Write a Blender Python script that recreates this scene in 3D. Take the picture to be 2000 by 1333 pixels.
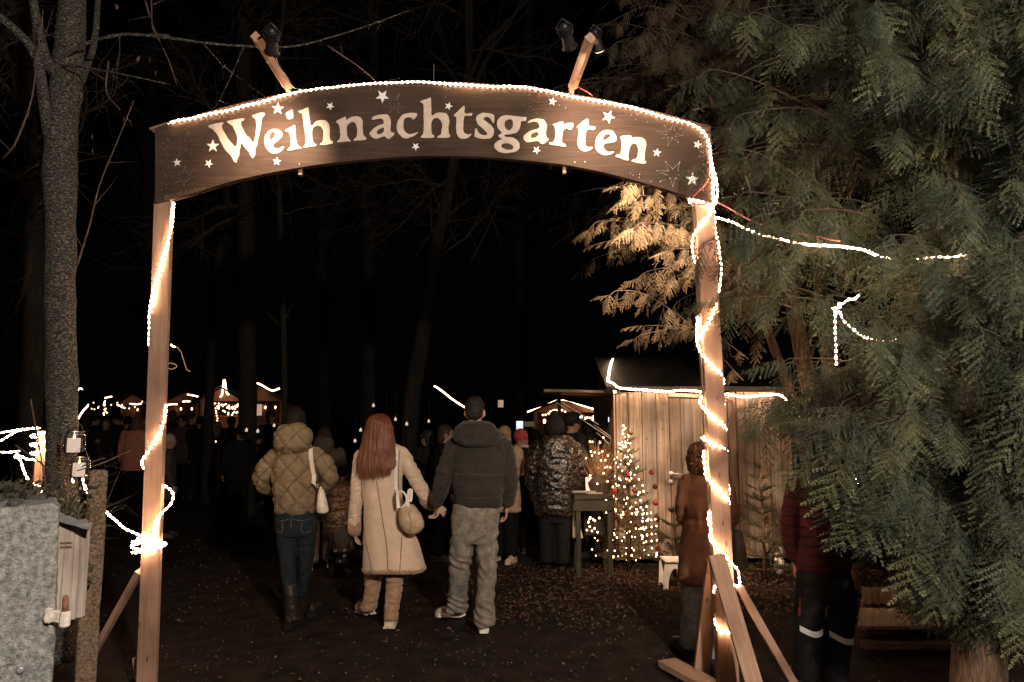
import bpy, bmesh, math, random
import numpy as np
from mathutils import Vector, Matrix, noise, Quaternion
from mathutils.bvhtree import BVHTree
V = Vector
R = math.radians
random.seed(7)
rng = np.random.default_rng(11)
for o in list(bpy.data.objects):
    bpy.data.objects.remove(o)
scene = bpy.context.scene
COL = scene.collection

# ------------------------------------------------------------------ camera, sky, light, exposure
CAM_H, F_PX, W_PX, H_PX = 1.6, 1400.0, 2000.0, 1333.0
PITCH = math.atan(163.5 / F_PX)
cd = bpy.data.cameras.new('camera')
cd.sensor_width = 36.0
cd.lens = F_PX / W_PX * 36.0
cd.clip_start, cd.clip_end = 0.05, 500.0
cam = bpy.data.objects.new('camera', cd)
COL.objects.link(cam)
cam.location = (0, 0, CAM_H)
cam.rotation_euler = (R(90) + PITCH, 0, 0)
scene.camera = cam

world = bpy.data.worlds.new('World')
scene.world = world
world.use_nodes = True
wn = world.node_tree
wn.nodes.clear()
wo = wn.nodes.new('ShaderNodeOutputWorld')
wb = wn.nodes.new('ShaderNodeBackground')
ws = wn.nodes.new('ShaderNodeTexSky')
ws.sky_type = 'NISHITA'
ws.sun_disc = False
ws.sun_elevation = R(28)
ws.sun_rotation = R(200)
wb.inputs['Strength'].default_value = 0.00008          # deep night
wn.links.new(ws.outputs[0], wb.inputs[0])
wn.links.new(wb.outputs[0], wo.inputs[0])

sl = bpy.data.lights.new('moon', 'SUN')
sl.energy = 0.004
sl.angle = R(0.5)
sl.color = (1.0, 0.93, 0.85)
sun = bpy.data.objects.new('moon', sl)
COL.objects.link(sun)
sun.location = (-4, -8, 12)
sun.rotation_euler = (R(62), 0, R(-20))

scene.view_settings.view_transform = 'Standard'
scene.view_settings.look = 'None'
scene.view_settings.exposure = 0.0
scene.view_settings.gamma = 1.0
scene.view_settings.use_curve_mapping = False
scene.render.engine = 'CYCLES'
scene.cycles.use_denoising = True
scene.cycles.max_bounces = 5
scene.cycles.diffuse_bounces = 2
scene.cycles.glossy_bounces = 2
scene.cycles.transmission_bounces = 4
scene.cycles.transparent_max_bounces = 6
scene.cycles.sample_clamp_indirect = 3.0
scene.cycles.caustics_reflective = False
scene.cycles.caustics_refractive = False

LAMP_POS = V((1.55, -1.3, 3.2))     # invented lamp behind the camera, added to light the foreground
LAMP_POWER = 1500.0
LAMP_COL = (1.0, 0.86, 0.72)


def P(u, v, Y):
    """photo pixel -> the point of its sight line at depth Y (metres in front of the camera)"""
    dx, dz = (u - 1000.0) / F_PX, (666.5 - v) / F_PX
    y = math.cos(PITCH) - dz * math.sin(PITCH)
    z = math.sin(PITCH) + dz * math.cos(PITCH)
    s = Y / y
    return V((dx * s, Y, CAM_H + z * s))


def ground_depth(v):
    dz = (666.5 - v) / F_PX
    y = math.cos(PITCH) - dz * math.sin(PITCH)
    z = math.sin(PITCH) + dz * math.cos(PITCH)
    return -CAM_H / z * y


# ------------------------------------------------------------------ materials
def mat(name, col, rough=.75, var=.3, scale=8.0, bump=.25, bscale=40.0, metallic=0.0, coords='Object',
        stretch=(1, 1, 1), col2=None, spec=.3, bdist=.01, sheen=0.0, pos=(.32, .68)):
    m = bpy.data.materials.new(name)
    m.use_nodes = True
    nt = m.node_tree
    b = nt.nodes['Principled BSDF']
    tc = nt.nodes.new('ShaderNodeTexCoord')
    mp = nt.nodes.new('ShaderNodeMapping')
    mp.inputs['Scale'].default_value = stretch
    nt.links.new(tc.outputs[coords], mp.inputs[0])
    n1 = nt.nodes.new('ShaderNodeTexNoise')
    n1.inputs['Scale'].default_value = scale
    n1.inputs['Detail'].default_value = 6
    n1.inputs['Roughness'].default_value = .65
    nt.links.new(mp.outputs[0], n1.inputs['Vector'])
    rp = nt.nodes.new('ShaderNodeValToRGB')
    rp.color_ramp.elements[0].position = pos[0]
    rp.color_ramp.elements[1].position = pos[1]
    c = col
    rp.color_ramp.elements[0].color = tuple(x * (1 - var) for x in c) + (1,)
    c2 = col2 if col2 else tuple(min(1, x * (1 + var)) for x in c)
    rp.color_ramp.elements[1].color = tuple(c2) + (1,)
    nt.links.new(n1.outputs[0], rp.inputs[0])
    nt.links.new(rp.outputs[0], b.inputs['Base Color'])
    n2 = nt.nodes.new('ShaderNodeTexNoise')
    n2.inputs['Scale'].default_value = bscale
    n2.inputs['Detail'].default_value = 5
    nt.links.new(mp.outputs[0], n2.inputs['Vector'])
    bp = nt.nodes.new('ShaderNodeBump')
    bp.inputs['Strength'].default_value = bump
    bp.inputs['Distance'].default_value = bdist
    nt.links.new(n2.outputs[0], bp.inputs['Height'])
    nt.links.new(bp.outputs[0], b.inputs['Normal'])
    b.inputs['Roughness'].default_value = rough
    b.inputs['Metallic'].default_value = metallic
    b.inputs['Specular IOR Level'].default_value = spec
    if sheen:
        b.inputs['Sheen Weight'].default_value = sheen
    return m


def wood(name, col, dark, rough=.75, bump=.5, su=55.0, sv=2.2, knots=True):
    """long grain running along V of the UV map (metres)"""
    m = bpy.data.materials.new(name)
    m.use_nodes = True
    nt = m.node_tree
    N, L = nt.nodes, nt.links
    b = N['Principled BSDF']
    tc = N.new('ShaderNodeTexCoord')
    mp = N.new('ShaderNodeMapping')
    mp.inputs['Scale'].default_value = (su, sv, 1)
    L.new(tc.outputs['UV'], mp.inputs[0])
    n1 = N.new('ShaderNodeTexNoise')
    n1.inputs['Scale'].default_value = 1.0
    n1.inputs['Detail'].default_value = 8
    n1.inputs['Roughness'].default_value = .7
    n1.inputs['Distortion'].default_value = .6
    L.new(mp.outputs[0], n1.inputs['Vector'])
    rp = N.new('ShaderNodeValToRGB')
    rp.color_ramp.elements[0].position = .3
    rp.color_ramp.elements[1].position = .66
    rp.color_ramp.elements[0].color = tuple(dark) + (1,)
    rp.color_ramp.elements[1].color = tuple(col) + (1,)
    L.new(n1.outputs[0], rp.inputs[0])
    out = rp.outputs[0]
    # broad blotches and, where asked, knots
    n3 = N.new('ShaderNodeTexNoise')
    n3.inputs['Scale'].default_value = 3.0
    n3.inputs['Detail'].default_value = 3
    L.new(tc.outputs['Object'], n3.inputs['Vector'])
    r3 = N.new('ShaderNodeValToRGB')
    r3.color_ramp.elements[0].position = .3
    r3.color_ramp.elements[1].position = .7
    r3.color_ramp.elements[0].color = (.62, .6, .58, 1)
    r3.color_ramp.elements[1].color = (1.1, 1.1, 1.1, 1)
    L.new(n3.outputs[0], r3.inputs[0])
    mx = N.new('ShaderNodeMixRGB')
    mx.blend_type = 'MULTIPLY'
    mx.inputs[0].default_value = 1
    L.new(out, mx.inputs[1])
    L.new(r3.outputs[0], mx.inputs[2])
    out = mx.outputs[0]
    if knots:
        mk = N.new('ShaderNodeMapping')
        mk.inputs['Scale'].default_value = (14, 5, 1)
        L.new(tc.outputs['UV'], mk.inputs[0])
        vo = N.new('ShaderNodeTexVoronoi')
        vo.inputs['Scale'].default_value = 1.0
        L.new(mk.outputs[0], vo.inputs['Vector'])
        rk = N.new('ShaderNodeValToRGB')
        rk.color_ramp.elements[0].position = .06
        rk.color_ramp.elements[1].position = .13
        rk.color_ramp.elements[0].color = (.25, .2, .17, 1)
        rk.color_ramp.elements[1].color = (1, 1, 1, 1)
        L.new(vo.outputs['Distance'], rk.inputs[0])
        mk2 = N.new('ShaderNodeMixRGB')
        mk2.blend_type = 'MULTIPLY'
        mk2.inputs[0].default_value = .8
        L.new(out, mk2.inputs[1])
        L.new(rk.outputs[0], mk2.inputs[2])
        out = mk2.outputs[0]
    L.new(out, b.inputs['Base Color'])
    bp = N.new('ShaderNodeBump')
    bp.inputs['Strength'].default_value = bump
    bp.inputs['Distance'].default_value = .004
    L.new(n1.outputs[0], bp.inputs['Height'])
    L.new(bp.outputs[0], b.inputs['Normal'])
    b.inputs['Roughness'].default_value = rough
    b.inputs['Specular IOR Level'].default_value = .25
    return m


def emit(name, col, strength, base=(.8, .7, .6), attr=False):
    m = bpy.data.materials.new(name)
    m.use_nodes = True
    b = m.node_tree.nodes['Principled BSDF']
    b.inputs['Base Color'].default_value = tuple(base) + (1,)
    b.inputs['Roughness'].default_value = .3
    b.inputs['Emission Color'].default_value = tuple(col) + (1,)
    b.inputs['Emission Strength'].default_value = strength
    if attr:
        a = m.node_tree.nodes.new('ShaderNodeAttribute')
        a.attribute_name = 'glow'
        mu = m.node_tree.nodes.new('ShaderNodeMath')
        mu.operation = 'MULTIPLY'
        mu.inputs[1].default_value = strength
        m.node_tree.links.new(a.outputs['Fac'], mu.inputs[0])
        m.node_tree.links.new(mu.outputs[0], b.inputs['Emission Strength'])
    return m


def plain(name, col, rough=.5, metallic=0.0, spec=.4):
    return mat(name, col, rough, var=.12, scale=20, bump=.08, bscale=120, metallic=metallic, spec=spec)


WARM = (1.0, .62, .38)
M = {}
M['ground'] = None
M['timber'] = wood('planed_timber', (.46, .285, .20), (.29, .17, .115), bump=.35, su=38)
M['timber_old'] = wood('weathered_timber', (.36, .27, .19), (.11, .075, .05), bump=.8, su=45, sv=1.6)
M['timber_grey'] = wood('grey_board', (.42, .37, .32), (.2, .16, .13), bump=.7, su=45, knots=False)
M['sign'] = wood('brown_painted_plywood', (.085, .051, .034), (.036, .022, .015), bump=.5, su=3.0, sv=60.0, knots=False)
M['letter'] = mat('cream_paint', (.60, .485, .39), .6, var=.14, scale=18, bump=.3, bscale=90)
M['star'] = mat('white_star', (.86, .84, .80), .5, var=.06, bump=.1)
M['carved'] = mat('carved_line', (.28, .18, .11), .6, var=.3)
M['nail'] = mat('nail_steel', (.62, .58, .52), .35, metallic=.8, var=.2)
M['rope'] = emit('rope_light_glow', WARM, 95.0, attr=True)
M['rope_dim'] = emit('rope_light_far', WARM, 9.0)
M['bulb'] = emit('fairy_bulb', (1.0, .55, .26), 15.0)
M['bulb_far'] = emit('fairy_bulb_far', (1.0, .62, .36), 4.0)
M['flame'] = emit('candle_flame', (1.0, .62, .28), 22.0)
M['wax'] = emit('candle_wax', (1.0, .76, .62), .75, base=(.82, .76, .72))  # wax has a glow of its own so the candles look lit
M['black_metal'] = plain('black_metal', (.018, .018, .02), .4, .3)
M['steel'] = plain('brushed_steel', (.55, .53, .5), .3, .9)
M['door_metal'] = plain('pale_door_metal', (.74, .72, .68), .35, .25)
M['white_plastic'] = plain('white_plastic', (.80, .77, .72), .35)
M['cable_red'] = plain('red_cable', (.55, .12, .10), .45)
M['cable_dark'] = plain('dark_cable', (.03, .03, .03), .5)
M['concrete'] = mat('rough_concrete', (.20, .20, .19), .95, var=.55, scale=55, bump=1.0, bscale=150, col2=(.36, .36, .345), spec=.1)
M['shed_board'] = wood('shed_board', (.47, .38, .295), (.13, .095, .068), bump=.9, su=42, sv=1.3)
M['shed_grey'] = wood('shed_board_grey', (.36, .31, .26), (.10, .08, .062), bump=.9, su=46, sv=1.0)
M['shed_dark'] = wood('shed_board_dark', (.30, .23, .175), (.08, .055, .04), bump=.9, su=40, sv=1.6)
SHED_M = ['shed_board', 'shed_grey', 'shed_dark']
M['table_wood'] = wood('mossy_board', (.075, .068, .045), (.03, .027, .018), bump=.8)
M['granite'] = mat('speckled_concrete', (.13, .088, .058), .92, var=.6, scale=75, bump=.9, bscale=120, col2=(.30, .215, .145), spec=.1)
M['tin'] = mat('old_tin', (.30, .30, .30), .5, metallic=.7, var=.6, scale=14, bump=.3)
M['rust'] = mat('rust', (.18, .085, .05), .8, var=.5, scale=60, bump=.5, bscale=160)
M['chipped_white'] = mat('chipped_white_paint', (.62, .54, .46), .6, var=.35, scale=30, bump=.4, bscale=90, col2=(.82, .76, .68))
M['bark'] = mat('grey_bark', (.042, .038, .030), .9, var=.5, scale=60, bump=1.0, bscale=60, stretch=(1, 1, 2.3), col2=(.27, .26, .22), bdist=.02, pos=(.48, .74))
M['bark_dark'] = mat('dark_bark', (.013, .010, .008), .95, var=.5, scale=9, bump=.8, bscale=22, stretch=(2, 2, .4), col2=(.030, .023, .017), bdist=.02)  # far trunks: fading of the light with distance put into the bark colour
M['twig_far'] = mat('dark_twig', (.034, .025, .019), .9, var=.4, scale=20, bump=.2)  # twigs darkened in colour to stand for weak light far back
M['branch'] = mat('brown_branch', (.07, .052, .038), .85, var=.4, scale=20, bump=.2)
M['bark_red'] = mat('fibrous_bark', (.12, .07, .045), .95, var=.6, scale=30, bump=1.0, bscale=60, stretch=(2, 2, .22), col2=(.26, .16, .10), bdist=.02)
M['twig'] = mat('twig', (.12, .10, .08), .85, var=.4, scale=20, bump=.2)
M['twig_red'] = mat('reddish_twig', (.075, .048, .038), .8, var=.4, scale=20, bump=.2)
M['thuja'] = mat('thuja_leaf', (.022, .031, .020), .6, var=.45, scale=5.0, bump=.1, bscale=240, col2=(.076, .090, .052), spec=.2)
for k_, (c1_, c2_) in enumerate((((.016, .024, .017), (.052, .066, .042)), ((.026, .034, .020), (.092, .104, .056)), ((.036, .042, .022), (.120, .126, .062)))):
    M['thuja%d' % k_] = mat('thuja_leaf', c1_, .6, var=.4, scale=6.0, bump=.1, bscale=240, col2=c2_, spec=.2)
M['thuja_brown'] = mat('thuja_leaf_brown', (.060, .046, .028), .65, var=.5, scale=4.0, bump=.2, bscale=240, col2=(.135, .104, .064), spec=.15)  # browner and paler leaf tone than the near conifer
M['needle'] = mat('fir_needle', (.022, .034, .018), .6, var=.4, scale=8, bump=.1, col2=(.07, .09, .045))
M['ivy'] = mat('dry_ivy', (.05, .05, .032), .7, var=.5, scale=14, bump=.2)
M['litter'] = mat('fallen_leaf', (.07, .034, .018), .75, var=.6, scale=9, bump=.2, col2=(.17, .09, .05))
M['pebble'] = mat('pebble', (.09, .075, .06), .8, var=.5, scale=30, bump=.3, col2=(.32, .28, .24))
M['roof_felt'] = mat('roof_felt', (.007, .007, .007), .95, var=.4, scale=12, bump=.6, bscale=150)
M['stall_wood'] = wood('stall_board', (.40, .2, .11), (.2, .09, .05), knots=False)
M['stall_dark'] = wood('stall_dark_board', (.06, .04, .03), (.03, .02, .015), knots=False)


def skin_mat(name, col):
    m = mat(name, col, .5, var=.1, scale=14, bump=.1)
    m.node_tree.nodes['Principled BSDF'].inputs['Subsurface Weight'].default_value = .12
    m.node_tree.nodes['Principled BSDF'].inputs['Subsurface Radius'].default_value = (.01, .004, .002)
    return m


M['skin'] = skin_mat('skin', (.52, .33, .24))
M['glass'] = bpy.data.materials.new('jar_glass')
M['glass'].use_nodes = True
_b = M['glass'].node_tree.nodes['Principled BSDF']
_b.inputs['Base Color'].default_value = (.98, .95, .92, 1)
_b.inputs['Transmission Weight'].default_value = 1
_b.inputs['Roughness'].default_value = .02
_b.inputs['IOR'].default_value = 1.3


def fabric(name, col, var=.22, rough=.85, scale=30, sheen=.0, col2=None, bscale=300, bump=.35):
    return mat(name, col, rough, var=var, scale=scale, bump=bump, bscale=bscale, col2=col2, spec=.12, sheen=sheen, bdist=.003)


# ------------------------------------------------------------------ mesh collecting
class MB:
    def __init__(s):
        s.v, s.f, s.uv, s.g = [], [], [], []

    def add(s, vs, fs, uvs=None, glow=None):
        o = len(s.v)
        s.v += [V(p) for p in vs]
        s.f += [tuple(i + o for i in f) for f in fs]
        s.uv += (uvs if uvs else [None] * len(fs))
        s.g += (glow if glow else [1.0] * len(vs))

    def rings(s, rings, caps=True, glow=None, v0=None):
        """closed loft through rings of equal length"""
        n = len(rings[0])
        vs = [p for r in rings for p in r]
        fs, uvs = [], []
        v = random.random() * 20 if v0 is None else v0
        u0 = random.random() * 20
        for k in range(len(rings) - 1):
            dv = (sum((V(p) for p in rings[k + 1]), V()) / n - sum((V(p) for p in rings[k]), V()) / n).length
            u = u0
            for i in range(n):
                j = (i + 1) % n
                du = (V(rings[k][j]) - V(rings[k][i])).length
                fs.append((k * n + i, k * n + j, (k + 1) * n + j, (k + 1) * n + i))
                uvs.append(((u, v), (u + du, v), (u + du, v + dv), (u, v + dv)))
                u += du
            v += dv
        if caps:
            fs.append(tuple(range(n))[::-1])
            fs.append(tuple(range((len(rings) - 1) * n, len(rings) * n)))
            for r in (rings[0], rings[-1]):
                c = V(r[0])
                uvs.append(tuple((u0 + (V(p) - c).length, v + .03 * i) for i, p in enumerate(r)))
        g = None
        if glow:
            g = [glow[k] for k in range(len(rings)) for _ in range(n)]
        s.add(vs, fs, uvs, g)

    def bar(s, p0, p1, w, d, up=(0, 1, 0), ch=.07, segs=1, warp=0.0):
        """squared timber with chamfered edges, w across, d along up"""
        p0, p1 = V(p0), V(p1)
        a = (p1 - p0).normalized()
        side = a.cross(V(up))
        if side.length < 1e-4:
            side = a.cross(V((1, 0, 0)))
        side.normalize()
        u2 = side.cross(a).normalized()
        c = min(w, d) * ch
        x, y = w / 2, d / 2
        sec = [(-x + c, -y), (x - c, -y), (x, -y + c), (x, y - c), (x - c, y), (-x + c, y), (-x, y - c), (-x, -y + c)]
        rs = []
        sd = random.random() * 50
        for k in range(segs + 1):
            t = k / segs
            q = p0.lerp(p1, t)
            if warp:
                q = q + side * warp * noise.noise((sd, t * 3, 0)) + u2 * warp * noise.noise((sd, t * 3, 7))
            rs.append([q + side * i + u2 * j for i, j in sec])
        s.rings(rs)

    def box(s, c, size, rz=0.0, ch=.02):
        x, y, z = size
        m = Matrix.Rotation(rz, 3, 'Z')
        c = V(c)
        s.bar(c - V((0, 0, z / 2)), c + V((0, 0, z / 2)), x, y, up=m @ V((0, 1, 0)), ch=ch)

    def tube(s, pts, r, n=6, round_ends=False, glow=None, caps=True):
        pts = [V(p) for p in pts]
        if not hasattr(r, '__len__'):
            r = [r] * len(pts)
        r = list(r)
        if round_ends:
            a0 = (pts[0] - pts[1]).normalized()
            a1 = (pts[-1] - pts[-2]).normalized()
            pre, prr, post, por = [], [], [], []
            for k in (.97, .8, .45):
                pre.append(pts[0] + a0 * r[0] * k)
                prr.append(r[0] * math.sqrt(1 - k * k))
            for k in (.45, .8, .97):
                post.append(pts[-1] + a1 * r[-1] * k)
                por.append(r[-1] * math.sqrt(1 - k * k))
            pts = pre + pts + post
            r = prr + r + por
        rs = []
        t = (pts[1] - pts[0]).normalized()
        nrm = t.orthogonal().normalized()
        for k, p in enumerate(pts):
            if k == 0:
                tt = pts[1] - pts[0]
            elif k == len(pts) - 1:
                tt = pts[-1] - pts[-2]
            else:
                tt = (pts[k + 1] - pts[k]).normalized() + (pts[k] - pts[k - 1]).normalized()
            if tt.length < 1e-9:
                tt = t
            tt = tt.normalized()
            q = t.rotation_difference(tt)
            nrm = (q @ nrm)
            nrm = (nrm - tt * nrm.dot(tt)).normalized()
            bn = tt.cross(nrm)
            t = tt
            rs.append([p + (nrm * math.cos(2 * math.pi * i / n) + bn * math.sin(2 * math.pi * i / n)) * r[k] for i in range(n)])
        s.rings(rs, caps=caps, glow=glow)

    def ell(s, c, rx, ry, rz, n=12, m=8, rot=None):
        c = V(c)
        rs = []
        for k in range(m + 1):
            a = -math.pi / 2 + math.pi * k / m
            a = max(-math.pi / 2 + .08, min(math.pi / 2 - .08, a))
            ring = []
            for i in range(n):
                b = 2 * math.pi * i / n
                p = V((rx * math.cos(a) * math.cos(b), ry * math.cos(a) * math.sin(b), rz * math.sin(a)))
                if rot is not None:
                    p = rot @ p
                ring.append(c + p)
            rs.append(ring)
        s.rings(rs)

    def loft(s, rows, n=22, ex=.88):
        """rows: (centre, half width, half depth, yaw) horizontal slices"""
        rs = []
        for c, rx, ry, yaw in rows:
            m = Matrix.Rotation(yaw, 3, 'Z')
            ring = []
            for i in range(n):
                a = 2 * math.pi * i / n
                ca, sa = math.cos(a), math.sin(a)
                p = V((rx * math.copysign(abs(ca) ** ex, ca), ry * math.copysign(abs(sa) ** ex, sa), 0))
                ring.append(V(c) + m @ p)
            rs.append(ring)
        s.rings(rs)

    def plate(s, pts, normal, th):
        """flat outline given in 3-D, extruded by th along normal"""
        nrm = V(normal).normalized() * th
        n = len(pts)
        a = [V(p) for p in pts]
        b = [p + nrm for p in a]
        fs = [tuple(range(n))[::-1], tuple(range(n, 2 * n))]
        fs += [(i, (i + 1) % n, n + (i + 1) % n, n + i) for i in range(n)]
        uv = [tuple((p.x, p.z) for p in a)[::-1], tuple((p.x, p.z) for p in a)] + [((0, 0), (.05, 0), (.05, .02), (0, .02))] * n
        s.add(a + b, fs, uv)

    def mesh(s, name, off=V((0, 0, 0)), smooth=False, glow=False):
        me = bpy.data.meshes.new(name)
        me.from_pydata([tuple(p - off) for p in s.v], [], s.f)
        if any(u is not None for u in s.uv):
            ul = me.uv_layers.new(name='UVMap')
            flat = []
            for f, u in zip(s.f, s.uv):
                for k in range(len(f)):
                    flat += list(u[k]) if u is not None else [0.0, 0.0]
            ul.data.foreach_set('uv', flat)
        if glow:
            at = me.attributes.new('glow', 'FLOAT', 'POINT')
            at.data.foreach_set('value', s.g)
        if smooth:
            me.polygons.foreach_set('use_smooth', [True] * len(me.polygons))
        me.update()
        return me


def wloc(o):
    p = V((0, 0, 0))
    while o is not None:
        p = p + V(o.location)
        o = o.parent
    return p


def link(name, me, m, parent=None, loc=None):
    o = bpy.data.objects.new(name, me)
    COL.objects.link(o)
    if m is not None:
        me.materials.append(m)
    if parent is not None:
        o.parent = parent
    elif loc is not None:
        o.location = loc
    return o


def part(name, mb, m, parent, smooth=False, kind=None, label=None, glow=False):
    o = link(name, mb.mesh(name, wloc(parent), smooth, glow), m, parent)
    if kind:
        o['kind'] = kind
    if label:
        o['label'] = label
    return o


def tag(o, label, cat, group=None, kind=None):
    if label:
        o['label'] = label
    if cat:
        o['category'] = cat
    if group:
        o['group'] = group
    if kind:
        o['kind'] = kind
    return o


def thing(name, label, cat, loc, group=None, kind=None):
    o = bpy.data.objects.new(name, None)
    COL.objects.link(o)
    o.location = loc
    o.empty_display_size = .2
    return tag(o, label, cat, group, kind)


def solo(name, mb, m, label, cat, group=None, smooth=False, glow=False, kind=None):
    c = sum(mb.v, V()) / len(mb.v)
    c.z = min(p.z for p in mb.v)
    o = link(name, mb.mesh(name, c, smooth, glow), m, None, c)
    return tag(o, label, cat, group, kind)


def fast_mesh(name, verts, tris):
    me = bpy.data.meshes.new(name)
    nv, nt = len(verts), len(tris)
    me.vertices.add(nv)
    me.vertices.foreach_set('co', np.asarray(verts, dtype=np.float32).ravel())
    me.loops.add(nt * 3)
    me.loops.foreach_set('vertex_index', np.asarray(tris, dtype=np.int32).ravel())
    me.polygons.add(nt)
    me.polygons.foreach_set('loop_start', np.arange(0, nt * 3, 3, dtype=np.int32))
    me.update(calc_edges=True)
    return me


def smooth_path(pts, step=.03):
    """Catmull-Rom through pts, resampled evenly"""
    pts = [V(p) for p in pts]
    if len(pts) < 3:
        dense = [pts[0].lerp(pts[1], k / 40) for k in range(41)]
    else:
        dense = []
        ext = [pts[0] * 2 - pts[1]] + pts + [pts[-1] * 2 - pts[-2]]
        for i in range(1, len(ext) - 2):
            p0, p1, p2, p3 = ext[i - 1], ext[i], ext[i + 1], ext[i + 2]
            for k in range(16):
                t = k / 16
                dense.append(.5 * ((2 * p1) + (p2 - p0) * t + (2 * p0 - 5 * p1 + 4 * p2 - p3) * t * t + (3 * p1 - p0 - 3 * p2 + p3) * t ** 3))
        dense.append(pts[-1])
    out = [dense[0]]
    acc = 0.0
    for a, b in zip(dense, dense[1:]):
        d = (b - a).length
        while acc + d >= step and d > 1e-9:
            t = (step - acc) / d
            a = a.lerp(b, t)
            out.append(a.copy())
            d = (b - a).length
            acc = 0.0
        acc += d
    if (out[-1] - dense[-1]).length > step * .3:
        out.append(dense[-1])
    return out


def remesh(mb, voxel, smooth_it=3, disp=None):
    """one continuous skin over overlapping closed shapes"""
    me = bpy.data.meshes.new('tmp')
    me.from_pydata([tuple(p) for p in mb.v], [], mb.f)
    bm = bmesh.new()
    bm.from_mesh(me)
    bmesh.ops.recalc_face_normals(bm, faces=bm.faces)
    bm.to_mesh(me)
    bm.free()
    o = bpy.data.objects.new('tmp', me)
    COL.objects.link(o)
    md = o.modifiers.new('r', 'REMESH')
    md.mode = 'VOXEL'
    md.voxel_size = voxel
    dg = bpy.context.evaluated_depsgraph_get()
    dg.update()
    ev = bpy.data.meshes.new_from_object(o.evaluated_get(dg))
    bpy.data.objects.remove(o)
    bpy.data.meshes.remove(me)
    bm = bmesh.new()
    bm.from_mesh(ev)
    for _ in range(smooth_it):
        bmesh.ops.smooth_vert(bm, verts=bm.verts, factor=.5, use_axis_x=True, use_axis_y=True, use_axis_z=True)
    if disp:
        bm.normal_update()
        offs = [(v, v.normal * disp(v.co, v.normal)) for v in bm.verts]
        for v, d in offs:
            v.co += d
    bm.to_mesh(ev)
    bm.free()
    return ev


def skin_part(name, mb, voxel, m, parent, smooth_it=3, disp=None, label=None):
    me = remesh(mb, voxel, smooth_it, disp)
    off = wloc(parent)
    me.transform(Matrix.Translation(-off))
    me.name = name
    me.polygons.foreach_set('use_smooth', [True] * len(me.polygons))
    o = link(name, me, m, parent)
    if label:
        o['label'] = label
    return o


def rope(name, pts, label, r=.0056, step=.007, pitch=.035, group='rope lights', far=False, cat='rope light', parent=None):
    mb = MB()
    path = smooth_path(pts, step)
    sd = random.random() * 90
    if not far:
        path = [q + V((noise.noise((sd, i * step * 9, 0)), noise.noise((sd, i * step * 9, 5)) * .3, noise.noise((sd, i * step * 9, 9)))) * .006 for i, q in enumerate(path)]
    if far:
        mb.tube(path, r * .72, n=5)
        return solo(name, mb, M['rope_dim'], label, cat, group, smooth=True)
    g, rr = [], []
    for k in range(len(path)):
        ph = (k * step / pitch) % 1.0
        c = .5 + .5 * math.cos(2 * math.pi * ph)
        g.append(.014 + 3.0 * c ** 8)
        rr.append(r)
    mb.tube(path, rr, n=7, glow=g)
    return solo(name, mb, M['rope'], label, cat, group, smooth=True, glow=True)

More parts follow.
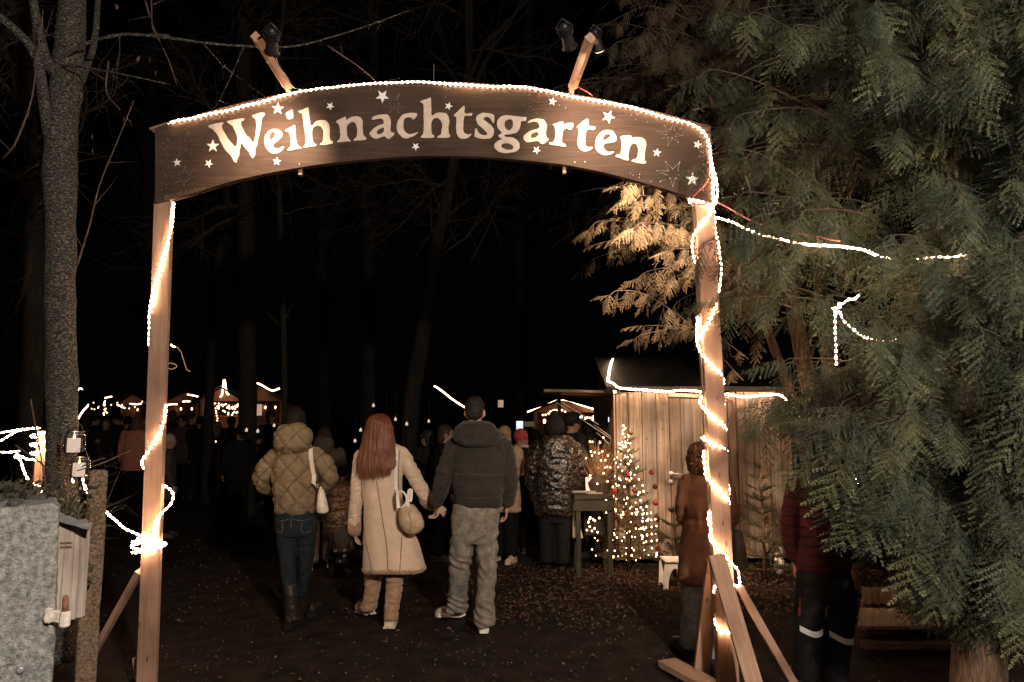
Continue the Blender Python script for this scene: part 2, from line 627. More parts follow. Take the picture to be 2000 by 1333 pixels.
# ------------------------------------------------------------------ ground
def build_ground():
    xs = sorted(set([-150, -90, -50, -30, -20, -14] + [round(-10 + .16 * i, 3) for i in range(126)] + [14, 20, 30, 50, 90, 150]))
    ys = sorted(set([-40, -20, -10, -6, -3] + [round(0 + .16 * i, 3) for i in range(82)] + [15, 18, 22, 28, 36, 50, 80, 140, 260]))
    mb = MB()
    vs, fs = [], []
    for y in ys:
        for x in xs:
            z = .014 * noise.noise((x * 1.3, y * 1.3, 0)) + .007 * noise.noise((x * 5, y * 5, 3)) - .012
            if y > 13 or y < -1:
                z *= .5
            vs.append((x, y, z))
    nx = len(xs)
    for j in range(len(ys) - 1):
        for i in range(nx - 1):
            a = j * nx + i
            fs.append((a, a + 1, a + nx + 1, a + nx))
    mb.add(vs, fs)
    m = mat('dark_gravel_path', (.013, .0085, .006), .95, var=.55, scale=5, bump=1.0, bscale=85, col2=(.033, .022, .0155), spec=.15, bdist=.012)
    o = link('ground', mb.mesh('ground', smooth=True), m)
    tag(o, 'dark trodden gravel and earth path through the gate', None, kind='structure')
    # loose stones on the path
    mb = MB()
    for _ in range(2300):
        y = 1.5 + random.random() ** 1.3 * 9
        x = random.uniform(-.62, .62) * y * 1.2
        r = random.uniform(.0014, .0032) * (1 + .12 * y)
        if random.random() < .03:
            r *= 1.9
        c = V((x, y, r * .2))
        k = 5
        a0 = random.random() * 6
        top = [c + V((math.cos(a0 + 2 * math.pi * i / k) * r * random.uniform(.7, 1.2), math.sin(a0 + 2 * math.pi * i / k) * r * random.uniform(.7, 1.2), 0)) for i in range(k)]
        bot = [p - V((0, 0, r)) for p in top]
        pk = c + V((0, 0, r * .7))
        vs = top + bot + [pk]
        fs = [(i, (i + 1) % k, 2 * k) for i in range(k)] + [(k + i, k + (i + 1) % k, (i + 1) % k, i) for i in range(k)]
        mb.add(vs, fs)
    o = link('pebbles', mb.mesh('pebbles'), M['pebble'])
    tag(o, 'small pale stones scattered over the dark path', None, kind='stuff')

    def litter(name, label, n, region):
        mb = MB()
        k = 0
        while k < n:
            x, y = random.uniform(region[0], region[1]), random.uniform(region[2], region[3])
            d = noise.noise((x * .8, y * .8, 9))
            if d < region[4]:
                continue
            # thins out raggedly towards its rim
            rim = min(x - region[0], region[1] - x, y - region[2], region[3] - y) + .35 * noise.noise((x * 2.3, y * 2.3, 4))
            if random.random() > max(0.0, rim) / .7:
                continue
            k += 1
            L = random.uniform(.008, .028)
            w = L * random.uniform(.35, .65)
            a = random.random() * 6.28
            t = V((math.cos(a), math.sin(a), random.uniform(-.5, .5)))
            q = V((-math.sin(a), math.cos(a), random.uniform(-.5, .5)))
            c = V((x, y, .012 + random.random() * .012))
            cup = V((0, 0, random.uniform(.004, .012)))
            mb.add([c - t * L, c + q * w + cup, c + t * L, c - q * w + cup, c], [(0, 1, 4), (1, 2, 4), (2, 3, 4), (3, 0, 4)])
        o = link(name, mb.mesh(name), M['litter'])
        tag(o, label, None, kind='stuff')
    litter('leaf_litter', 'brown fallen leaves in front of the wooden shed', 5200, (-.5, 5.2, 5.7, 8.6, -.35))
    litter('leaf_litter', 'thin scatter of fallen leaves over the path', 420, (-3.8, 4.0, 3.8, 8.0, -.2))


build_ground()


# ------------------------------------------------------------------ lamp added out of view behind the camera (it lights the gate, the hedge and the walkers)
def added_lamp():
    x, y, z = LAMP_POS
    t = thing('added_lamp', 'added lamp on a dark pole, out of view behind the camera', 'added lamp', (x - .75, y, 0))
    mb = MB()
    pole = [V((x - .75, y, -.05)), V((x - .75, y, .9)), V((x - .75, y, z - .3)), V((x - .68, y, z + .12)), V((x - .45, y, z + .32)), V((x - .2, y, z + .36))]
    mb.tube(smooth_path(pole, .2), .045, n=10)
    part('pole', mb, M['black_metal'], t, True)
    mb = MB()
    mb.loft([(V((x, y, z + .46)), .10, .07, 0), (V((x, y, z + .40)), .28, .13, 0), (V((x, y, z + .30)), .30, .15, 0)], n=20)
    part('lamp_housing', mb, M['black_metal'], t, True)
    mb = MB()
    mb.loft([(V((x, y, z + .295)), .22, .11, 0), (V((x, y, z + .27)), .20, .10, 0)], n=16)
    part('lamp_lens', mb, emit('added_lamp_lens', LAMP_COL, 6.0), t, True)
    l = bpy.data.lights.new('added_lamp_light', 'POINT')
    l.energy = LAMP_POWER
    l.color = LAMP_COL
    l.shadow_soft_size = .10
    lo = bpy.data.objects.new('added_lamp_light', l)
    COL.objects.link(lo)
    lo.parent = t
    lo.location = LAMP_POS - V((x - .75, y, 0))


added_lamp()


# ------------------------------------------------------------------ wooden shed
def shed():
    Y = 8.6
    a, b = P(1205, 1000, Y), P(1546, 1000, Y)
    zt = P(1300, 766, Y).z
    x0, x1 = a.x, b.x
    W = x1 - x0
    D = 2.2
    t = thing('wooden_shed', 'weathered plank shed with a flat door and a dark felt roof', 'shed', ((x0 + x1) / 2, Y, 0))
    dl, dr = P(1309, 900, Y).x, P(1424, 900, Y).x
    us = [1205, 1229, 1256, 1283, 1309]
    us2 = [1424, 1441, 1458, 1485, 1503, 1526, 1546]
    nails = MB()
    for row in (us, us2):
        for k in range(len(row) - 1):
            p, q = P(row[k], 900, Y).x, P(row[k + 1], 900, Y).x
            mb = MB()
            j = random.uniform(-.008, .006)
            mb.bar(V(((p + q) / 2, Y + .011 + j, .05 + random.uniform(0, .03))), V(((p + q) / 2, Y + .011 + j, zt)), (q - p) - random.uniform(.003, .012), .022, ch=.14, segs=6, warp=.004)
            part('plank', mb, M[random.choice(SHED_M)], t)
            for zz in (.35, 1.15, zt - .12):
                for xx in (p + .03, q - .03):
                    nails.tube([V((xx + random.uniform(-.006, .006), Y + j + .004, zz + random.uniform(-.01, .01))), V((xx, Y + j - .003, zz))], .004, n=6)
    part('nail_heads', nails, M['rust'], t)['kind'] = 'stuff'
    # backing behind the joints, and the other walls
    mb = MB()
    mb.bar(V(((x0 + x1) / 2, Y + .045, .05)), V(((x0 + x1) / 2, Y + .045, zt - .02)), W - .02, .02)
    part('wall_backing', mb, M['stall_dark'], t)
    for sx in (x0 + .012, x1 - .012):
        n = 9
        for k in range(n):
            yy = Y + .06 + D * (k + .5) / n
            mb = MB()
            mb.bar(V((sx, yy, .05)), V((sx, yy, zt - .02)), D / n - .008, .022, up=(1, 0, 0), ch=.1)
            part('side_plank', mb, M['timber_old'], t)
    mb = MB()
    mb.bar(V(((x0 + x1) / 2, Y + D + .1, .05)), V(((x0 + x1) / 2, Y + D + .1, zt + .3)), W, .022)
    part('rear_wall', mb, M['timber_old'], t)
    # pale corner batten at the right and left edge
    for px in (x1 + .014, x0 - .014):
        mb = MB()
        mb.bar(V((px, Y - .004, .05)), V((px, Y - .004, zt - .03)), .022, .05)
        part('corner_batten', mb, M['timber'], t)
    # door
    door = MB()
    dz0, dz1 = .09, P(1300, 779, Y).z
    door.bar(V(((dl + dr) / 2, Y + .03, dz0)), V(((dl + dr) / 2, Y + .03, dz1)), dr - dl - .02, .012)
    do = part('door', door, M['stall_dark'], t)
    n = 5
    for k in range(n):
        p = dl + (dr - dl) * k / n
        q = dl + (dr - dl) * (k + 1) / n
        mb = MB()
        mb.bar(V(((p + q) / 2, Y + .012, dz0)), V(((p + q) / 2, Y + .012, dz1)), (q - p) - random.uniform(.003, .009), .02, ch=.12)
        part('door_plank', mb, M[random.choice(SHED_M)], do)
    mb = MB()
    mb.bar(P(1306, 772, Y - .012), P(1424, 775, Y - .012), .045, .02, up=(0, 1, 0))
    part('door_lintel', mb, M['shed_board'], t)
    mb = MB()
    mb.bar(P(1291, 768, Y - .012), P(1300, 792, Y - .012), .045, .02)
    part('batten_stub', mb, M['timber_old'], t)
    hz = P(1311, 925, Y - .02)
    mb = MB()
    mb.tube([hz + V((0, .018, 0)), hz - V((0, .012, 0))], .026, n=16)
    mb.tube([hz, hz - V((0, .05, 0)), hz + V((.02, -.055, -.002)), hz + V((.115, -.05, -.012))], .010, n=8)
    part('handle', mb, M['door_metal'], do, True)
    kz = P(1310, 941, Y - .02)
    mb = MB()
    mb.tube([kz + V((0, .018, 0)), kz - V((0, .008, 0))], .024, n=16)
    part('keyhole_plate', mb, M['door_metal'], do, True)
    mb = MB()
    mb.tube([kz - V((0, .0082, -.004)), kz - V((0, .0095, -.004))], .006, n=8)
    mb.bar(kz + V((0, -.0088, -.016)), kz + V((0, -.0088, -.002)), .006, .002)
    part('keyhole', mb, M['black_metal'], do)
    # long strap hinge and bolt on the right door edge
    mb = MB()
    c0 = P(1428, 786, Y - .01)
    mb.tube(smooth_path([P(1414, 790, Y - .012), P(1425, 783, Y - .02), P(1432, 790, Y - .012), P(1433, 860, Y - .012)], .02), .008, n=6)
    part('iron_bar', mb, M['rust'], t, True)
    # roof
    rz0, rz1 = zt + .035, P(1195, 702, Y + D * .55).z
    ym = Y + D * .55
    rl = P(1187, 745, Y - .2).x
    rr = x1 + .25
    for (ya, za, yb, zb) in ((Y - .07, rz0, ym, rz1), (ym + .004, rz1, Y + D + .3, rz0)):
        mb = MB()
        mb.bar(V(((rl + rr) / 2, ya, za)), V(((rl + rr) / 2, yb, zb)), rr - rl, .05, up=(0, 0, 1), ch=.1, segs=6, warp=.012)
        part('roof', mb, M['roof_felt'], t)
    mb = MB()
    mb.bar(V((rl - .01, Y - .21, rz0 - .03)), V((rr + .01, Y - .21, rz0 - .03)), .02, .07, up=(0, 0, 1))
    pass
    for xx in (x0 + .01, x1 - .01):
        mb = MB()
        mb.plate([V((xx, Y + .05, zt - .03)), V((xx, Y + D + .05, zt - .03)), V((xx, ym, rz1 - .08))], (1, 0, 0), .02)
        part('gable_board', mb, M['timber_old'], t)
    return Y, x0, x1, zt


SHED = shed()


# ------------------------------------------------------------------ market stalls
def bulbs_along(pts, n, r, jitter=0.0):
    mb = MB()
    path = smooth_path(pts, sum((V(b) - V(a)).length for a, b in zip(pts, pts[1:])) / n)
    for p in path:
        p = p + V((random.uniform(-1, 1), random.uniform(-1, 1), random.uniform(-1, 1))) * jitter
        mb.ell(p, r, r, r, n=6, m=4)
    return mb


def far_lights(mb, label, group):
    c = sum(mb.v, V()) / len(mb.v)
    t = thing('fairy_lights', label, 'fairy lights', c, group)
    part('bulbs', mb, M['bulb_far'], t, True)['kind'] = 'stuff'


def stall(name, label, Y, uL, uR, v_eave, v_ridge, u_ridge, v_base_open, depth=1.8, lit=2.0, roof='gable', group='market stalls'):
    """wooden hut: gable front, opening with counter, lit inside by its own bulbs"""
    a, b = P(uL, v_eave, Y), P(uR, v_eave, Y)
    zE = (a.z + b.z) / 2
    rp = P(u_ridge, v_ridge, Y)
    x0, x1 = a.x, b.x
    zc = P(uL, v_base_open, Y).z
    t = thing(name, label, 'market stall', ((x0 + x1) / 2, Y, 0), group)
    W = x1 - x0
    n = max(5, int(W / .17))
    for k in range(n):
        p = x0 + W * (k + .5) / n
        mb = MB()
        mb.bar(V((p, Y, .03)), V((p, Y, zc)), W / n - .008, .024)
        part('front_board', mb, M['stall_wood'], t)
    mb = MB()
    mb.bar(V(((x0 + x1) / 2, Y - .08, zc + .025)), V(((x0 + x1) / 2, Y + .3, zc + .025)), W, .05, up=(0, 0, 1))
    part('counter', mb, M['stall_wood'], t)
    mb = MB()
    mb.plate([V((x0 - .1, Y - .02, zE)), V((x1 + .1, Y - .02, zE)), rp - V((0, .02, 0))], (0, 1, 0), .03)
    part('gable', mb, M['stall_wood'], t)
    for xx in (x0 + .04, x1 - .04):
        mb = MB()
        mb.bar(V((xx, Y + .04, .03)), V((xx, Y + .04, zE)), .08, .08)
        part('corner_post', mb, M['stall_wood'], t)
        mb = MB()
        mb.bar(V((xx, Y + .1 + depth / 2, .03)), V((xx, Y + .1 + depth / 2, zE)), depth, .024, up=(1, 0, 0))
        part('side_wall', mb, M['stall_wood'], t)
    mb = MB()
    mb.bar(V(((x0 + x1) / 2, Y + depth + .1, .03)), V(((x0 + x1) / 2, Y + depth + .1, zE)), W, .024)
    part('rear_wall', mb, M['stall_wood'], t)
    for xe in (x0 - .18, x1 + .18):
        mb = MB()
        e = V((xe, 0, zE - .06))
        mb.bar(V((xe, Y + depth / 2 - .1, zE - .05)), V((rp.x, Y + depth / 2 - .1, rp.z + .05)), depth + .5, .035, up=(0, 0, 1))
        part('roof', mb, M['roof_felt'], t)
    if lit:
        mb = MB()
        for k in range(3):
            c = V((x0 + W * (k + .5) / 3, Y + depth * .45, zE - .18))
            mb.ell(c, .03, .03, .05, n=8, m=6)
        part('lamp_bulb', mb, emit('stall_bulb', (1, .62, .36), lit * 20), t, True)
    return t, x0, x1, zE, rp, zc


# the hut to the right, close to the shed
Y = 15.0
st, x0, x1, zE, rp, zc = stall('market_stall', 'small gabled stall with lit bunting just left of the shed', Y, 1042, 1192, 806, 784, 1097, 872, lit=.55)
rope('rope_light', [P(1030, 805, Y - .1), P(1060, 795, Y - .1), P(1097, 781, Y - .1), P(1140, 793, Y - .1), P(1186, 808, Y - .1)], 'rope light along the gable of the small stall left of the shed', r=.022, step=.05, far=True)
far_lights(bulbs_along([P(1062, 812, Y - .15), P(1075, 805, Y - .15), P(1095, 802, Y - .15), P(1103, 806, Y - .15)], 9, .022, .02), 'short run of fairy lights under the stall gable, left half', 'fairy lights on the small stall')
far_lights(bulbs_along([P(1132, 818, Y - .15), P(1150, 814, Y - .15), P(1168, 816, Y - .15), P(1185, 822, Y - .15)], 12, .024, .03), 'short run of fairy lights above the chalkboard', 'fairy lights on the small stall')
# chalk board with two lines of chalk
t = thing('chalkboard', 'black menu board with white chalk writing at the stall', 'chalkboard', P(1150, 850, Y - .2))
mb = MB()
mb.bar(P(1150, 847, Y - .2), P(1150, 822, Y - .2), .26, .02)
part('board', mb, plain('slate', (.02, .02, .02), .8), t)
mb = MB()
STROKES = {'b': [[(0, 1), (0, 0)], [(0, .45), (.35, .4), (.35, .05), (0, 0)]], 'e': [[(0, .25), (.4, .28), (.3, .5), (.05, .45), (0, .15), (.15, 0), (.4, .06)]],
           'r': [[(0, .5), (.03, 0)], [(.02, .35), (.2, .5), (.35, .45)]], 's': [[(.35, .45), (.1, .5), (.05, .32), (.32, .2), (.3, .02), (0, .03)]],
           't': [[(.18, .8), (.18, .1), (.35, 0)], [(0, .5), (.4, .52)]], 'i': [[(.1, .5), (.12, 0)], [(.1, .68), (.11, .72)]],
           'k': [[(0, .9), (0, 0)], [(.35, .5), (.02, .22), (.38, 0)]], 'c': [[(.36, .45), (.1, .48), (.02, .2), (.14, 0), (.38, .06)]], 'h': [[(0, .9), (0, 0)], [(0, .3), (.2, .5), (.34, .4), (.35, 0)]]}


def scribble(mb, word, org, dx, dz, size, r):
    x = 0.0
    for ch in word:
        for st_ in STROKES[ch]:
            mb.tube([org + dx * (x + px) * size + dz * py * size for px, py in st_], r, n=4)
        x += .55


scribble(mb, 'beer', P(1142, 834, Y - .214), V((1, 0, 0)), V((0, 0, 1)), .075, .004)
scribble(mb, 'kirsch', P(1140, 843, Y - .214), V((1, 0, 0)), V((0, 0, 1)), .07, .004)
part('chalk_writing', mb, M['white_plastic'], t)
# bright price board and light box to the left and right of the stall opening
mb = MB(); mb.bar(P(1015, 840, 14), P(1015, 823, 14), .13, .03)
solo('light_box', mb, emit('light_box', (.85, .9, 1.0), 1.0), 'small white lit panel left of the gabled stall', 'light box')
mb = MB(); mb.bar(P(1034, 834, 14.3), P(1034, 824, 14.3), .2, .02)
solo('price_board', mb, mat('price_board', (.5, .4, .25), .6, var=.3), 'tan price board beside the white lit panel', 'board')
t = thing('outdoor_lamp', 'round white lamp glowing at the left corner of the shed', 'lamp', P(1195, 822, 9.2))
mb = MB(); mb.ell(P(1195, 820, 9.2), .045, .045, .075)
part('lamp_globe', mb, emit('white_globe', (1, .86, .82), 4.0), t, True)
mb = MB(); mb.tube([P(1195, 807, 9.2), P(1195, 798, 9.2), P(1202, 790, 9.25)], .012, n=6)
part('lamp_bracket', mb, M['black_metal'], t)
# canopy sheets reaching out from the shed towards the stall
t = thing('canopy', 'thin board canopy reaching left from the shed roof', 'canopy', P(1130, 770, 9.3))
for k, (va, vb, ua, ub, m_, th) in enumerate(((766, 769, 1060, 1203, 'timber_old', .035), (771.5, 774.5, 1092, 1205, 'stall_wood', .03))):
    mb = MB()
    c0, c1 = P(ua, va, 9.3 + .1 * k), P(ub, vb, 9.3 + .1 * k)
    mb.bar(c0, c1, .8, th, up=(0, 0, 1))
    part('canopy_board', mb, M[m_], t)
mb = MB(); mb.bar(P(1092, 775, 9.9), P(1095, 985, 9.9), .05, .05)
part('canopy_post', mb, M['stall_dark'], t)
# guy ropes below the canopy
mb = MB()
for (u0, v0, u1, v1) in ((1085, 785, 1200, 862), (1100, 788, 1170, 830), (1160, 830, 1200, 858), (1165, 845, 1190, 868)):
    mb.tube([P(u0, v0, 9.2), P(u1, v1, 9.0)], .004, n=4)
solo('guy_ropes', mb, M['white_plastic'], 'thin pale guy ropes slanting down from the canopy', 'rope')
rope('rope_light', [P(848, 754, 16), P(862, 763, 16), P(885, 781, 16), P(908, 796, 16)], 'straight bright rope light slanting down left of the man in the dark jacket', r=.026, step=.06, far=True)
rope('rope_light', [P(811, 774, 19), P(815, 770, 19), P(820, 765, 19)], 'tiny bright dash of rope light right of the leaning trunk', r=.02, step=.06, far=True)
mb = MB(); mb.bar(P(978, 796, 13), P(978, 782, 13), .10, .10)
t = solo('metal_lantern', mb, emit('dim_amber', (.8, .5, .28), .22), 'dim boxy lantern hanging above the market left of the canopy', 'lantern')

# stalls deep on the left
Y = 22.0
st2, x0, x1, zE, rp, zc = stall('market_stall', 'lit stall with hanging fairy lights under the bright upright rope light', Y, 392, 478, 784, 758, 434, 815, lit=.55)
mbx = MB()
st3, x0b, x1b, zEb, rpb, zcb = stall('market_stall', 'dim brown stall behind the big trunk, beside the quilted jacket', Y + 1, 492, 552, 784, 752, 510, 830, lit=.3)
mb = MB(); mb.bar(P(505, 812, Y + .9), P(505, 790, Y + .9), .2, .02)
part('window', mb, emit('stall_window', (1, .62, .42), .45), st3)
st4, *_ = stall('market_stall', 'far stall left of the left gate post with a level rope light', Y + 4, 236, 300, 790, 770, 262, 822, lit=.25)
st5, *_ = stall('market_stall', 'far stall right of the left gate post under a sloping rope light', Y + 3, 322, 388, 788, 764, 372, 818, lit=.35)
rope('rope_light', [P(430, 776, Y - .2), P(434, 770, Y - .2), P(438, 741, Y - .2), P(442, 765, Y - .2), P(447, 772, Y - .2)], 'bright upright hairpin of rope light on the stall roof', r=.035, step=.06, far=True)
rope('rope_light', [P(496, 746, Y + .5), P(512, 753, Y + .5), P(531, 763, Y + .5), P(546, 759, Y + .5)], 'bent rope light on the roof edge left of the quilted jacket', r=.035, step=.06, far=True)
rope('rope_light', [P(366, 771, 24), P(378, 773, 24), P(390, 776, 24)], 'short rope light on a far roof right of the left gate post', r=.03, step=.06, far=True)
rope('rope_light', [P(318, 793, 24), P(335, 790, 24), P(347, 790, 24)], 'level rope light just right of the left gate post', r=.03, step=.06, far=True)
rope('rope_light', [P(254, 789, 25), P(266, 790, 25), P(276, 789, 25)], 'level rope light just left of the left gate post', r=.032, step=.06, far=True)
rope('rope_light', [P(229, 791, 25), P(236, 794, 25), P(245, 798, 25)], 'short slanting rope light between the tree and the gate post', r=.03, step=.06, far=True)
rope('rope_light', [P(205, 778, 25), P(212, 776, 25), P(219, 775, 25)], 'short high rope light right of the tree trunk', r=.03, step=.06, far=True)
rope('rope_light', [P(357, 785, 24), P(365, 784, 24), P(372, 785, 24)], 'pale double dash of rope light over the far crowd', r=.032, step=.06, far=True)
far_lights(bulbs_along([P(403, 790, Y - .3), P(420, 791, Y - .3), P(440, 792, Y - .3), P(455, 796, Y - .3), P(468, 790, Y - .3), P(440, 800, Y - .3), P(452, 808, Y - .3), P(466, 806, Y - .3)], 40, .026, .05), 'cluster of fairy lights across the front of the lit stall', 'fairy lights on the far stall')
far_lights(bulbs_along([P(421, 798, Y - .4), P(424, 818, Y - .4), P(428, 842, Y - .4)], 9, .024, .01), 'single strand of fairy lights hanging down from the lit stall', 'fairy lights on the far stall')
far_lights(bulbs_along([P(396, 866, 17), P(400, 852, 17), P(418, 848, 17), P(412, 864, 17), P(426, 859, 17), P(432, 845, 17), P(444, 843, 17)], 9, .02, .01), 'loose low fairy lights on a table in front of the lit stall', 'fairy lights on the far stall')
far_lights(bulbs_along([P(205, 784, 25), P(203, 795, 25), P(206, 805, 25), P(200, 811, 25)], 12, .028, .05), 'dangling bunch of fairy lights between tree and gate post', 'fairy lights among the far trees')
far_lights(bulbs_along([P(172, 792, 24), P(184, 788, 24), P(193, 800, 24), P(176, 800, 24), P(225, 788, 24), P(258, 799, 24), P(277, 786, 24)], 12, .024, .04), 'scattered single fairy lights right of the big trunk', 'fairy lights among the far trees')
rope('rope_light', [P(151, 829, 9), P(152, 820, 9), P(160, 806, 9), P(168, 797, 9), P(172, 793, 9)], 'rope light wound up a bush right behind the tree trunk', r=.012, step=.03, far=True)
rope('rope_light', [P(152, 764, 9), P(155, 758, 9), P(161, 761, 9)], 'tiny bright rope light beside the tree trunk', r=.01, step=.03, far=True)
# wound twigs with a rope light high between gate post and trunk
rope('rope_light', [P(334, 673, 12), P(337, 677, 12), P(343, 678, 12)], 'small bright end of a rope light in the branches right of the left post', r=.018, step=.03, far=True)


def far_rope_dull(name, pts, label):
    mb = MB()
    mb.tube([q + V((noise.noise((i * .7, 1, 0)), 0, noise.noise((i * .7, 5, 0)))) * .02 for i, q in enumerate(smooth_path(pts, .04))], .007, n=5)
    return solo(name, mb, emit('rope_faint', (1, .5, .26), .3), label, 'rope light', 'rope lights', smooth=True)


far_rope_dull('rope_light', [P(343, 678, 12), P(352, 685, 12), P(358, 702, 12), P(365, 722, 12), P(372, 726, 12)], 'faint rope light drooping down a branch right of the left post')
far_rope_dull('rope_light', [P(328, 711, 12), P(338, 710, 12), P(346, 716, 12), P(336, 722, 12), P(328, 719, 12)], 'faint loop of rope light close to the left post')


# ------------------------------------------------------------------ hanging jar lanterns
def jar(u, v, Y, h, label, group, big=False, cord=.5):
    c = P(u, v, Y)
    r = h * .42
    t = thing('jar_lantern', label, 'lantern', c, group)
    z0 = c.z - h / 2
    prof = [(r * .86, 0), (r, .06), (r, .74), (r * .8, .86), (r * .8, 1.0)]
    outer = [(V((c.x, c.y, z0 + h * z)), rr, rr, 0) for rr, z in prof]
    inner = [(V((c.x, c.y, z0 + h * max(z, .05))), rr - .003, rr - .003, 0) for rr, z in prof][::-1]
    mb = MB()
    mb.loft(outer + inner[:-1] + [(V((c.x, c.y, z0 + h * .045)), r * .8, r * .8, 0)], n=16, ex=1.0)
    part('glass', mb, M['glass'], t, True)
    mb = MB()
    ch = h * (.62 if big else .5)
    mb.loft([(V((c.x - r * .15, c.y, z0 + h * .05)), r * .62, r * .62, 0), (V((c.x - r * .15, c.y, z0 + h * .05 + ch)), r * .6, r * .6, 0)], n=14, ex=1.0)
    ca = part('candle', mb, M['wax'], t, True)
    mb = MB()
    mb.tube([V((c.x - r * .15, c.y, z0 + h * .05 + ch)), V((c.x - r * .15, c.y, z0 + h * .1 + ch)), V((c.x - r * .15, c.y, z0 + h * .24 + ch))], [h * .025, h * .05, h * .008], n=6)
    part('flame', mb, M['flame'], ca)
    mb = MB()
    for zz in (.83, .95):
        ring = [V((c.x + r * .84 * math.cos(a * math.pi / 8), c.y + r * .84 * math.sin(a * math.pi / 8), z0 + h * zz)) for a in range(17)]
        mb.tube(ring, .0013 if big else .002, n=4)
    for sx in (-1, 1):
        mb.tube([V((c.x + sx * r * .84, c.y, z0 + h * .9)), V((c.x + sx * r * .5, c.y, z0 + h * 1.25)), V((c.x, c.y, z0 + h * 1.4))], .0011 if big else .002, n=4)
    mb.tube([V((c.x, c.y, z0 + h * 1.4)), V((c.x, c.y, z0 + h * 1.4 + cord))], .0016, n=4)
    part('wire_handle', mb, M['steel'] if big else M['cable_dark'], t)
    return t


jar(147, 864, 3.96, .125, 'upper of two candle jars hanging on the big tree trunk', 'candle jars on the tree', True, .06)
jar(157, 912, 3.93, .115, 'lower candle jar, just above the concrete fence post', 'candle jars on the tree', True, .05)
G_ = 'candle jars hanging between the trees'
for (u, v, Y_, lab) in ((482, 839, 11.0, 'small candle jar hanging left of the quilted jacket, left of a pair'),
                        (504, 841, 10.6, 'small candle jar hanging close beside the quilted jacket hood'),
                        (536, 830, 11.5, 'small candle jar above the left shoulder of the quilted jacket'),
                        (730, 791, 11.0, 'topmost candle jar, above the long red hair'),
                        (754, 818, 12.0, 'faint candle jar touching the red hair on the right'),
                        (773, 818, 11.0, 'candle jar right of the red hair, higher of two'),
                        (795, 827, 10.6, 'candle jar hanging at the foot of the leaning trunk'),
                        (705, 839, 11.0, 'candle jar left of the red hair, higher of two'),
                        (694, 860, 11.0, 'candle jar left of the red hair, lower of two'),
                        (838, 822, 12.5, 'faint candle jar left of the man in the dark jacket'),
                        (817, 812, 13.0, 'faint small candle jar high between the red hair and the man')):
    jar(u, v, Y_, .075, lab, G_, False, .35)


# ------------------------------------------------------------------ bare trees
def limb(mb, pts, r0, r1, step=.12, n=8, rough=.0, seed=0.0):
    path = smooth_path(pts, step)
    m = len(path)
    rr = []
    for k in range(m):
        t = k / max(1, m - 1)
        rr.append((r0 + (r1 - r0) * t) * (1 + rough * noise.noise((seed, k * step * 3, 0))))
    mb.tube(path, rr, n=n)
    return path


def twigs(mb, base, direction, length, r, depth, spread=.7, droop=0.0):
    n = max(3, int(length / .14))
    pts = [V(base)]
    d = V(direction).normalized()
    for k in range(n):
        d = (d + V((random.gauss(0, 1), random.gauss(0, 1), random.gauss(0, 1))) * .16 + V((0, 0, -droop))).normalized()
        pts.append(pts[-1] + d * length / n)
    rr = [r * (1 - .75 * k / n) for k in range(n + 1)]
    mb.tube(pts, rr, n=5 if r > .012 else 4, caps=False)
    if depth > 0:
        for k in range(1, n + 1):
            if random.random() < .75:
                ax = V((random.gauss(0, 1), random.gauss(0, 1), random.gauss(0, 1) + .15)).normalized()
                nd = (d * (1 - spread) + ax * spread).normalized()
                twigs(mb, pts[k], nd, length * random.uniform(.38, .62), rr[k] * .62, depth - 1, spread, droop)


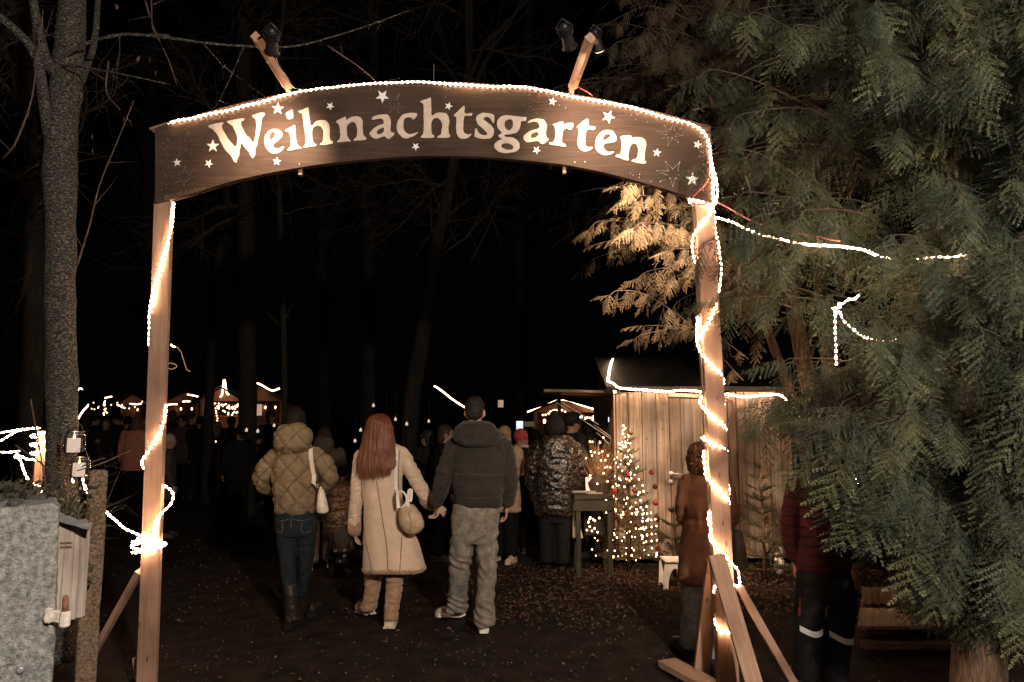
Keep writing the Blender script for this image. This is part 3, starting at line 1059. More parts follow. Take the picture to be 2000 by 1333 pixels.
def big_tree():
    Y = 4.3
    t = thing('bare_tree', 'grey barked tree on the left with forked top and long thin branch', 'tree', P(118, 960, Y) * 1.0)
    t.location.z = 0
    mb = MB()
    tr = [P(120, 1290, Y), P(122, 1050, Y), P(120, 900, Y), P(121, 780, Y), P(117, 600, Y), P(118, 450, Y), P(117, 330, Y), P(125, 220, Y), P(132, 130, Y), P(138, 50, Y), P(143, -40, Y), P(150, -200, Y), P(156, -420, Y)]
    path = smooth_path(tr, .05)
    m = len(path)
    rr = []
    for k, p in enumerate(path):
        h = p.z
        r = .083 + .035 * math.exp(-((h - 3.15) / .28) ** 2) * .35 + .05 * math.exp(-max(h, 0) / .25)
        if h > 3.6:
            r = max(.05, .095 - .035 * (h - 3.6))
        r *= 1 + .05 * noise.noise((1, h * 4, 2))
        rr.append(r)
    mb.tube(path, rr, n=26)
    # uneven bark skin
    c_of = {}
    for i, p in enumerate(mb.v):
        q = path[min(i // 26, m - 1)]
        d = (p - q)
        if d.length > 0:
            mb.v[i] = p + d.normalized() * (.007 * noise.noise((p.x * 22, p.y * 22, p.z * 9)) + .005 * noise.noise((p.x * 50, p.y * 50, p.z * 24)))
    tk = part('trunk', mb, M['bark'], t, True)
    L = [([P(121, 330, Y), P(104, 300, Y), P(88, 210, Y - .1), P(70, 110, Y - .15), P(30, 60, Y - .2), P(-30, 10, Y - .3)], .045, .02),
         ([P(128, 160, Y), P(95, 128, Y - .1), P(80, 80, Y - .15), P(66, 10, Y - .2), P(55, -70, Y - .2)], .036, .02),
         ([P(132, 170, Y), P(152, 120, Y + .1), P(158, 60, Y + .15), P(160, -60, Y + .2)], .04, .026),
         ([P(120, 420, Y), P(98, 380, Y + .15), P(92, 300, Y + .2), P(85, 180, Y + .3), P(70, 60, Y + .35), P(60, -80, Y + .4)], .035, .018),
         ([P(138, 200, Y), P(170, 130, Y + .2), P(186, 70, Y + .3), P(195, -60, Y + .4)], .026, .016),
         ([P(120, 112, Y - .05), P(135, 105, Y - .1), P(165, 86, Y - .12), P(235, 68, Y - .15), P(310, 72, Y - .15), P(400, 84, Y - .12), P(470, 90, Y - .1), P(560, 92, Y), P(630, 78, Y + .1), P(720, 50, Y + .2), P(800, 20, Y + .3)], .0105, .003),
         ([P(100, 120, Y), P(130, 130, Y - .12), P(165, 132, Y - .16), P(200, 138, Y - .2), P(260, 150, Y - .2), P(330, 165, Y - .1)], .008, .0025)]
    for pts, a, b in L:
        mb = MB()
        path = limb(mb, pts, a, b, .05, 9, .08, random.random() * 9)
        for k in range(4, len(path) - 1, 5 if a < .02 else 9):
            if random.random() < .7:
                d = V((random.gauss(0, 1), random.gauss(0, .6), random.gauss(0, 1) - .25))
                twigs(mb, path[k], d, random.uniform(.25, .6), .004, 1, .6, .03)
        part('limb', mb, M['bark'], t, True)
    for pts in ([P(150, 520, Y), P(175, 440, Y - .1), P(195, 360, Y - .2), P(232, 270, Y - .25), P(262, 195, Y - .25)],
                [P(5, 310, Y - .3), P(30, 280, Y - .4), P(60, 200, Y - .4), P(72, 120, Y - .4), P(84, 20, Y - .4)],
                [P(330, 70, Y - .15), P(300, 60, Y - .1), P(295, 0, Y), P(283, -80, Y)],
                [P(283, 0, Y), P(300, 55, Y), P(330, 120, Y), P(345, 165, Y)],
                [P(212, 120, Y - .2), P(208, 180, Y - .2), P(235, 215, Y - .2)],
                [P(640, 90, Y + .1), P(700, 130, Y + .1), P(735, 160, Y + .2)]):
        mb = MB()
        path = limb(mb, pts, .0065, .0025, .04, 5)
        for k in range(3, len(path), 7):
            twigs(mb, path[k], V((random.gauss(0, 1), random.gauss(0, .5), random.gauss(0, 1))), random.uniform(.08, .25), .0022, 0)
        part('twig', mb, M['twig_red'], t, True)
    # a few shrivelled leaves still hanging
    for (u, v) in ((228, 8), (270, 110), (293, 112), (305, 138), (221, 132), (181, 262), (182, 290), (243, 228)):
        c = P(u, v, Y - .2)
        mb = MB()
        for k in range(5):
            pass
        a = random.random() * 6
        q = V((math.cos(a) * .012, .006, math.sin(a) * .012))
        s = V((0, 0, -.04))
        mb.add([c, c + q + s * .3, c + s, c - q + s * .4, c + s * .5 + V((0, -.01, 0))], [(0, 1, 4), (1, 2, 4), (2, 3, 4), (3, 0, 4)])
        part('dry_leaf', mb, M['litter'], t)


big_tree()


def back_tree(pts, Y, r0, r1, label, nb, seed, lo=.25, hi=1.0, L=(1.2, 2.6), name='bare_tree', extra=(), upward=.35):
    random.seed(seed)
    base = P(pts[0][0], pts[0][1], Y)
    t = thing(name, label, 'tree', V((base.x, base.y, 0)), 'bare trees behind the gate')
    mb = MB()
    path = limb(mb, [V((base.x, Y, -.05))] + [P(u, v, Y) for u, v in pts[1:]], r0, r1, .15, 12, .12, seed)
    part('trunk', mb, M['bark_dark'], t, True)
    for ex in extra:
        mb = MB()
        limb(mb, [P(u, v, Y + dy) for u, v, dy in ex[0]], ex[1], ex[2], .12, 8, .1, seed)
        part('limb', mb, M['bark_dark'], t, True)
    mb = MB()
    m = len(path)
    for _ in range(nb):
        k = int(m * random.uniform(lo, hi)) - 1
        k = max(0, min(m - 1, k))
        d = V((random.gauss(0, 1), random.gauss(-.15, .8), random.gauss(upward, .45)))
        twigs(mb, path[k], d, random.uniform(*L), r1 * .4, 2, .55, .03)
    o = part('branches', mb, M['twig_far'], t, False)
    o['kind'] = 'stuff'
    return t


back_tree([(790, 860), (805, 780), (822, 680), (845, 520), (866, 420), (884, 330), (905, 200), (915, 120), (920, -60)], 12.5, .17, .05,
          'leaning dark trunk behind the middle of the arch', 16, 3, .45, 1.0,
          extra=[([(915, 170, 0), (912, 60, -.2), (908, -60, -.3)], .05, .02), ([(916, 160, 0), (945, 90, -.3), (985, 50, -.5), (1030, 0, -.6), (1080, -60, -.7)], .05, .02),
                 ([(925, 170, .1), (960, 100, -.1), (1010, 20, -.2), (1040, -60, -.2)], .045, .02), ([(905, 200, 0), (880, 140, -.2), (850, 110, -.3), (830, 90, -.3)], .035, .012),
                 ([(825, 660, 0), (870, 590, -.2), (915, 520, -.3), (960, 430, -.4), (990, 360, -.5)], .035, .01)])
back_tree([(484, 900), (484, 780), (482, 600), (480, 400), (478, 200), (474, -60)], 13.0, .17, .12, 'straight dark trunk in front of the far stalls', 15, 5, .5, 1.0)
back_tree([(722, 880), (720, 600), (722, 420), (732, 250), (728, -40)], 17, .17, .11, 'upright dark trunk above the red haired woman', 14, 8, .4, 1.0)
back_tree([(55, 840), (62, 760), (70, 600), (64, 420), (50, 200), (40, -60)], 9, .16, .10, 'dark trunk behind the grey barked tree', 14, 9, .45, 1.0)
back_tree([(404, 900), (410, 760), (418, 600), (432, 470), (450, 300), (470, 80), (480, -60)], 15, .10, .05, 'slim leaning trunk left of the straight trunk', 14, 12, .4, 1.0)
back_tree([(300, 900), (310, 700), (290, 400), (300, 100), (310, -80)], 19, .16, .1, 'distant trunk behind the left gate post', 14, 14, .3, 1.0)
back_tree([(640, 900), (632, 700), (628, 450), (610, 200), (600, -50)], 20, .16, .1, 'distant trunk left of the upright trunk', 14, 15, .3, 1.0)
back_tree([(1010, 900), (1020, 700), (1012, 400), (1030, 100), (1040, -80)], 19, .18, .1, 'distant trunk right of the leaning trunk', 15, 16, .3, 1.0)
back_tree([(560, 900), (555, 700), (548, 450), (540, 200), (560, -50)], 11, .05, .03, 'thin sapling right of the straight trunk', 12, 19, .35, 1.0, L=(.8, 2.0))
random.seed(21)


# ------------------------------------------------------------------ scale leaved conifers (flat drooping sprays)
def spray_template(seed, L=1.0, pairs=6):
    r = random.Random(seed)
    vs, ts = [], []

    def leaflet(p, d, ln, w):
        s = V((-d.y, d.x, 0)) * w
        i = len(vs)
        vs.extend([p, p + d * ln * .45 + s, p + d * ln, p + d * ln * .5 - s])
        ts.extend([(i, i + 1, i + 2), (i, i + 2, i + 3)])

    def axis(p, d, ln, w):
        s = V((-d.y, d.x, 0)) * w
        i = len(vs)
        vs.extend([p - s, p + s, p + d * ln])
        ts.append((i, i + 1, i + 2))
    axis(V((0, 0, 0)), V((0, 1, 0)), L, .010)
    for k in range(pairs):
        t = .08 + .88 * k / pairs
        for sg in (-1, 1):
            y = (t + (.04 if sg > 0 else 0)) * L
            a = sg * (R(44) + r.uniform(-.16, .12)) * (1 - .25 * t)
            d = V((math.sin(a), math.cos(a), 0))
            ln = L * (.60 * (1 - t) ** .75 * (.5 + .5 * min(1, t * 4)) + .06) * r.uniform(.7, 1.15)
            p = V((0, y, 0))
            axis(p, d, ln, .0095)
            m = max(2, int(ln / .050))
            for q in range(m):
                tt = (q + .4) / m
                for s2 in (-1, 1):
                    b = a + s2 * R(36) + r.uniform(-.1, .1)
                    d2 = V((math.sin(b), math.cos(b), 0))
                    leaflet(p + d * ln * tt, d2, .078 * (1 - .6 * tt) * r.uniform(.7, 1.25), .0095)
            leaflet(p + d * ln * .75, d, .09, .011)
    a = np.array([tuple(v) for v in vs])
    # droop along the length, ripple across
    y = a[:, 1]
    a[:, 2] = -.22 * y ** 2 + .05 * np.sin(a[:, 0] * 9 + seed) - .35 * a[:, 0] ** 2
    return a, np.array(ts)


SPRAYS = [spray_template(s) for s in (1, 2, 3, 4)]


def frame(axis, normal):
    y = axis.normalized()
    z = (normal - y * normal.dot(y)).normalized()
    x = y.cross(z)
    return Matrix((x, y, z)).transposed()


def thuja(name, label, base, cz, centre, rad, nbr, per, m_leaf, n_single, keep, seed, size=(.16, .30), trunk_pts=None, extra=(), group='conifers right of the gate'):
    """keep(point) -> bool decides where foliage grows"""
    random.seed(seed)
    t = thing(name, label, 'tree', V((base[0], base[1], 0)), group)
    mb = MB()
    for pts, r0, r1 in trunk_pts:
        limb(mb, pts, r0, r1, .08, 14, .15, seed)
    part('trunk', mb, M['bark_red'], t, True)
    br = MB()
    places = []
    tries = 0
    made = 0
    while made < nbr + len(extra) and tries < nbr * 60:
        tries += 1
        d = V((random.gauss(0, 1), random.gauss(-.35, 1), random.gauss(0, 1)))
        d.normalize()
        s = random.uniform(.70, 1.06)
        e = V((centre[0] + d.x * rad[0] * s, centre[1] + d.y * rad[1] * s, centre[2] + d.z * rad[2] * s))
        if made >= nbr:
            e = V(extra[made - nbr])
        elif not keep(e):
            continue
        made += 1
        zt = max(.5, e.z - random.uniform(-.2, .7))
        b0 = V((base[0] + (centre[0] - base[0]) * min(1, zt / max(.1, centre[2])), base[1] + (centre[1] - base[1]) * min(1, zt / max(.1, centre[2])), zt))
        out = (e - b0)
        ln = out.length
        b0 = e - out * min(1.0, 1.0 / ln)
        mid = b0.lerp(e, .55) + V((random.uniform(-.1, .1), random.uniform(-.1, .1), random.uniform(.03, .16)))
        tip = e + V((0, 0, -.05))
        path = smooth_path([b0, mid, e, tip + out.normalized() * .12 - V((0, 0, .06))], .045)
        rr = [.0055 * (1 - .8 * k / len(path)) + .001 for k in range(len(path))]
        br.tube(path, rr, n=5, caps=False)
        m = len(path)
        side0 = out.normalized().cross(V((0, 0, 1)))
        if side0.length < .1:
            side0 = V((1, 0, 0))
        side0.normalize()
        for q in range(per):
            k = int(m * (.12 + .88 * (q + random.random() * .5) / per))
            k = min(m - 2, k)
            tng = (path[k + 1] - path[k]).normalized()
            sg = 1 if q % 2 else -1
            fr = k / m
            ax = tng * random.uniform(.25, .7) + side0 * sg * random.uniform(.3, .75) * (1.15 - fr) + V((0, 0, -random.uniform(.35, 1.1)))
            nm = out.normalized() * .8 + V((0, -.5, .18)) + V((random.gauss(0, .33), random.gauss(0, .3), random.gauss(0, .33)))
            places.append((path[k], frame(ax, nm), random.uniform(*size) * (1.05 - .35 * fr), random.randrange(4)))
        # tip spray
        places.append((path[-2], frame(out.normalized() + V((0, 0, -.5)), V((0, -.4, .8))), random.uniform(*size), random.randrange(4)))
    o = part('branch_wood', br, M['branch'], t, True)
    o['kind'] = 'stuff'
    places.sort(key=lambda q: q[0].y)
    off = wloc(t)
    if n_single:
        meshes = []
        for k, (a, ts) in enumerate(SPRAYS):
            me = fast_mesh('spray', a, ts)
            me.materials.append(m_leaf[k % len(m_leaf)])
            meshes.append(me)
        vis = [i for i, q in enumerate(places) if abs(q[0].x) / q[0].y < .72 and q[0].z < 1.6 + .62 * q[0].y][:n_single]
        chosen = set(vis)
        for i in vis:
            q = places[i]
            so = bpy.data.objects.new('spray', meshes[q[3]])
            COL.objects.link(so)
            so.parent = t
            so.matrix_local = Matrix.Translation(q[0] - off) @ q[1].to_4x4() @ Matrix.Scale(q[2], 4)
        rest = [q for i, q in enumerate(places) if i not in chosen]
    else:
        rest = places
    va, ta, mi, o_ = [], [], [], 0
    for p, fm, s, k in rest:
        a, ts = SPRAYS[k]
        fmn = np.array(fm)
        va.append(a @ fmn.T * s + np.array(p - off))
        ta.append(ts + o_)
        mi.append(np.full(len(ts), k % len(m_leaf), dtype=np.int32))
        o_ += len(a)
    me = fast_mesh('crown', np.concatenate(va), np.concatenate(ta))
    for m_ in m_leaf:
        me.materials.append(m_)
    me.polygons.foreach_set('material_index', np.concatenate(mi))
    o = link('crown', me, None, t)
    o['kind'] = 'stuff'
    return t


def keep_near(p):
    if p.y > 4.7 or p.y < 1.6 or p.x > 3.6 or p.x < 1.08:
        return False
    # the skirt rises towards the path
    xs, zs = p.x * 4 / p.y, 1.6 + (p.z - 1.6) * 4 / p.y
    lim = float(np.interp(xs, (1.2, 1.35, 1.46, 1.60, 1.83, 1.96, 2.2, 2.6, 3.2), (2.5, 2.25, 2.0, 1.72, 1.45, 1.2, 1.05, .92, .7)))
    return zs > lim


Yt = 4.2
random.seed(55)
LOW = [P(random.uniform(1515, 1600), random.uniform(730, 800), random.uniform(3.8, 4.3)) for _ in range(8)]
LOW += [P(random.uniform(1600, 1730), random.uniform(780, 890), random.uniform(3.5, 4.1)) for _ in range(26)]
LOW += [P(random.uniform(1690, 1790), random.uniform(880, 990), random.uniform(3.4, 4.0)) for _ in range(20)]
LOW += [P(random.uniform(1780, 2000), random.uniform(960, 1130), random.uniform(3.0, 3.8)) for _ in range(20)]
thuja('conifer', 'broad dark green conifer with flat drooping sprays filling the right side', (P(1905, 1200, Yt).x, Yt), 0, (2.75, 4.55, 2.6), (1.68, 1.75, 2.6), 270, 13, [M['thuja'], M['thuja0'], M['thuja1'], M['thuja2']], 290, keep_near, 5, (.17, .36),
      [([P(1912, 1420, Yt), P(1905, 1250, Yt), P(1900, 1100, Yt), P(1890, 800, Yt), P(1870, 400, Yt), P(1860, 0, Yt)], .13, .06),
       ([P(1940, 1420, Yt + .3), P(1950, 1200, Yt + .3), P(1990, 900, Yt + .3), P(2010, 500, Yt + .3)], .07, .04)], LOW)


def keep_far(p):
    if p.x > 3.0 or p.z < 2.25 + .35 * max(0, p.x - 1.0):
        return False
    return p.y < 7.6


Yt = 6.9
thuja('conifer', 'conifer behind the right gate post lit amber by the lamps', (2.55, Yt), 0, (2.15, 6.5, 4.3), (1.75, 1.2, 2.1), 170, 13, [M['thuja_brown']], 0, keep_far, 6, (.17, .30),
      [([V((3.0, Yt, -.05)), V((2.92, Yt, 1.5)), V((2.72, Yt, 3.0)), V((2.6, Yt, 5.5))], .10, .05),
       ([V((3.2, Yt + .1, -.05)), V((3.15, Yt + .1, 1.5)), V((3.05, Yt + .1, 3.2)), V((3.1, Yt, 5.5))], .08, .04),
       ([V((3.1, Yt + .2, -.05)), V((2.8, Yt + .2, 1.7)), V((2.4, Yt + .2, 3.1)), V((2.0, Yt, 5.0))], .06, .03)])
random.seed(33)

# ------------------------------------------------------------------ the wooden entrance arch
YA = 4.5
YF = 4.447          # front of the sign board


def z1(pts, ox, oy, s):
    return [(ox + x / s, oy + y / s) for x, y in pts]


S1 = (300, 200, 6.6654)
S2 = (520, 160, 6.6654)
S3 = (720, 160, 6.6654)
S4 = (920, 160, 6.6654)
S5 = (1080, 180, 5.553)
LETTERS = [
    ('W', S1, [(710,300),(800,283),(890,262),(912,275),(885,300),(895,350),(950,450),(1000,515),(1060,582),(1085,560),(1090,470),(1085,425),(1050,350),(1025,305),(990,290),(958,262),(960,245),(1070,228),(1180,210),(1175,238),(1140,250),(1140,300),(1180,380),(1215,440),(1245,458),(1290,530),(1310,510),(1330,400),(1340,300),(1330,222),(1290,195),(1275,178),(1390,135),(1450,138),(1448,165),(1410,215),(1395,330),(1355,510),(1350,560),(1325,600),(1320,700),(1295,727),(1275,720),(1250,670),(1245,650),(1210,620),(1140,525),(1120,620),(1115,690),(1090,740),(1080,787),(1055,785),(1010,700),(950,640),(880,530),(830,420),(770,350),(720,332)], []),
    ('e', S1, [(1440,520),(1450,440),(1490,380),(1550,350),(1620,352),(1665,385),(1684,430),(1655,475),(1600,520),(1560,545),(1555,580),(1590,607),(1640,602),(1670,582),(1700,572),(1698,600),(1660,640),(1610,668),(1556,675),(1500,645),(1460,592)], [[(1512,400),(1560,385),(1590,420),(1570,460),(1530,495),(1508,470)]]),
    ('i', S2, [(240,635),(330,590),(375,555),(378,640),(390,740),(405,830),(460,855),(455,872),(370,880),(340,895),(280,898),(275,880),(320,850),(320,750),(300,660),(260,650)], []),
    ('i', S2, [(250,410),(330,365),(345,368),(355,460),(340,485),(275,492),(262,430)], []),
    ('h', S2, [(420,385),(500,355),(540,330),(555,345),(560,450),(578,572),(605,570),(640,522),(700,502),(770,502),(810,540),(828,600),(825,700),(832,760),(870,785),(868,803),(800,822),(700,828),(700,812),(740,775),(745,700),(745,640),(720,590),(660,572),(610,600),(595,650),(600,740),(620,800),(660,820),(655,838),(560,852),(485,860),(490,845),(515,810),(510,700),(490,560),(475,430),(460,410),(425,400)], []),
    ('n', S2, [(905,515),(960,490),(1030,455),(1040,470),(1042,508),(1100,465),(1180,450),(1240,470),(1258,530),(1255,620),(1265,700),(1308,740),(1300,758),(1210,768),(1135,772),(1140,755),(1180,720),(1185,620),(1165,540),(1120,520),(1060,560),(1045,600),(1050,690),(1065,735),(1100,765),(1085,785),(1060,776),(1000,788),(925,790),(925,772),(960,750),(965,680),(955,600),(940,545),(912,532)], []),
    ('a', S3, [(35,490),(60,455),(130,430),(240,425),(270,450),(292,500),(285,600),(290,650),(305,668),(340,662),(330,690),(280,742),(245,745),(205,710),(160,725),(90,748),(45,725),(15,690),(18,660),(80,595),(150,560),(200,548),(195,510),(170,480),(110,485),(60,502)], [[(105,650),(140,615),(200,600),(200,650),(170,680),(115,690)]]),
    ('c', S3, [(362,590),(375,530),(420,450),(460,425),(530,405),(620,408),(635,425),(620,460),(585,500),(565,480),(540,465),(480,470),(455,500),(450,600),(470,650),(520,685),(570,680),(640,655),(635,675),(580,715),(490,742),(430,725),(380,670)], []),
    ('h', S3, [(668,255),(750,230),(800,205),(812,220),(815,330),(816,443),(835,442),(870,415),(930,402),(1010,412),(1040,450),(1055,510),(1040,590),(1040,670),(1065,700),(1055,728),(990,732),(890,732),(900,712),(945,690),(950,620),(960,590),(945,510),(900,470),(850,475),(815,520),(815,600),(820,680),(860,710),(850,732),(680,732),(675,720),(715,680),(720,560),(715,430),(720,330),(710,285),(680,275)], []),
    ('t', S3, [(1100,445),(1180,370),(1240,312),(1250,330),(1245,415),(1300,420),(1345,405),(1348,430),(1335,450),(1250,440),(1235,500),(1230,600),(1240,670),(1290,690),(1340,675),(1330,700),(1280,740),(1230,748),(1180,735),(1150,690),(1135,610),(1145,520),(1140,455)], []),
    ('s', S4, [(62,500),(75,450),(110,425),(160,405),(240,412),(300,430),(305,480),(300,540),(280,540),(265,500),(240,470),(200,455),(165,475),(165,495),(200,525),(260,570),(300,620),(300,680),(270,725),(230,748),(130,745),(60,725),(45,710),(60,605),(75,610),(85,650),(130,690),(180,700),(210,690),(205,665),(150,610),(90,560)], []),
    ('g', S4, [(335,545),(350,495),(390,455),(450,435),(560,448),(640,458),(720,460),(725,490),(715,510),(650,515),(645,570),(620,640),(580,670),(510,685),(440,690),(430,705),(450,722),(540,725),(600,760),(635,810),(630,870),(590,910),(480,935),(400,925),(330,895),(300,850),(305,810),(350,770),(410,745),(360,720),(355,700),(405,668),(350,610)], [[(440,520),(480,490),(530,490),(548,530),(545,590),(505,640),(460,625),(435,570)], [(385,845),(410,810),(470,800),(530,820),(555,860),(530,890),(450,885)]]),
    ('a', S4, [(735,530),(770,500),(860,478),(940,488),(975,530),(990,580),(975,660),(980,730),(1010,742),(1005,765),(950,810),(915,815),(875,770),(820,780),(730,795),(690,760),(680,715),(700,690),(770,640),(890,610),(890,560),(860,525),(800,525),(745,540)], [[(780,700),(800,670),(870,655),(880,690),(840,730),(790,735)]]),
    ('r', S4, [(1058,555),(1140,530),(1205,515),(1205,565),(1250,540),(1330,535),(1335,575),(1310,620),(1280,630),(1240,605),(1195,640),(1185,720),(1180,790),(1240,825),(1230,850),(1180,845),(1110,830),(1020,820),(1015,795),(1070,790),(1095,730),(1100,640),(1085,580)], []),
    ('t', S4, [(1370,590),(1450,520),(1510,478),(1530,500),(1525,580),(1615,585),(1618,610),(1600,630),(1520,620),(1495,660),(1485,760),(1490,840),(1530,855),(1580,850),(1580,870),(1540,900),(1480,912),(1430,895),(1395,850),(1380,790),(1400,680),(1395,605)], []),
    ('e', S5, [(455,570),(470,500),(520,430),(580,410),(640,420),(685,470),(692,530),(640,555),(560,560),(545,590),(560,625),(600,655),(660,645),(655,665),(610,685),(550,688),(490,660),(458,610)], [[(540,500),(570,462),(610,458),(625,480),(590,510),(545,530)]]),
    ('n', S5, [(725,490),(740,478),(855,470),(850,500),(900,490),(960,495),(1000,520),(1015,560),(1000,650),(990,740),(1015,765),(1000,780),(930,775),(850,755),(855,740),(910,720),(925,650),(920,590),(890,555),(850,570),(830,620),(815,700),(825,735),(810,748),(740,725),(675,700),(690,680),(730,680),(745,600),(740,520)], []),
]
TOP = [(303, 253), (330, 243), (390, 223), (450, 206), (510, 192), (570, 180), (640, 171), (700, 166), (770, 161), (830, 160), (900, 161), (960, 165), (1030, 171), (1100, 181), (1180, 195), (1250, 210), (1320, 228), (1386, 247)]
BOT = [(303, 396), (345, 386), (400, 370), (460, 352), (520, 339), (587, 327), (640, 319), (700, 313), (770, 307), (850, 304), (930, 306), (1000, 311), (1060, 317), (1110, 323), (1180, 337), (1250, 355), (1310, 373), (1350, 386), (1391, 397)]


def interp(tab, u):
    for (a, b), (c, d) in zip(tab, tab[1:]):
        if a <= u <= c:
            return b + (d - b) * (u - a) / (c - a)
    return tab[0][1] if u < tab[0][0] else tab[-1][1]


arch = thing('entrance_arch', 'timber entrance arch with curved brown lettered sign between two posts', 'entrance arch', (0.0, YA, 0))

# posts: squared timbers, the whole frame leans a touch
LP0, LP1 = P(285.5, 1372, YA), P(322.5, 330, YA)
RP0, RP1 = P(1425, 1360, YA), P(1371.5, 330, YA)
# bring the left post down to the soil
LP0 = LP1 + (LP0 - LP1) * ((LP1.z + .03) / (LP1.z - LP0.z))
RP0 = RP1 + (RP0 - RP1) * ((RP1.z + .03) / (RP1.z - RP0.z))
mb = MB(); mb.bar(LP0, LP1, .112, .042, ch=.08, segs=14, warp=.004)
part('post', mb, M['timber'], arch)
mb = MB(); mb.bar(RP0, RP1, .118, .042, ch=.08, segs=14, warp=.004)
part('post', mb, M['timber'], arch)
# doubled rear plank on the right post
mb = MB(); mb.bar(RP0 + V((-.012, .042, 0)), RP1 + V((-.012, .042, -.2)), .10, .038, ch=.05, segs=10, warp=.003)
part('post_plank', mb, M['timber_old'], arch)
# braces and foot boards
for p, q, w, d, dy in ((P(273, 1116, YA), P(160, 1318, YA + .35), .034, .05, 0), (P(1399, 1085, YA - .10), P(1476, 1350, YA - .42), .095, .035, 0),
                       (P(1396, 1095, YA + .10), P(1372, 1296, YA + .28), .10, .035, 0), (P(1443, 1146, YA + .02), P(1556, 1345, YA - .03), .045, .05, 0)):
    q = p + (q - p) * ((p.z + .01) / max(.05, (p.z - q.z)))
    mb = MB(); mb.bar(p, q, w, d, ch=.06)
    part('brace', mb, M['timber'], arch)
q = P(1372, 1296, YA + .28)
mb = MB(); mb.bar(V((P(1316, 1300, 4.78).x, 4.98, .03)), V((P(1400, 1335, 4.6).x, 4.42, .03)), .14, .045, up=(0, 0, 1))
part('foot_board', mb, M['timber'], arch)
mb = MB(); mb.bar(P(268, 1330, YA + .1) * 1, P(264, 1285, YA + .1), .03, .012)
part('foot_peg', mb, M['timber_grey'], arch)

# sign board
mb = MB()
front, back = [], []
us = sorted(set([303 + (1388 - 303) * k / 60 for k in range(61)]))
tops = [P(u, interp(TOP, u), YF) for u in us]
bots = [P(u + (3 if u > 1380 else 0), interp(BOT, u), YF) for u in us]
n = len(us)
th = V((0, .022, 0))
vs = tops + bots + [p + th for p in tops] + [p + th for p in bots]
fs, uv = [], []
for i in range(n - 1):
    fs.append((i, i + 1, n + i + 1, n + i)[::-1]); uv.append(tuple((vs[k].x, vs[k].z) for k in fs[-1]))
    fs.append((2 * n + i, 2 * n + i + 1, 3 * n + i + 1, 3 * n + i)); uv.append(tuple((vs[k].x, vs[k].z) for k in fs[-1]))
    fs.append((i, 2 * n + i, 2 * n + i + 1, i + 1)[::-1]); uv.append(tuple((vs[k].x, vs[k].z + vs[k].y) for k in fs[-1]))
    fs.append((n + i, 3 * n + i, 3 * n + i + 1, n + i + 1)); uv.append(tuple((vs[k].x, vs[k].z + vs[k].y) for k in fs[-1]))
fs.append((0, n, 3 * n, 2 * n)); uv.append(tuple((vs[k].x, vs[k].z + vs[k].y) for k in fs[-1]))
fs.append((n - 1, 2 * n - 1, 4 * n - 1, 3 * n - 1)[::-1]); uv.append(tuple((vs[k].x, vs[k].z + vs[k].y) for k in fs[-1]))
mb.add(vs, fs, uv)
sign = part('sign_board', mb, M['sign'], arch)
# rear board of the hollow sign, seen as a second edge above the front one
mb = MB()
tp2 = [p + V((0, .075, .006 + .022 * math.exp(-((us[i] - 470) / 90) ** 2))) for i, p in enumerate(tops)]
bt2 = [p + V((0, .075, .02)) for p in bots]
vs = tp2 + bt2 + [p + th for p in tp2] + [p + th for p in bt2]
mb.add(vs, fs, uv)
part('rear_board', mb, M['sign'], arch)
# bent lath that closes the top
mb = MB()
rs = []
for k, p in enumerate(tops):
    q = p + V((0, 0, .004))
    rs.append([q + V((0, .0225, 0)), q + V((0, .0735, .002)), q + V((0, .0735, .008)), q + V((0, .0225, .008))])
mb.rings(rs)
part('top_lath', mb, M['timber_old'], arch)
mb = MB(); mb.bar(P(297, 256, YF + .02), P(336, 243, YF + .02), .012, .07, up=(0, 1, 0))
part('lath_end', mb, M['timber_old'], arch)


# lettering: sawn from thin ply, painted cream
def letter_mesh(outer, holes, depth, y0, wob=0.0):
    cu = bpy.data.curves.new('tmp', 'CURVE')
    cu.dimensions = '2D'
    cu.fill_mode = 'BOTH'
    cu.extrude = depth / 2
    for poly in [outer] + holes:
        pts = [P(u, v, y0) for u, v in poly]
        # soften with one corner cutting pass so that it looks cut by hand
        q = []
        m = len(pts)
        for i in range(m):
            a, b = pts[i], pts[(i + 1) % m]
            q.append(a.lerp(b, .2)); q.append(a.lerp(b, .8))
        if wob:
            q = [p + V((wob * noise.noise((p.x * 90, p.z * 90, 1)), 0, wob * noise.noise((p.x * 90, p.z * 90, 5)))) for p in q]
        sp = cu.splines.new('POLY')
        sp.points.add(len(q) - 1)
        for i, p in enumerate(q):
            sp.points[i].co = (p.x, p.z, 0, 1)
        sp.use_cyclic_u = True
    o = bpy.data.objects.new('tmp', cu)
    COL.objects.link(o)
    me = bpy.data.meshes.new_from_object(o.evaluated_get(bpy.context.evaluated_depsgraph_get()))
    bpy.data.objects.remove(o)
    bpy.data.curves.remove(cu)
    # curve XY -> world XZ
    me.transform(Matrix(((1, 0, 0, 0), (0, 0, -1, 0), (0, 1, 0, 0), (0, 0, 0, 1))))
    me.transform(Matrix.Translation((0, y0, 0)))
    return me


def on_sign(name, me, m):
    me.transform(Matrix.Translation(-wloc(sign)))
    me.name = name
    return link(name, me, m, sign)


for ch, S, outer, holes in LETTERS:
    me = letter_mesh(z1(outer, *S), [z1(h, *S) for h in holes], .005, YF - .0030, .0025)
    on_sign('letter', me, M['letter'])
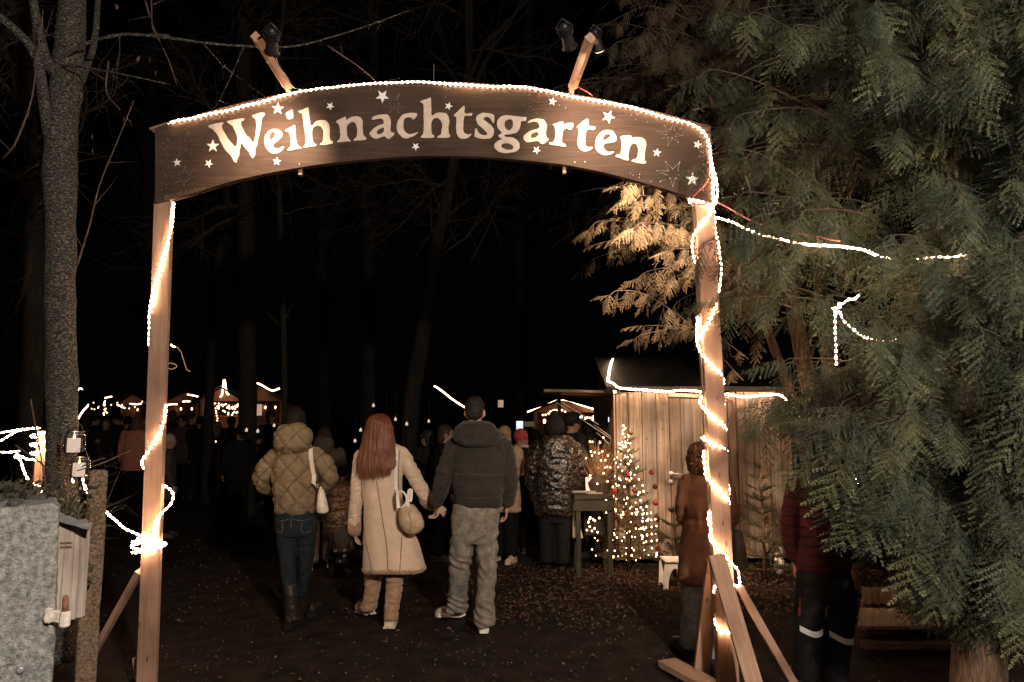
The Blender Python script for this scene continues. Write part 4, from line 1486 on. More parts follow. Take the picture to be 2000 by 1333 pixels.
    # grain lines left standing in the counters
for cu_, cv_, r_, sl_ in ((533, 264, 5, -.5), (994, 245, 7, .3), (992, 288, 7, .35), (1045, 264, 5, -.4), (1184, 266, 5, -.4)):
    mb = MB()
    for k in range(-2, 3):
        mb.bar(P(cu_ - r_, cv_ + k * r_ * .42 - sl_ * r_ * .6, YF - .0018), P(cu_ + r_, cv_ + k * r_ * .42 + sl_ * r_ * .6, YF - .0018), .0016, .0028)
    part('counter_grain', mb, M['carved'], sign)


def star_pts(u, v, r, rot=0.0, n=5, inner=.40):
    return [(u + (r if k % 2 == 0 else r * inner) * math.sin(rot + math.pi * k / n), v - (r if k % 2 == 0 else r * inner) * math.cos(rot + math.pi * k / n)) for k in range(2 * n)]


STARS = [(416, 286, 13, .0), (346, 318, 8.5, -.1), (408, 320, 9, .5), (541, 316, 8.5, .1), (543, 213, 12.5, .05), (645, 208, 8.5, .5), (747, 189, 14, .63), (876, 208, 8.5, .35), (812, 287, 8.5, .6), (1079, 199, 8.5, .2), (1048, 294, 8.5, .5), (1188, 229, 13.5, .45), (1283, 299, 9, .15), (1362, 283, 9, .3), (1352, 351, 14, .05)]
for u, v, r, rot in STARS:
    mb = MB()
    p = [P(a, b, YF - .0009) for a, b in star_pts(u, v, r, rot)]
    mb.plate(p, (0, -1, 0), .0035)
    part('star', mb, M['star'], sign)
for u, v, r, nn, rot, mm in ((365, 284, 33, 7, .1, 'nail'), (360, 346, 27, 8, .05, 'nail'), (770, 203, 23, 8, .4, 'nail'), (1045, 206, 25, 7, .3, 'carved'), (1311, 262, 27, 8, .2, 'nail'), (1314, 340, 30, 7, .45, 'nail')):
    mb = MB()
    pts = []
    for k in range(2 * nn):
        rr = r * random.uniform(.8, 1.12) if k % 2 == 0 else r * random.uniform(.34, .42)
        a = rot + math.pi * k / nn
        pts.append(P(u + rr * math.sin(a), v - rr * math.cos(a) * .8, YF - .004))
    mb.tube(pts + [pts[0]], .0013, n=4)
    for p in pts:
        mb.tube([p + V((0, .004, 0)), p - V((0, .004, 0))], .003, n=6)
    part('wire_star', mb, M[mm], sign)
mb = MB()
for k in range(22):
    for (ua, ub, va, vb) in ((316, 331, 262, 382), (1366, 1384, 252, 378)):
        if random.random() < .85:
            p = P(random.uniform(ua, ub), va + (vb - va) * (k + random.random()) / 22, YF)
            mb.tube([p + V((0, .002, 0)), p - V((0, .004, 0))], .0035, n=6)
for k in range(26):
    u = random.uniform(420, 1330)
    p = P(u, random.choice([interp(TOP, u) + random.uniform(12, 30), interp(BOT, u) - random.uniform(6, 14)]), YF)
    mb.tube([p + V((0, .002, 0)), p - V((0, .003, 0))], .0028, n=6)
part('nail_heads', mb, M['nail'], sign)
# the carved, hardly readable signature low on the left
mb = MB()
u, base = 333, 386
pts = []
for k in range(64):
    t_ = k / 63
    u = 322 + 80 * t_
    v = 386 - 18 * t_ + 3.2 * math.sin(k * 1.7) + 2.2 * math.sin(k * .9 + 1)
    if k in (0, 22, 48):
        v -= 5
    pts.append(P(u, v, YF - .001))
mb.tube(smooth_path(pts, .004), .0009, n=4)
part('signature', mb, M['carved'], sign)
# floodlight arms
for (a, b, c) in (((568, 184), (562, 166), (500, 72)), ((1114, 182), (1118, 166), (1153, 74))):
    p0, p1, p2 = P(a[0], a[1], YA - .02), P(b[0], b[1], YA - .03), P(c[0], c[1], YA - .72)
    mb = MB(); mb.bar(p0 + V((0, 0, -.05)), p1, .034, .05)
    part('arm_foot', mb, M['timber'], arch)
    mb = MB(); mb.bar(p1 + V((0, 0, -.02)), p2, .044, .05)
    part('arm', mb, M['timber'], arch)
for (u, v0, v1) in ((587, 318, 343), (1102, 316, 340)):
    mb = MB(); mb.bar(P(u, v0, YF + .05), P(u, v1, YF + .05), .022, .03)
    part('peg', mb, M['timber'], arch)
# thin wire spike in the middle of the top
mb = MB(); mb.tube([P(847, 164, YF + .1), P(847.5, 126, YF + .1)], .0016, n=5)
part('wire_spike', mb, M['nail'], arch)


def floodlight(pos, aim, label, energy, size=1.0, blend=.9, col=(1.0, .70, .44), r=.038, L=.13):
    d = (aim - pos).normalized()
    t = thing('floodlight', label, 'floodlight', pos, 'floodlights on the arch')
    back = pos - d * L
    mb = MB()
    mb.tube([back - d * .02, back, back + d * .03, pos - d * .015, pos - d * .0], [r * .45, r * .7, r * .75, r * .95, r * 1.2], n=18)
    part('housing', mb, M['black_metal'], t, True)
    mb = MB()
    mb.tube([pos + d * .001, pos + d * .006], r * .96, n=18)
    part('lens', mb, emit('floodlight_lens', col, 5.0), t)
    mb = MB()
    s = d.cross(V((0, 0, 1))).normalized()
    mb.tube([back + s * r * .9 + d * .05, back + s * r * 1.2 - d * .0, back - d * .05, back - s * r * 1.2, back - s * r * .9 + d * .05], .006, n=6)
    part('bracket', mb, M['black_metal'], t, True)
    mb = MB()
    for k in range(4):
        q = back + d * (.0 + .014 * k)
        mb.tube([q, q + d * .004], r * 1.0, n=16)
    part('cooling_fins', mb, M['black_metal'], t)
    l = bpy.data.lights.new('floodlight_beam', 'SPOT')
    l.energy = energy
    l.color = col
    l.spot_size = size
    l.spot_blend = blend
    l.shadow_soft_size = .03
    lo = bpy.data.objects.new('floodlight_beam', l)
    COL.objects.link(lo)
    lo.parent = t
    lo.location = d * .012
    lo.rotation_euler = d.to_track_quat('-Z', 'Y').to_euler()
    return t


floodlight(P(532, 102, YA - .70), P(540, 300, YF), 'black floodlight on the left wooden arm, aimed down at the sign', 185, 1.2, 1.0, (1.0, .72, .51))
floodlight(P(1113, 92, YA - .70), P(1170, 290, YF), 'black floodlight left of the right wooden arm, aimed down at the sign', 135, 1.6, 1.0, (1.0, .72, .51))
floodlight(P(1170, 98, YA + .22), P(1275, 560, 6.3), 'black floodlight right of the right wooden arm, aimed back at the conifer', 2600, .80, 1.0, (1.0, .66, .42))
mb = MB(); mb.bar(P(1151, 78, YA - .70), P(1166, 84, YA + .2), .022, .03, up=(0, 0, 1)); part('cross_arm', mb, M['timber'], arch)
mb = MB(); mb.tube(smooth_path([P(541, 100, YA - .7), P(543, 125, YA - .6), P(560, 150, YA - .3), P(572, 170, YA - .1), P(600, 178, YA - .02)], .02), .004, n=5)
solo('power_cable', mb, M['cable_dark'], 'thin dark cable running down the left wooden arm', 'cable', 'cables on the arch')
mb = MB(); mb.tube(smooth_path([P(1124, 168, YA - .02), P(1136, 174, YA - .03), P(1150, 182, YA - .04), P(1158, 189, YA - .02)], .02), .004, n=5)
solo('power_cable', mb, M['cable_red'], 'short red cable at the foot of the right wooden arm', 'cable', 'cables on the arch')
mb = MB(); mb.tube(smooth_path([P(1384, 300, YF - .01), P(1385, 340, YF - .012), P(1376, 362, YF - .012), P(1353, 386, YF - .01), P(1350, 396, YF - .01), P(1370, 400, YF - .01), P(1398, 396, YF - .01), P(1420, 405, 4.4), P(1470, 432, 4.25), P(1540, 452, 4.0), P(1600, 464, 3.65), P(1640, 471, 3.5)], .02), .0045, n=6)
solo('power_cable', mb, M['cable_red'], 'long reddish cable from the right end of the sign into the conifer', 'cable', 'cables on the arch')

# rope lights on the arch
f_, l_, b_ = YA - .030, YA + .01, YA + .072
yr = YF - .008
rope('rope_light', [P(328, 241, yr), P(380, 229, yr), P(450, 214, yr), P(510, 199, yr), P(560, 185, yr), P(600, 177, yr + .01), P(650, 171, yr + .01), P(700, 166, yr + .01), P(770, 162, yr + .01), P(830, 161, yr + .01), P(900, 166, yr), P(960, 169, yr), P(1020, 170, yr), P(1080, 181, yr), P(1130, 191, yr), P(1180, 199, yr), P(1240, 212, yr), P(1300, 229, yr), P(1350, 243, yr), P(1373, 257, yr), P(1384, 280, yr), P(1389, 310, yr), P(1392, 350, yr), P(1394, 392, yr), P(1391, 412, YA - .03)],
     'beaded rope light along the top edge of the lettered sign', r=.0062)
rope('rope_light', [P(1388, 300, yr - .01), P(1393, 330, yr - .012), P(1400, 360, yr - .01), P(1400, 385, yr), P(1392, 402, YA - .034), P(1352, 388, YA - .03), P(1350, 396, b_), P(1385, 410, b_), P(1397, 415, l_)], 'second strand of rope light knotted at the top of the right post')
rope('rope_light', [P(1396, 424, l_), P(1430, 434, 4.42), P(1475, 455, 4.36), P(1520, 467, 4.3), P(1570, 477, 3.9), P(1640, 482, 3.5), P(1680, 488, 3.38), P(1712, 498, 3.5), P(1740, 506, 3.8)], 'rope light sagging from the right post into the conifer')
rope('rope_light', [P(1780, 509, 3.8), P(1800, 505, 3.5), P(1830, 503, 3.4), P(1868, 501, 3.35), P(1885, 498, 3.6)], 'short dash of rope light high in the conifer, right of the long cable', r=.0042)
rope('rope_light', [P(1396, 425, l_), P(1397, 450, l_), P(1404, 485, l_ - .02), P(1409, 525, l_ - .03), P(1406, 560, l_ - .02), P(1399, 585, l_), P(1398, 600, YA - .03), P(1385, 630, f_), P(1368, 655, f_), P(1361, 668, l_ - .02), P(1362, 645, l_), P(1362, 620, l_ + .02)], 'loose rope light bulging off the right side of the right post')
rope('rope_light', [P(1392, 412, f_ + .01), P(1376, 432, f_), P(1360, 452, f_), P(1353, 466, l_ - .03), P(1353, 490, l_), P(1357, 512, l_ + .03), P(1370, 540, b_), P(1390, 570, b_), P(1403, 590, l_)], 'rope light crossing the upper right post towards the left')
WR = [P(1362, 625, l_), P(1361, 650, l_ - .02), P(1364, 680, l_ - .04), P(1374, 697, f_), P(1396, 720, f_), P(1408, 730, l_ - .03), P(1413, 745, l_), P(1408, 758, b_), P(1386, 768, b_), P(1369, 778, l_ + .02), P(1368, 790, l_ - .03), P(1380, 805, f_), P(1400, 822, f_), P(1414, 833, l_ - .03), P(1416, 842, l_ + .03), P(1400, 848, b_), P(1382, 852, b_), P(1371, 857, l_), P(1379, 862, f_), P(1400, 871, f_), P(1418, 879, l_ - .02), P(1416, 886, l_ + .03),
      P(1396, 885, b_), P(1377, 880, l_ + .02), P(1374, 895, l_ - .01), P(1377, 915, l_ - .01), P(1378, 930, l_ - .03), P(1386, 942, f_), P(1405, 960, f_), P(1420, 975, l_ - .04), P(1424, 985, l_ + .02), P(1412, 992, b_), P(1396, 992, b_), P(1386, 1000, l_), P(1383, 1015, l_ - .02), P(1387, 1035, l_ - .02), P(1386, 1050, l_ - .03), P(1393, 1062, f_ - .02), P(1412, 1082, f_ - .03), P(1428, 1100, f_ - .04), P(1440, 1112, f_ - .03), P(1444, 1130, l_ - .06), P(1443, 1144, l_),
      P(1430, 1142, b_), P(1412, 1135, b_), P(1400, 1150, l_ + .02), P(1395, 1158, l_), P(1397, 1145, l_ - .03), P(1402, 1138, f_ - .005), P(1412, 1128, f_ - .005)]
rope('rope_light', WR, 'rope light wound round and round the lower right post')
rope('rope_light', [P(1398, 1205, l_ + .03), P(1397, 1216, l_ - .02), P(1402, 1228, l_ - .05), P(1412, 1236, f_ - .004), P(1428, 1237, f_ - .004), P(1440, 1231, l_ - .05), P(1441, 1225, l_ + .02)], 'lowest loop of rope light round the foot of the right post')
rope('rope_light', [P(1407, 768, l_), P(1413, 785, l_), P(1414, 800, l_), P(1411, 815, l_)], 'short doubled rope light on the right edge of the right post', r=.005)
rope('rope_light', [P(1418, 935, l_), P(1424, 950, l_ - .02), P(1424, 965, l_)], 'tiny upright loop of rope light on the right post beside the brown hood', r=.005)

LW = [P(340, 398, l_), P(338, 425, l_ - .03), P(334, 450, l_ - .04), P(328, 470, f_), P(314, 520, f_), P(302, 560, f_), P(295, 590, l_ - .05), P(291, 625, l_ - .02), P(291, 655, l_), P(292, 675, l_ + .04), P(300, 700, b_), P(315, 750, b_), P(323, 780, l_ + .02), P(324, 805, l_ - .03), P(319, 830, f_ + .01), P(306, 855, f_), P(292, 878, f_ + .01), P(280, 895, l_ - .03), P(277, 905, l_), P(282, 916, l_ + .04), P(298, 930, b_), P(312, 942, b_), P(320, 948, l_), P(334, 958, l_ - .02), P(339, 970, l_ - .03), P(332, 986, l_ - .04), P(320, 998, l_ - .05), P(308, 1013, f_ - .005), P(302, 1030, f_ - .008), P(300, 1045, f_ - .008)]
rope('rope_light', LW, 'rope light spiralling down the left post and bowing out at the right')
coil = []
for k in range(4 * 12 + 1):
    a = 2 * math.pi * k / 12
    c = P(291, 1058 + 10 * math.sin(k * .31) + k * .18, YA)
    coil.append(c + V((math.sin(a) * (.086 + .022 * math.sin(k * .7)), -math.cos(a) * .052, .014 * math.sin(a * .5))))
rope('rope_light', coil, 'bright coil of rope light wrapped low round the left post', r=.0062)
rope('rope_light', [P(279, 1047, YA - .03), P(262, 1042, YA - .035), P(240, 1030, YA - .1), P(215, 1008, YA - .2), P(195, 985, YA - .32), P(180, 970, YA - .42), P(168, 956, YA - .5), P(163, 945, YA - .45), P(161, 930, YA - .4)], 'rope light strung from the left post to the concrete fence post')

# ------------------------------------------------------------------ people
def join_meshes(meshes):
    bm = bmesh.new()
    for me in meshes:
        bm.from_mesh(me)
    out = bpy.data.meshes.new('body')
    bm.to_mesh(out)
    bm.free()
    return out


def hand_mb(wrist, d, palm_n, side, s=1.0, curl=.35):
    """palm, four unequal bent fingers and a thumb leaving the side of the palm"""
    d = V(d).normalized()
    n = V(palm_n)
    n = (n - d * n.dot(d)).normalized()
    x = d.cross(n).normalized() * side
    w = V(wrist)
    mb = MB()
    mb.tube([w - d * .05 * s, w, w + d * .02 * s], [.026 * s, .025 * s, .026 * s], n=10, round_ends=True)
    rot = Matrix((x, d, n)).transposed()
    mb.ell(w + d * .055 * s, .040 * s, .048 * s, .015 * s, n=12, m=8, rot=rot)
    for k, (off, ln) in enumerate(((-.030, .062), (-.010, .076), (.010, .080), (.029, .070))):
        p0 = w + d * .075 * s + x * off * s * .8
        p1 = w + d * .100 * s + x * off * s
        a1, a2 = curl, curl * 2.0
        d1 = d * math.cos(a1) + n * math.sin(a1) + x * off * 1.6
        d2 = d * math.cos(a2) + n * math.sin(a2) + x * off * 1.0
        p2 = p1 + d1 * ln * .5 * s
        p3 = p2 + d2 * ln * .45 * s
        mb.tube([p0, p1, p2, p3], [.0092 * s, .0090 * s, .0084 * s, .0074 * s], n=8, round_ends=True)
    b = w + d * .030 * s + x * .030 * s
    t1 = b + (x * .55 + d * .75 + n * .25).normalized() * .040 * s
    t2 = t1 + (x * .15 + d * .9 + n * .45).normalized() * .032 * s
    mb.tube([w + d * .02 * s + x * .012 * s, b, t1, t2], [.013 * s, .0125 * s, .0105 * s, .0088 * s], n=8, round_ends=True)
    return mb


def head_into(mb, c, yaw, s=1.0):
    m = Matrix.Rotation(yaw, 3, 'Z')
    mb.ell(c + m @ V((0, -.012, .018)) * s, .075 * s, .096 * s, .100 * s, n=18, m=12, rot=m)
    mb.ell(c + m @ V((0, .030, -.045)) * s, .056 * s, .062 * s, .072 * s, n=14, m=10, rot=m)
    mb.ell(c + m @ V((0, .098, -.022)) * s, .014 * s, .020 * s, .024 * s, n=8, m=6, rot=m)
    mb.ell(c + m @ V((0, .080, .030)) * s, .055 * s, .020 * s, .012 * s, n=10, m=6, rot=m)
    mb.ell(c + m @ V((0, .082, -.070)) * s, .024 * s, .014 * s, .012 * s, n=8, m=6, rot=m)
    for sx in (-1, 1):
        mb.ell(c + m @ V((sx * .078, -.008, -.012)) * s, .011 * s, .020 * s, .032 * s, n=8, m=6, rot=m)
    mb.tube([c + m @ V((0, -.01, -.05)) * s, c + m @ V((0, -.02, -.19)) * s], [.052 * s, .062 * s], n=12)


def face_parts(root, c, yaw, s=1.0):
    m = Matrix.Rotation(yaw, 3, 'Z')
    for sx in (-1, 1):
        mb = MB()
        mb.ell(c + m @ V((sx * .030, .083, .004)) * s, .011 * s, .006 * s, .006 * s, n=8, m=6, rot=m)
        part('eye', mb, M['black_metal'], root, True)
    mb = MB()
    mb.ell(c + m @ V((0, .094, -.070)) * s, .020 * s, .004 * s, .005 * s, n=8, m=6, rot=m)
    part('mouth', mb, M['lip'], root, True)


M['lip'] = plain('lip', (.42, .16, .13), .5)


def fold(amp, sx=9.0, sz=26.0, seed=0.0, fine=.3):
    def f(co, n):
        a = noise.noise((co.x * sx + seed, co.y * sx, co.z * sz + seed))
        b = noise.noise((co.x * 38 + seed, co.y * 38, co.z * 60))
        return amp * (1 - 2 * abs(a)) * .8 + amp * fine * b
    return f


class Px:
    def __init__(s, Y):
        s.Y = Y

    def p(s, u, v, yo=0.0):
        return P(u, v, s.Y + yo)

    def r(s, v, uL, uR, depth, yo=0.0, yaw=0.0):
        a, b = s.p(uL, v, yo), s.p(uR, v, yo)
        return ((a + b) / 2, (b.x - a.x) / 2, depth / 2, yaw)

    def rows(s, mb, rows, n=24, ex=.9):
        mb.loft([s.r(*q) for q in rows], n, ex)

    def chain(s, mb, pts, dr=0.0, n=14):
        q = [s.p(*k[:3]) for k in pts]
        mb.tube(smooth_path(q, .03) if len(q) > 2 else q, list(np.interp(np.linspace(0, 1, len(smooth_path(q, .03))), np.linspace(0, 1, len(pts)), [k[3] + dr for k in pts])), n=n, round_ends=True)


def body_mesh(root, px, head_uv, yaw, arms, legs, chest_v, hip_v, uc, half, hands=(), head_s=1.0, m=None):
    """one continuous body: head, neck, trunk, arms and legs, with separate fingers"""
    mb = MB()
    hc = px.p(*head_uv)
    head_into(mb, hc, yaw, head_s)
    c1, c2 = px.p(uc, chest_v), px.p(uc, hip_v)
    mb.tube([hc - V((0, .01, .12)), c1 + V((0, 0, .06)), c1, c1.lerp(c2, .5), c2], [.05, .075, half * .8, half * .72, half * .8], n=14, round_ends=True)
    for a in arms:
        q = [px.p(*k[:3]) for k in a]
        mb.tube([c1 + V((0, 0, .03))] + q, [.06] + list(np.linspace(.045, .026, len(q))), n=10, round_ends=True)
    for a in legs:
        q = [px.p(*k) for k in a]
        mb.tube([c2] + q, [.085] + list(np.linspace(.065, .026, len(q))), n=12, round_ends=True)
    meshes = [remesh(mb, .012, 2)]
    for h in hands:
        meshes.append(remesh(h, .0045, 1))
    me = join_meshes(meshes)
    me.transform(Matrix.Translation(-wloc(root)))
    me.polygons.foreach_set('use_smooth', [True] * len(me.polygons))
    return link('body', me, m or M['skin'], root)


def shoe(root, heel, yaw, L, m_up, m_sole, sole_h=.03, pitch=0.0, ankle_h=.09, w=.042, chunky=False, name='shoe'):
    """heel: ground point under the heel; the toe points along yaw (0 = away from the camera)"""
    rot = Matrix.Rotation(yaw, 3, 'Z') @ Matrix.Rotation(pitch, 3, 'X')
    heel = V(heel)
    toe_fix = rot @ V((0, L, 0)) - Matrix.Rotation(yaw, 3, 'Z') @ V((0, L, 0))
    tr = lambda p: heel + rot @ V(p) - V((0, 0, toe_fix.z))
    prof = [(-.01, .72), (.02, .9), (.10 * L / .28, .92), (.16 * L / .28, .95), (.21 * L / .28, 1.05), (.25 * L / .28, .9), (.285 * L / .28, .45)]
    mb = MB()
    rs = []
    for zz, k in ((0, .96), (sole_h * .5, 1.02), (sole_h, .98)):
        ring = [tr((w * f * k, y, zz)) for y, f in prof] + [tr((-w * f * k, y, zz)) for y, f in prof[::-1]]
        rs.append(ring)
    mb.rings(rs)
    so = part('sole', mb, m_sole, root)
    if chunky:
        for k in range(5):
            y = L * (.04 + .2 * k)
            mb = MB()
            mb.bar(tr((-w * .98, y, -.004)), tr((w * .98, y, -.004)), .012, L * .12, up=rot @ V((0, 1, 0)))
            part('tread', mb, m_sole, so)
    mb = MB()
    rs = []
    for y, f, h in ((-.006, .7, ankle_h), (.02, .86, ankle_h * 1.02), (.07, .9, ankle_h), (.12, .9, ankle_h * .8), (.17 * L / .28, .95, .055), (.22 * L / .28, .98, .045), (.26 * L / .28, .75, .036), (.278 * L / .28, .4, .024)):
        ring = []
        for k in range(12):
            a = 2 * math.pi * k / 12
            x = w * f * math.cos(a)
            z = sole_h * .9 + max(0, math.sin(a)) ** .8 * h if math.sin(a) > 0 else sole_h * .9 + .004 * math.sin(a)
            if math.sin(a) > 0:
                x *= 1 - .35 * math.sin(a) ** 2
            ring.append(tr((x, y, z)))
        rs.append(ring)
    mb.rings(rs)
    up = part(name, mb, m_up, root, True)
    return up


def surf(me_obj, root):
    me = me_obj.data
    off = wloc(root)
    vs = [v.co + off for v in me.vertices]
    return BVHTree.FromPolygons(vs, [tuple(p.vertices) for p in me.polygons])


def on_surf(bvh, pts, lift=.003):
    """from points behind the person (camera side) forward onto the garment"""
    out = []
    for p in pts:
        hit = bvh.ray_cast(V((p.x, p.y - 1.0, p.z)), V((0, 1, 0)), 2.5)
        if hit[0] is not None:
            out.append(hit[0] - V((0, lift, 0)))
    return out


def seam(root, bvh, px, uv, r, m, name='seam', dash=False):
    q = smooth_path([px.p(u, v) for u, v in uv], .012)
    pts = on_surf(bvh, q, r * .3)
    if len(pts) > 3:
        mb = MB()
        mb.tube(pts, r, n=5)
        return part(name, mb, m, root, True)


def disp_mix(*fs):
    return lambda co, n: sum(f(co, n) for f in fs)


# ---- the woman in the quilted jacket
def person_quilted():
    px = Px(6.0)
    t = thing('person', 'person in an olive quilted hooded jacket and dark jeans with a cream shoulder bag', 'person', px.p(578, 1216) * 1.0)
    t.location.z = 0
    armL = [(547, 890, 0, .076), (525, 908, 0, .074), (512, 930, 0, .070), (515, 948, .08, .062), (532, 957, .17, .055)]
    armR = [(612, 890, 0, .076), (633, 908, 0, .074), (643, 930, 0, .070), (640, 947, .08, .062), (624, 957, .17, .055)]
    h1 = hand_mb(px.p(532, 957, .17), V((.6, .6, -.3)), V((0, .3, -1)), 1)
    h2 = hand_mb(px.p(624, 957, .17), V((-.6, .6, -.3)), V((0, .3, -1)), -1)
    body_mesh(t, px, (578, 826), 0, [armL, armR], [[(560, 1040), (562, 1110, -.02), (568, 1195, -.05)], [(598, 1040), (597, 1110, .09), (590, 1178, .22)]], 893, 1000, 578, .15, [h1, h2])
    mb = MB()
    c = px.p(578, 824)
    mb.ell(c + V((0, -.018, .008)), .088, .100, .112, n=18, m=12)
    mb.ell(c + V((0, -.05, -.07)), .075, .07, .09, n=14, m=10)
    skin_part('hair', mb, .010, fabric('dark_hair', (.008, .006, .005), .4, .7, scale=60), t, 2, fold(.004, 50, 8, 3))
    s = .165

    def quilt(co, n):
        x = co.x
        a, b = (x + co.z * .92) / s, (x - co.z * .92) / s
        fa, fb = abs(a - round(a)), abs(b - round(b))
        q = min(fa, fb) * s / 1.41
        return .017 * (min(1.0, q / .030)) ** .55 - .010

    mb = MB()
    px.rows(mb, [(868, 556, 602, .17), (874, 546, 613, .22), (886, 538, 620, .26), (905, 534, 622, .29), (930, 533, 621, .30), (955, 535, 620, .29), (978, 537, 620, .29), (990, 538, 620, .28), (1001, 540, 618, .25)])
    px.chain(mb, armL)
    px.chain(mb, armR)
    m_j = fabric('olive_quilted_nylon', (.175, .128, .075), .2, .6, scale=14, bscale=160, bump=.25)
    jk = skin_part('jacket', mb, .0085, m_j, t, 2, disp_mix(quilt, fold(.007, 22, 34, 2, .5)))
    mb = MB()
    px.rows(mb, [(828, 562, 588, .08, -.10), (833, 548, 600, .16, -.10), (845, 537, 608, .21, -.10), (860, 535, 609, .23, -.10), (873, 538, 606, .22, -.10), (884, 550, 596, .15, -.09)])
    px.rows(mb, [(850, 552, 604, .20, .02), (880, 548, 608, .22, .02)])
    ho = skin_part('hood', mb, .0085, m_j, t, 2, disp_mix(quilt, fold(.003, 20, 30, 5, .5)))
    bh = surf(ho, t)
    mb = MB()
    for sg in (1, -1):
        for k in range(-40, 60):
            pts = []
            for i in range(50):
                z = px.p(578, 886).z + (px.p(578, 829).z - px.p(578, 886).z) * i / 49
                h = bh.ray_cast(V((k * s - sg * z * .92 + .005 * math.sin(z * 40 + k), 4.8, z)), V((0, 1, 0)), 2.5)
                if h[0] is not None and h[0].y < 5.96:
                    pts.append(h[0])
            if len(pts) > 4:
                mb.tube(pts, .0027, n=4)
    part('quilt_seams', mb, fabric('hood_thread', (.06, .042, .024), .2), ho, True)['kind'] = 'stuff'
    bvh = surf(jk, t)
    sm = fabric('quilt_thread', (.06, .042, .024), .2)
    zlo, zhi = px.p(578, 990).z, px.p(578, 884).z
    xl, xh = px.p(500, 940).x, px.p(656, 940).x
    mb = MB()
    for sg in (1, -1):
        for k in range(-40, 60):
            pts, runs = [], []
            for i in range(90):
                z = zlo + (zhi - zlo) * i / 89
                x = k * s - sg * z * .92 + .006 * math.sin(z * 30 + k)
                if xl < x < xh:
                    h = bvh.ray_cast(V((x, 4.8, z)), V((0, 1, 0)), 2.5)
                    if h[0] is not None and h[0].y < 6.0:
                        # the quilting follows the cloth round the body
                        if pts and (h[0] - pts[-1]).length > .035:
                            runs.append(pts)
                            pts = []
                        pts.append(h[0])
            for pts in runs + [pts]:
                if len(pts) > 4:
                    mb.tube(pts, .0027, n=4)
    part('quilt_seams', mb, sm, jk, True)['kind'] = 'stuff'
    mb = MB()
    q = [px.p(u, 994) for u in range(540, 620, 5)]
    mb.tube(on_surf(bvh, q, .001), .006, n=6)
    part('hem_band', mb, m_j, jk, True)
    mb = MB()
    px.rows(mb, [(984, 541, 617, .23), (1005, 538, 619, .25), (1030, 538, 619, .25), (1045, 540, 617, .22)])
    px.rows(mb, [(1030, 540, 581, .21), (1055, 542, 579, .18), (1085, 546, 577, .155, -.01), (1115, 549, 576, .13, -.03), (1145, 553, 577, .115, -.05), (1168, 556, 577, .105, -.06)])
    px.rows(mb, [(1030, 577, 618, .21), (1055, 581, 615, .18, .02), (1085, 584, 612, .155, .05), (1115, 584, 608, .13, .08), (1145, 581, 602, .115, .13), (1165, 579, 599, .105, .16)])
    m_d = fabric('dark_denim', (.013, .018, .023), .35, .9, scale=40)
    tr = skin_part('trousers', mb, .0095, m_d, t, 2, fold(.006, 14, 34, 8))
    b2 = surf(tr, t)
    thread = plain('pale_thread', (.16, .13, .10), .8)
    for uv in ([(543, 1010), (560, 1014), (575, 1010)], [(581, 1010), (597, 1014), (613, 1010)], [(578, 1003), (578, 1030)], [(560, 1014), (560, 1036), (546, 1034)], [(598, 1014), (598, 1036), (612, 1034)]):
        seam(t, b2, px, uv, .0016, thread, 'stitching')
    leather = mat('black_leather', (.02, .016, .014), .32, var=.3, scale=30, bump=.3, bscale=160)
    mb = MB()
    px.rows(mb, [(1138, 553, 580, .13, -.05), (1160, 555, 581, .13, -.06), (1185, 557, 582, .12, -.06), (1203, 557, 585, .13, -.05), (1210, 558, 588, .13, -.05)])
    skin_part('boot', mb, .010, leather, t, 2, fold(.004, 14, 40, 4))
    mb = MB()
    px.rows(mb, [(1140, 577, 602, .12, .13), (1165, 577, 601, .12, .18), (1188, 578, 601, .12, .24), (1196, 578, 603, .13, .26)])
    skin_part('boot', mb, .010, leather, t, 2, fold(.004, 14, 40, 6))
    hz = px.p(572, 1200)
    shoe(t, V((px.p(573, 1216).x, 5.86, 0)), R(-6), .27, leather, M['black_metal'], .04, ankle_h=.07, name='boot_foot')
    shoe(t, V((px.p(592, 1200).x, 6.22, 0)), R(-4), .27, leather, M['black_metal'], .04, ankle_h=.07, name='boot_foot')
    # shoulder bag
    bg = thing('shoulder_bag', 'small cream shoulder bag hanging behind the quilted jacket', 'bag', px.p(632, 985, -.2))
    cream = mat('cream_leather', (.66, .57, .46), .5, var=.12, scale=14, bump=.15)
    mb = MB()
    px.rows(mb, [(951, 624, 630, .03, -.16), (960, 622, 633, .06, -.16), (975, 620, 637, .09, -.16), (992, 619, 641, .10, -.16), (1000, 620, 641, .09, -.16), (1003, 624, 637, .06, -.16)], 16)
    skin_part('bag_body', mb, .008, cream, bg, 2, fold(.004, 20, 20, 2))
    mb = MB()
    st = on_surf(bvh, smooth_path([px.p(606, 864), px.p(613, 880), px.p(616, 910), px.p(621, 940)], .02), .012) + [px.p(624, 953, -.16)]
    for _ in range(6):
        st = [st[0]] + [V((q.x, min(q.y, (p_.y + r_.y) / 2), q.z)) for p_, q, r_ in zip(st, st[1:], st[2:])] + [st[-1]]
    mb.rings([[p + V((-.016, 0, 0)), p + V((.016, 0, 0)), p + V((.016, -.006, 0)), p + V((-.016, -.006, 0))] for p in st])
    part('strap', mb, cream, bg)
    mb = MB()
    for q in (px.p(622, 946, -.165), px.p(627, 953, -.17)):
        mb.tube([q + V((math.cos(a) * .016, -.006, math.sin(a) * .016)) for a in [k * math.pi / 6 for k in range(13)]], .004, n=5)
    part('buckle', mb, M['black_metal'], bg)


person_quilted()


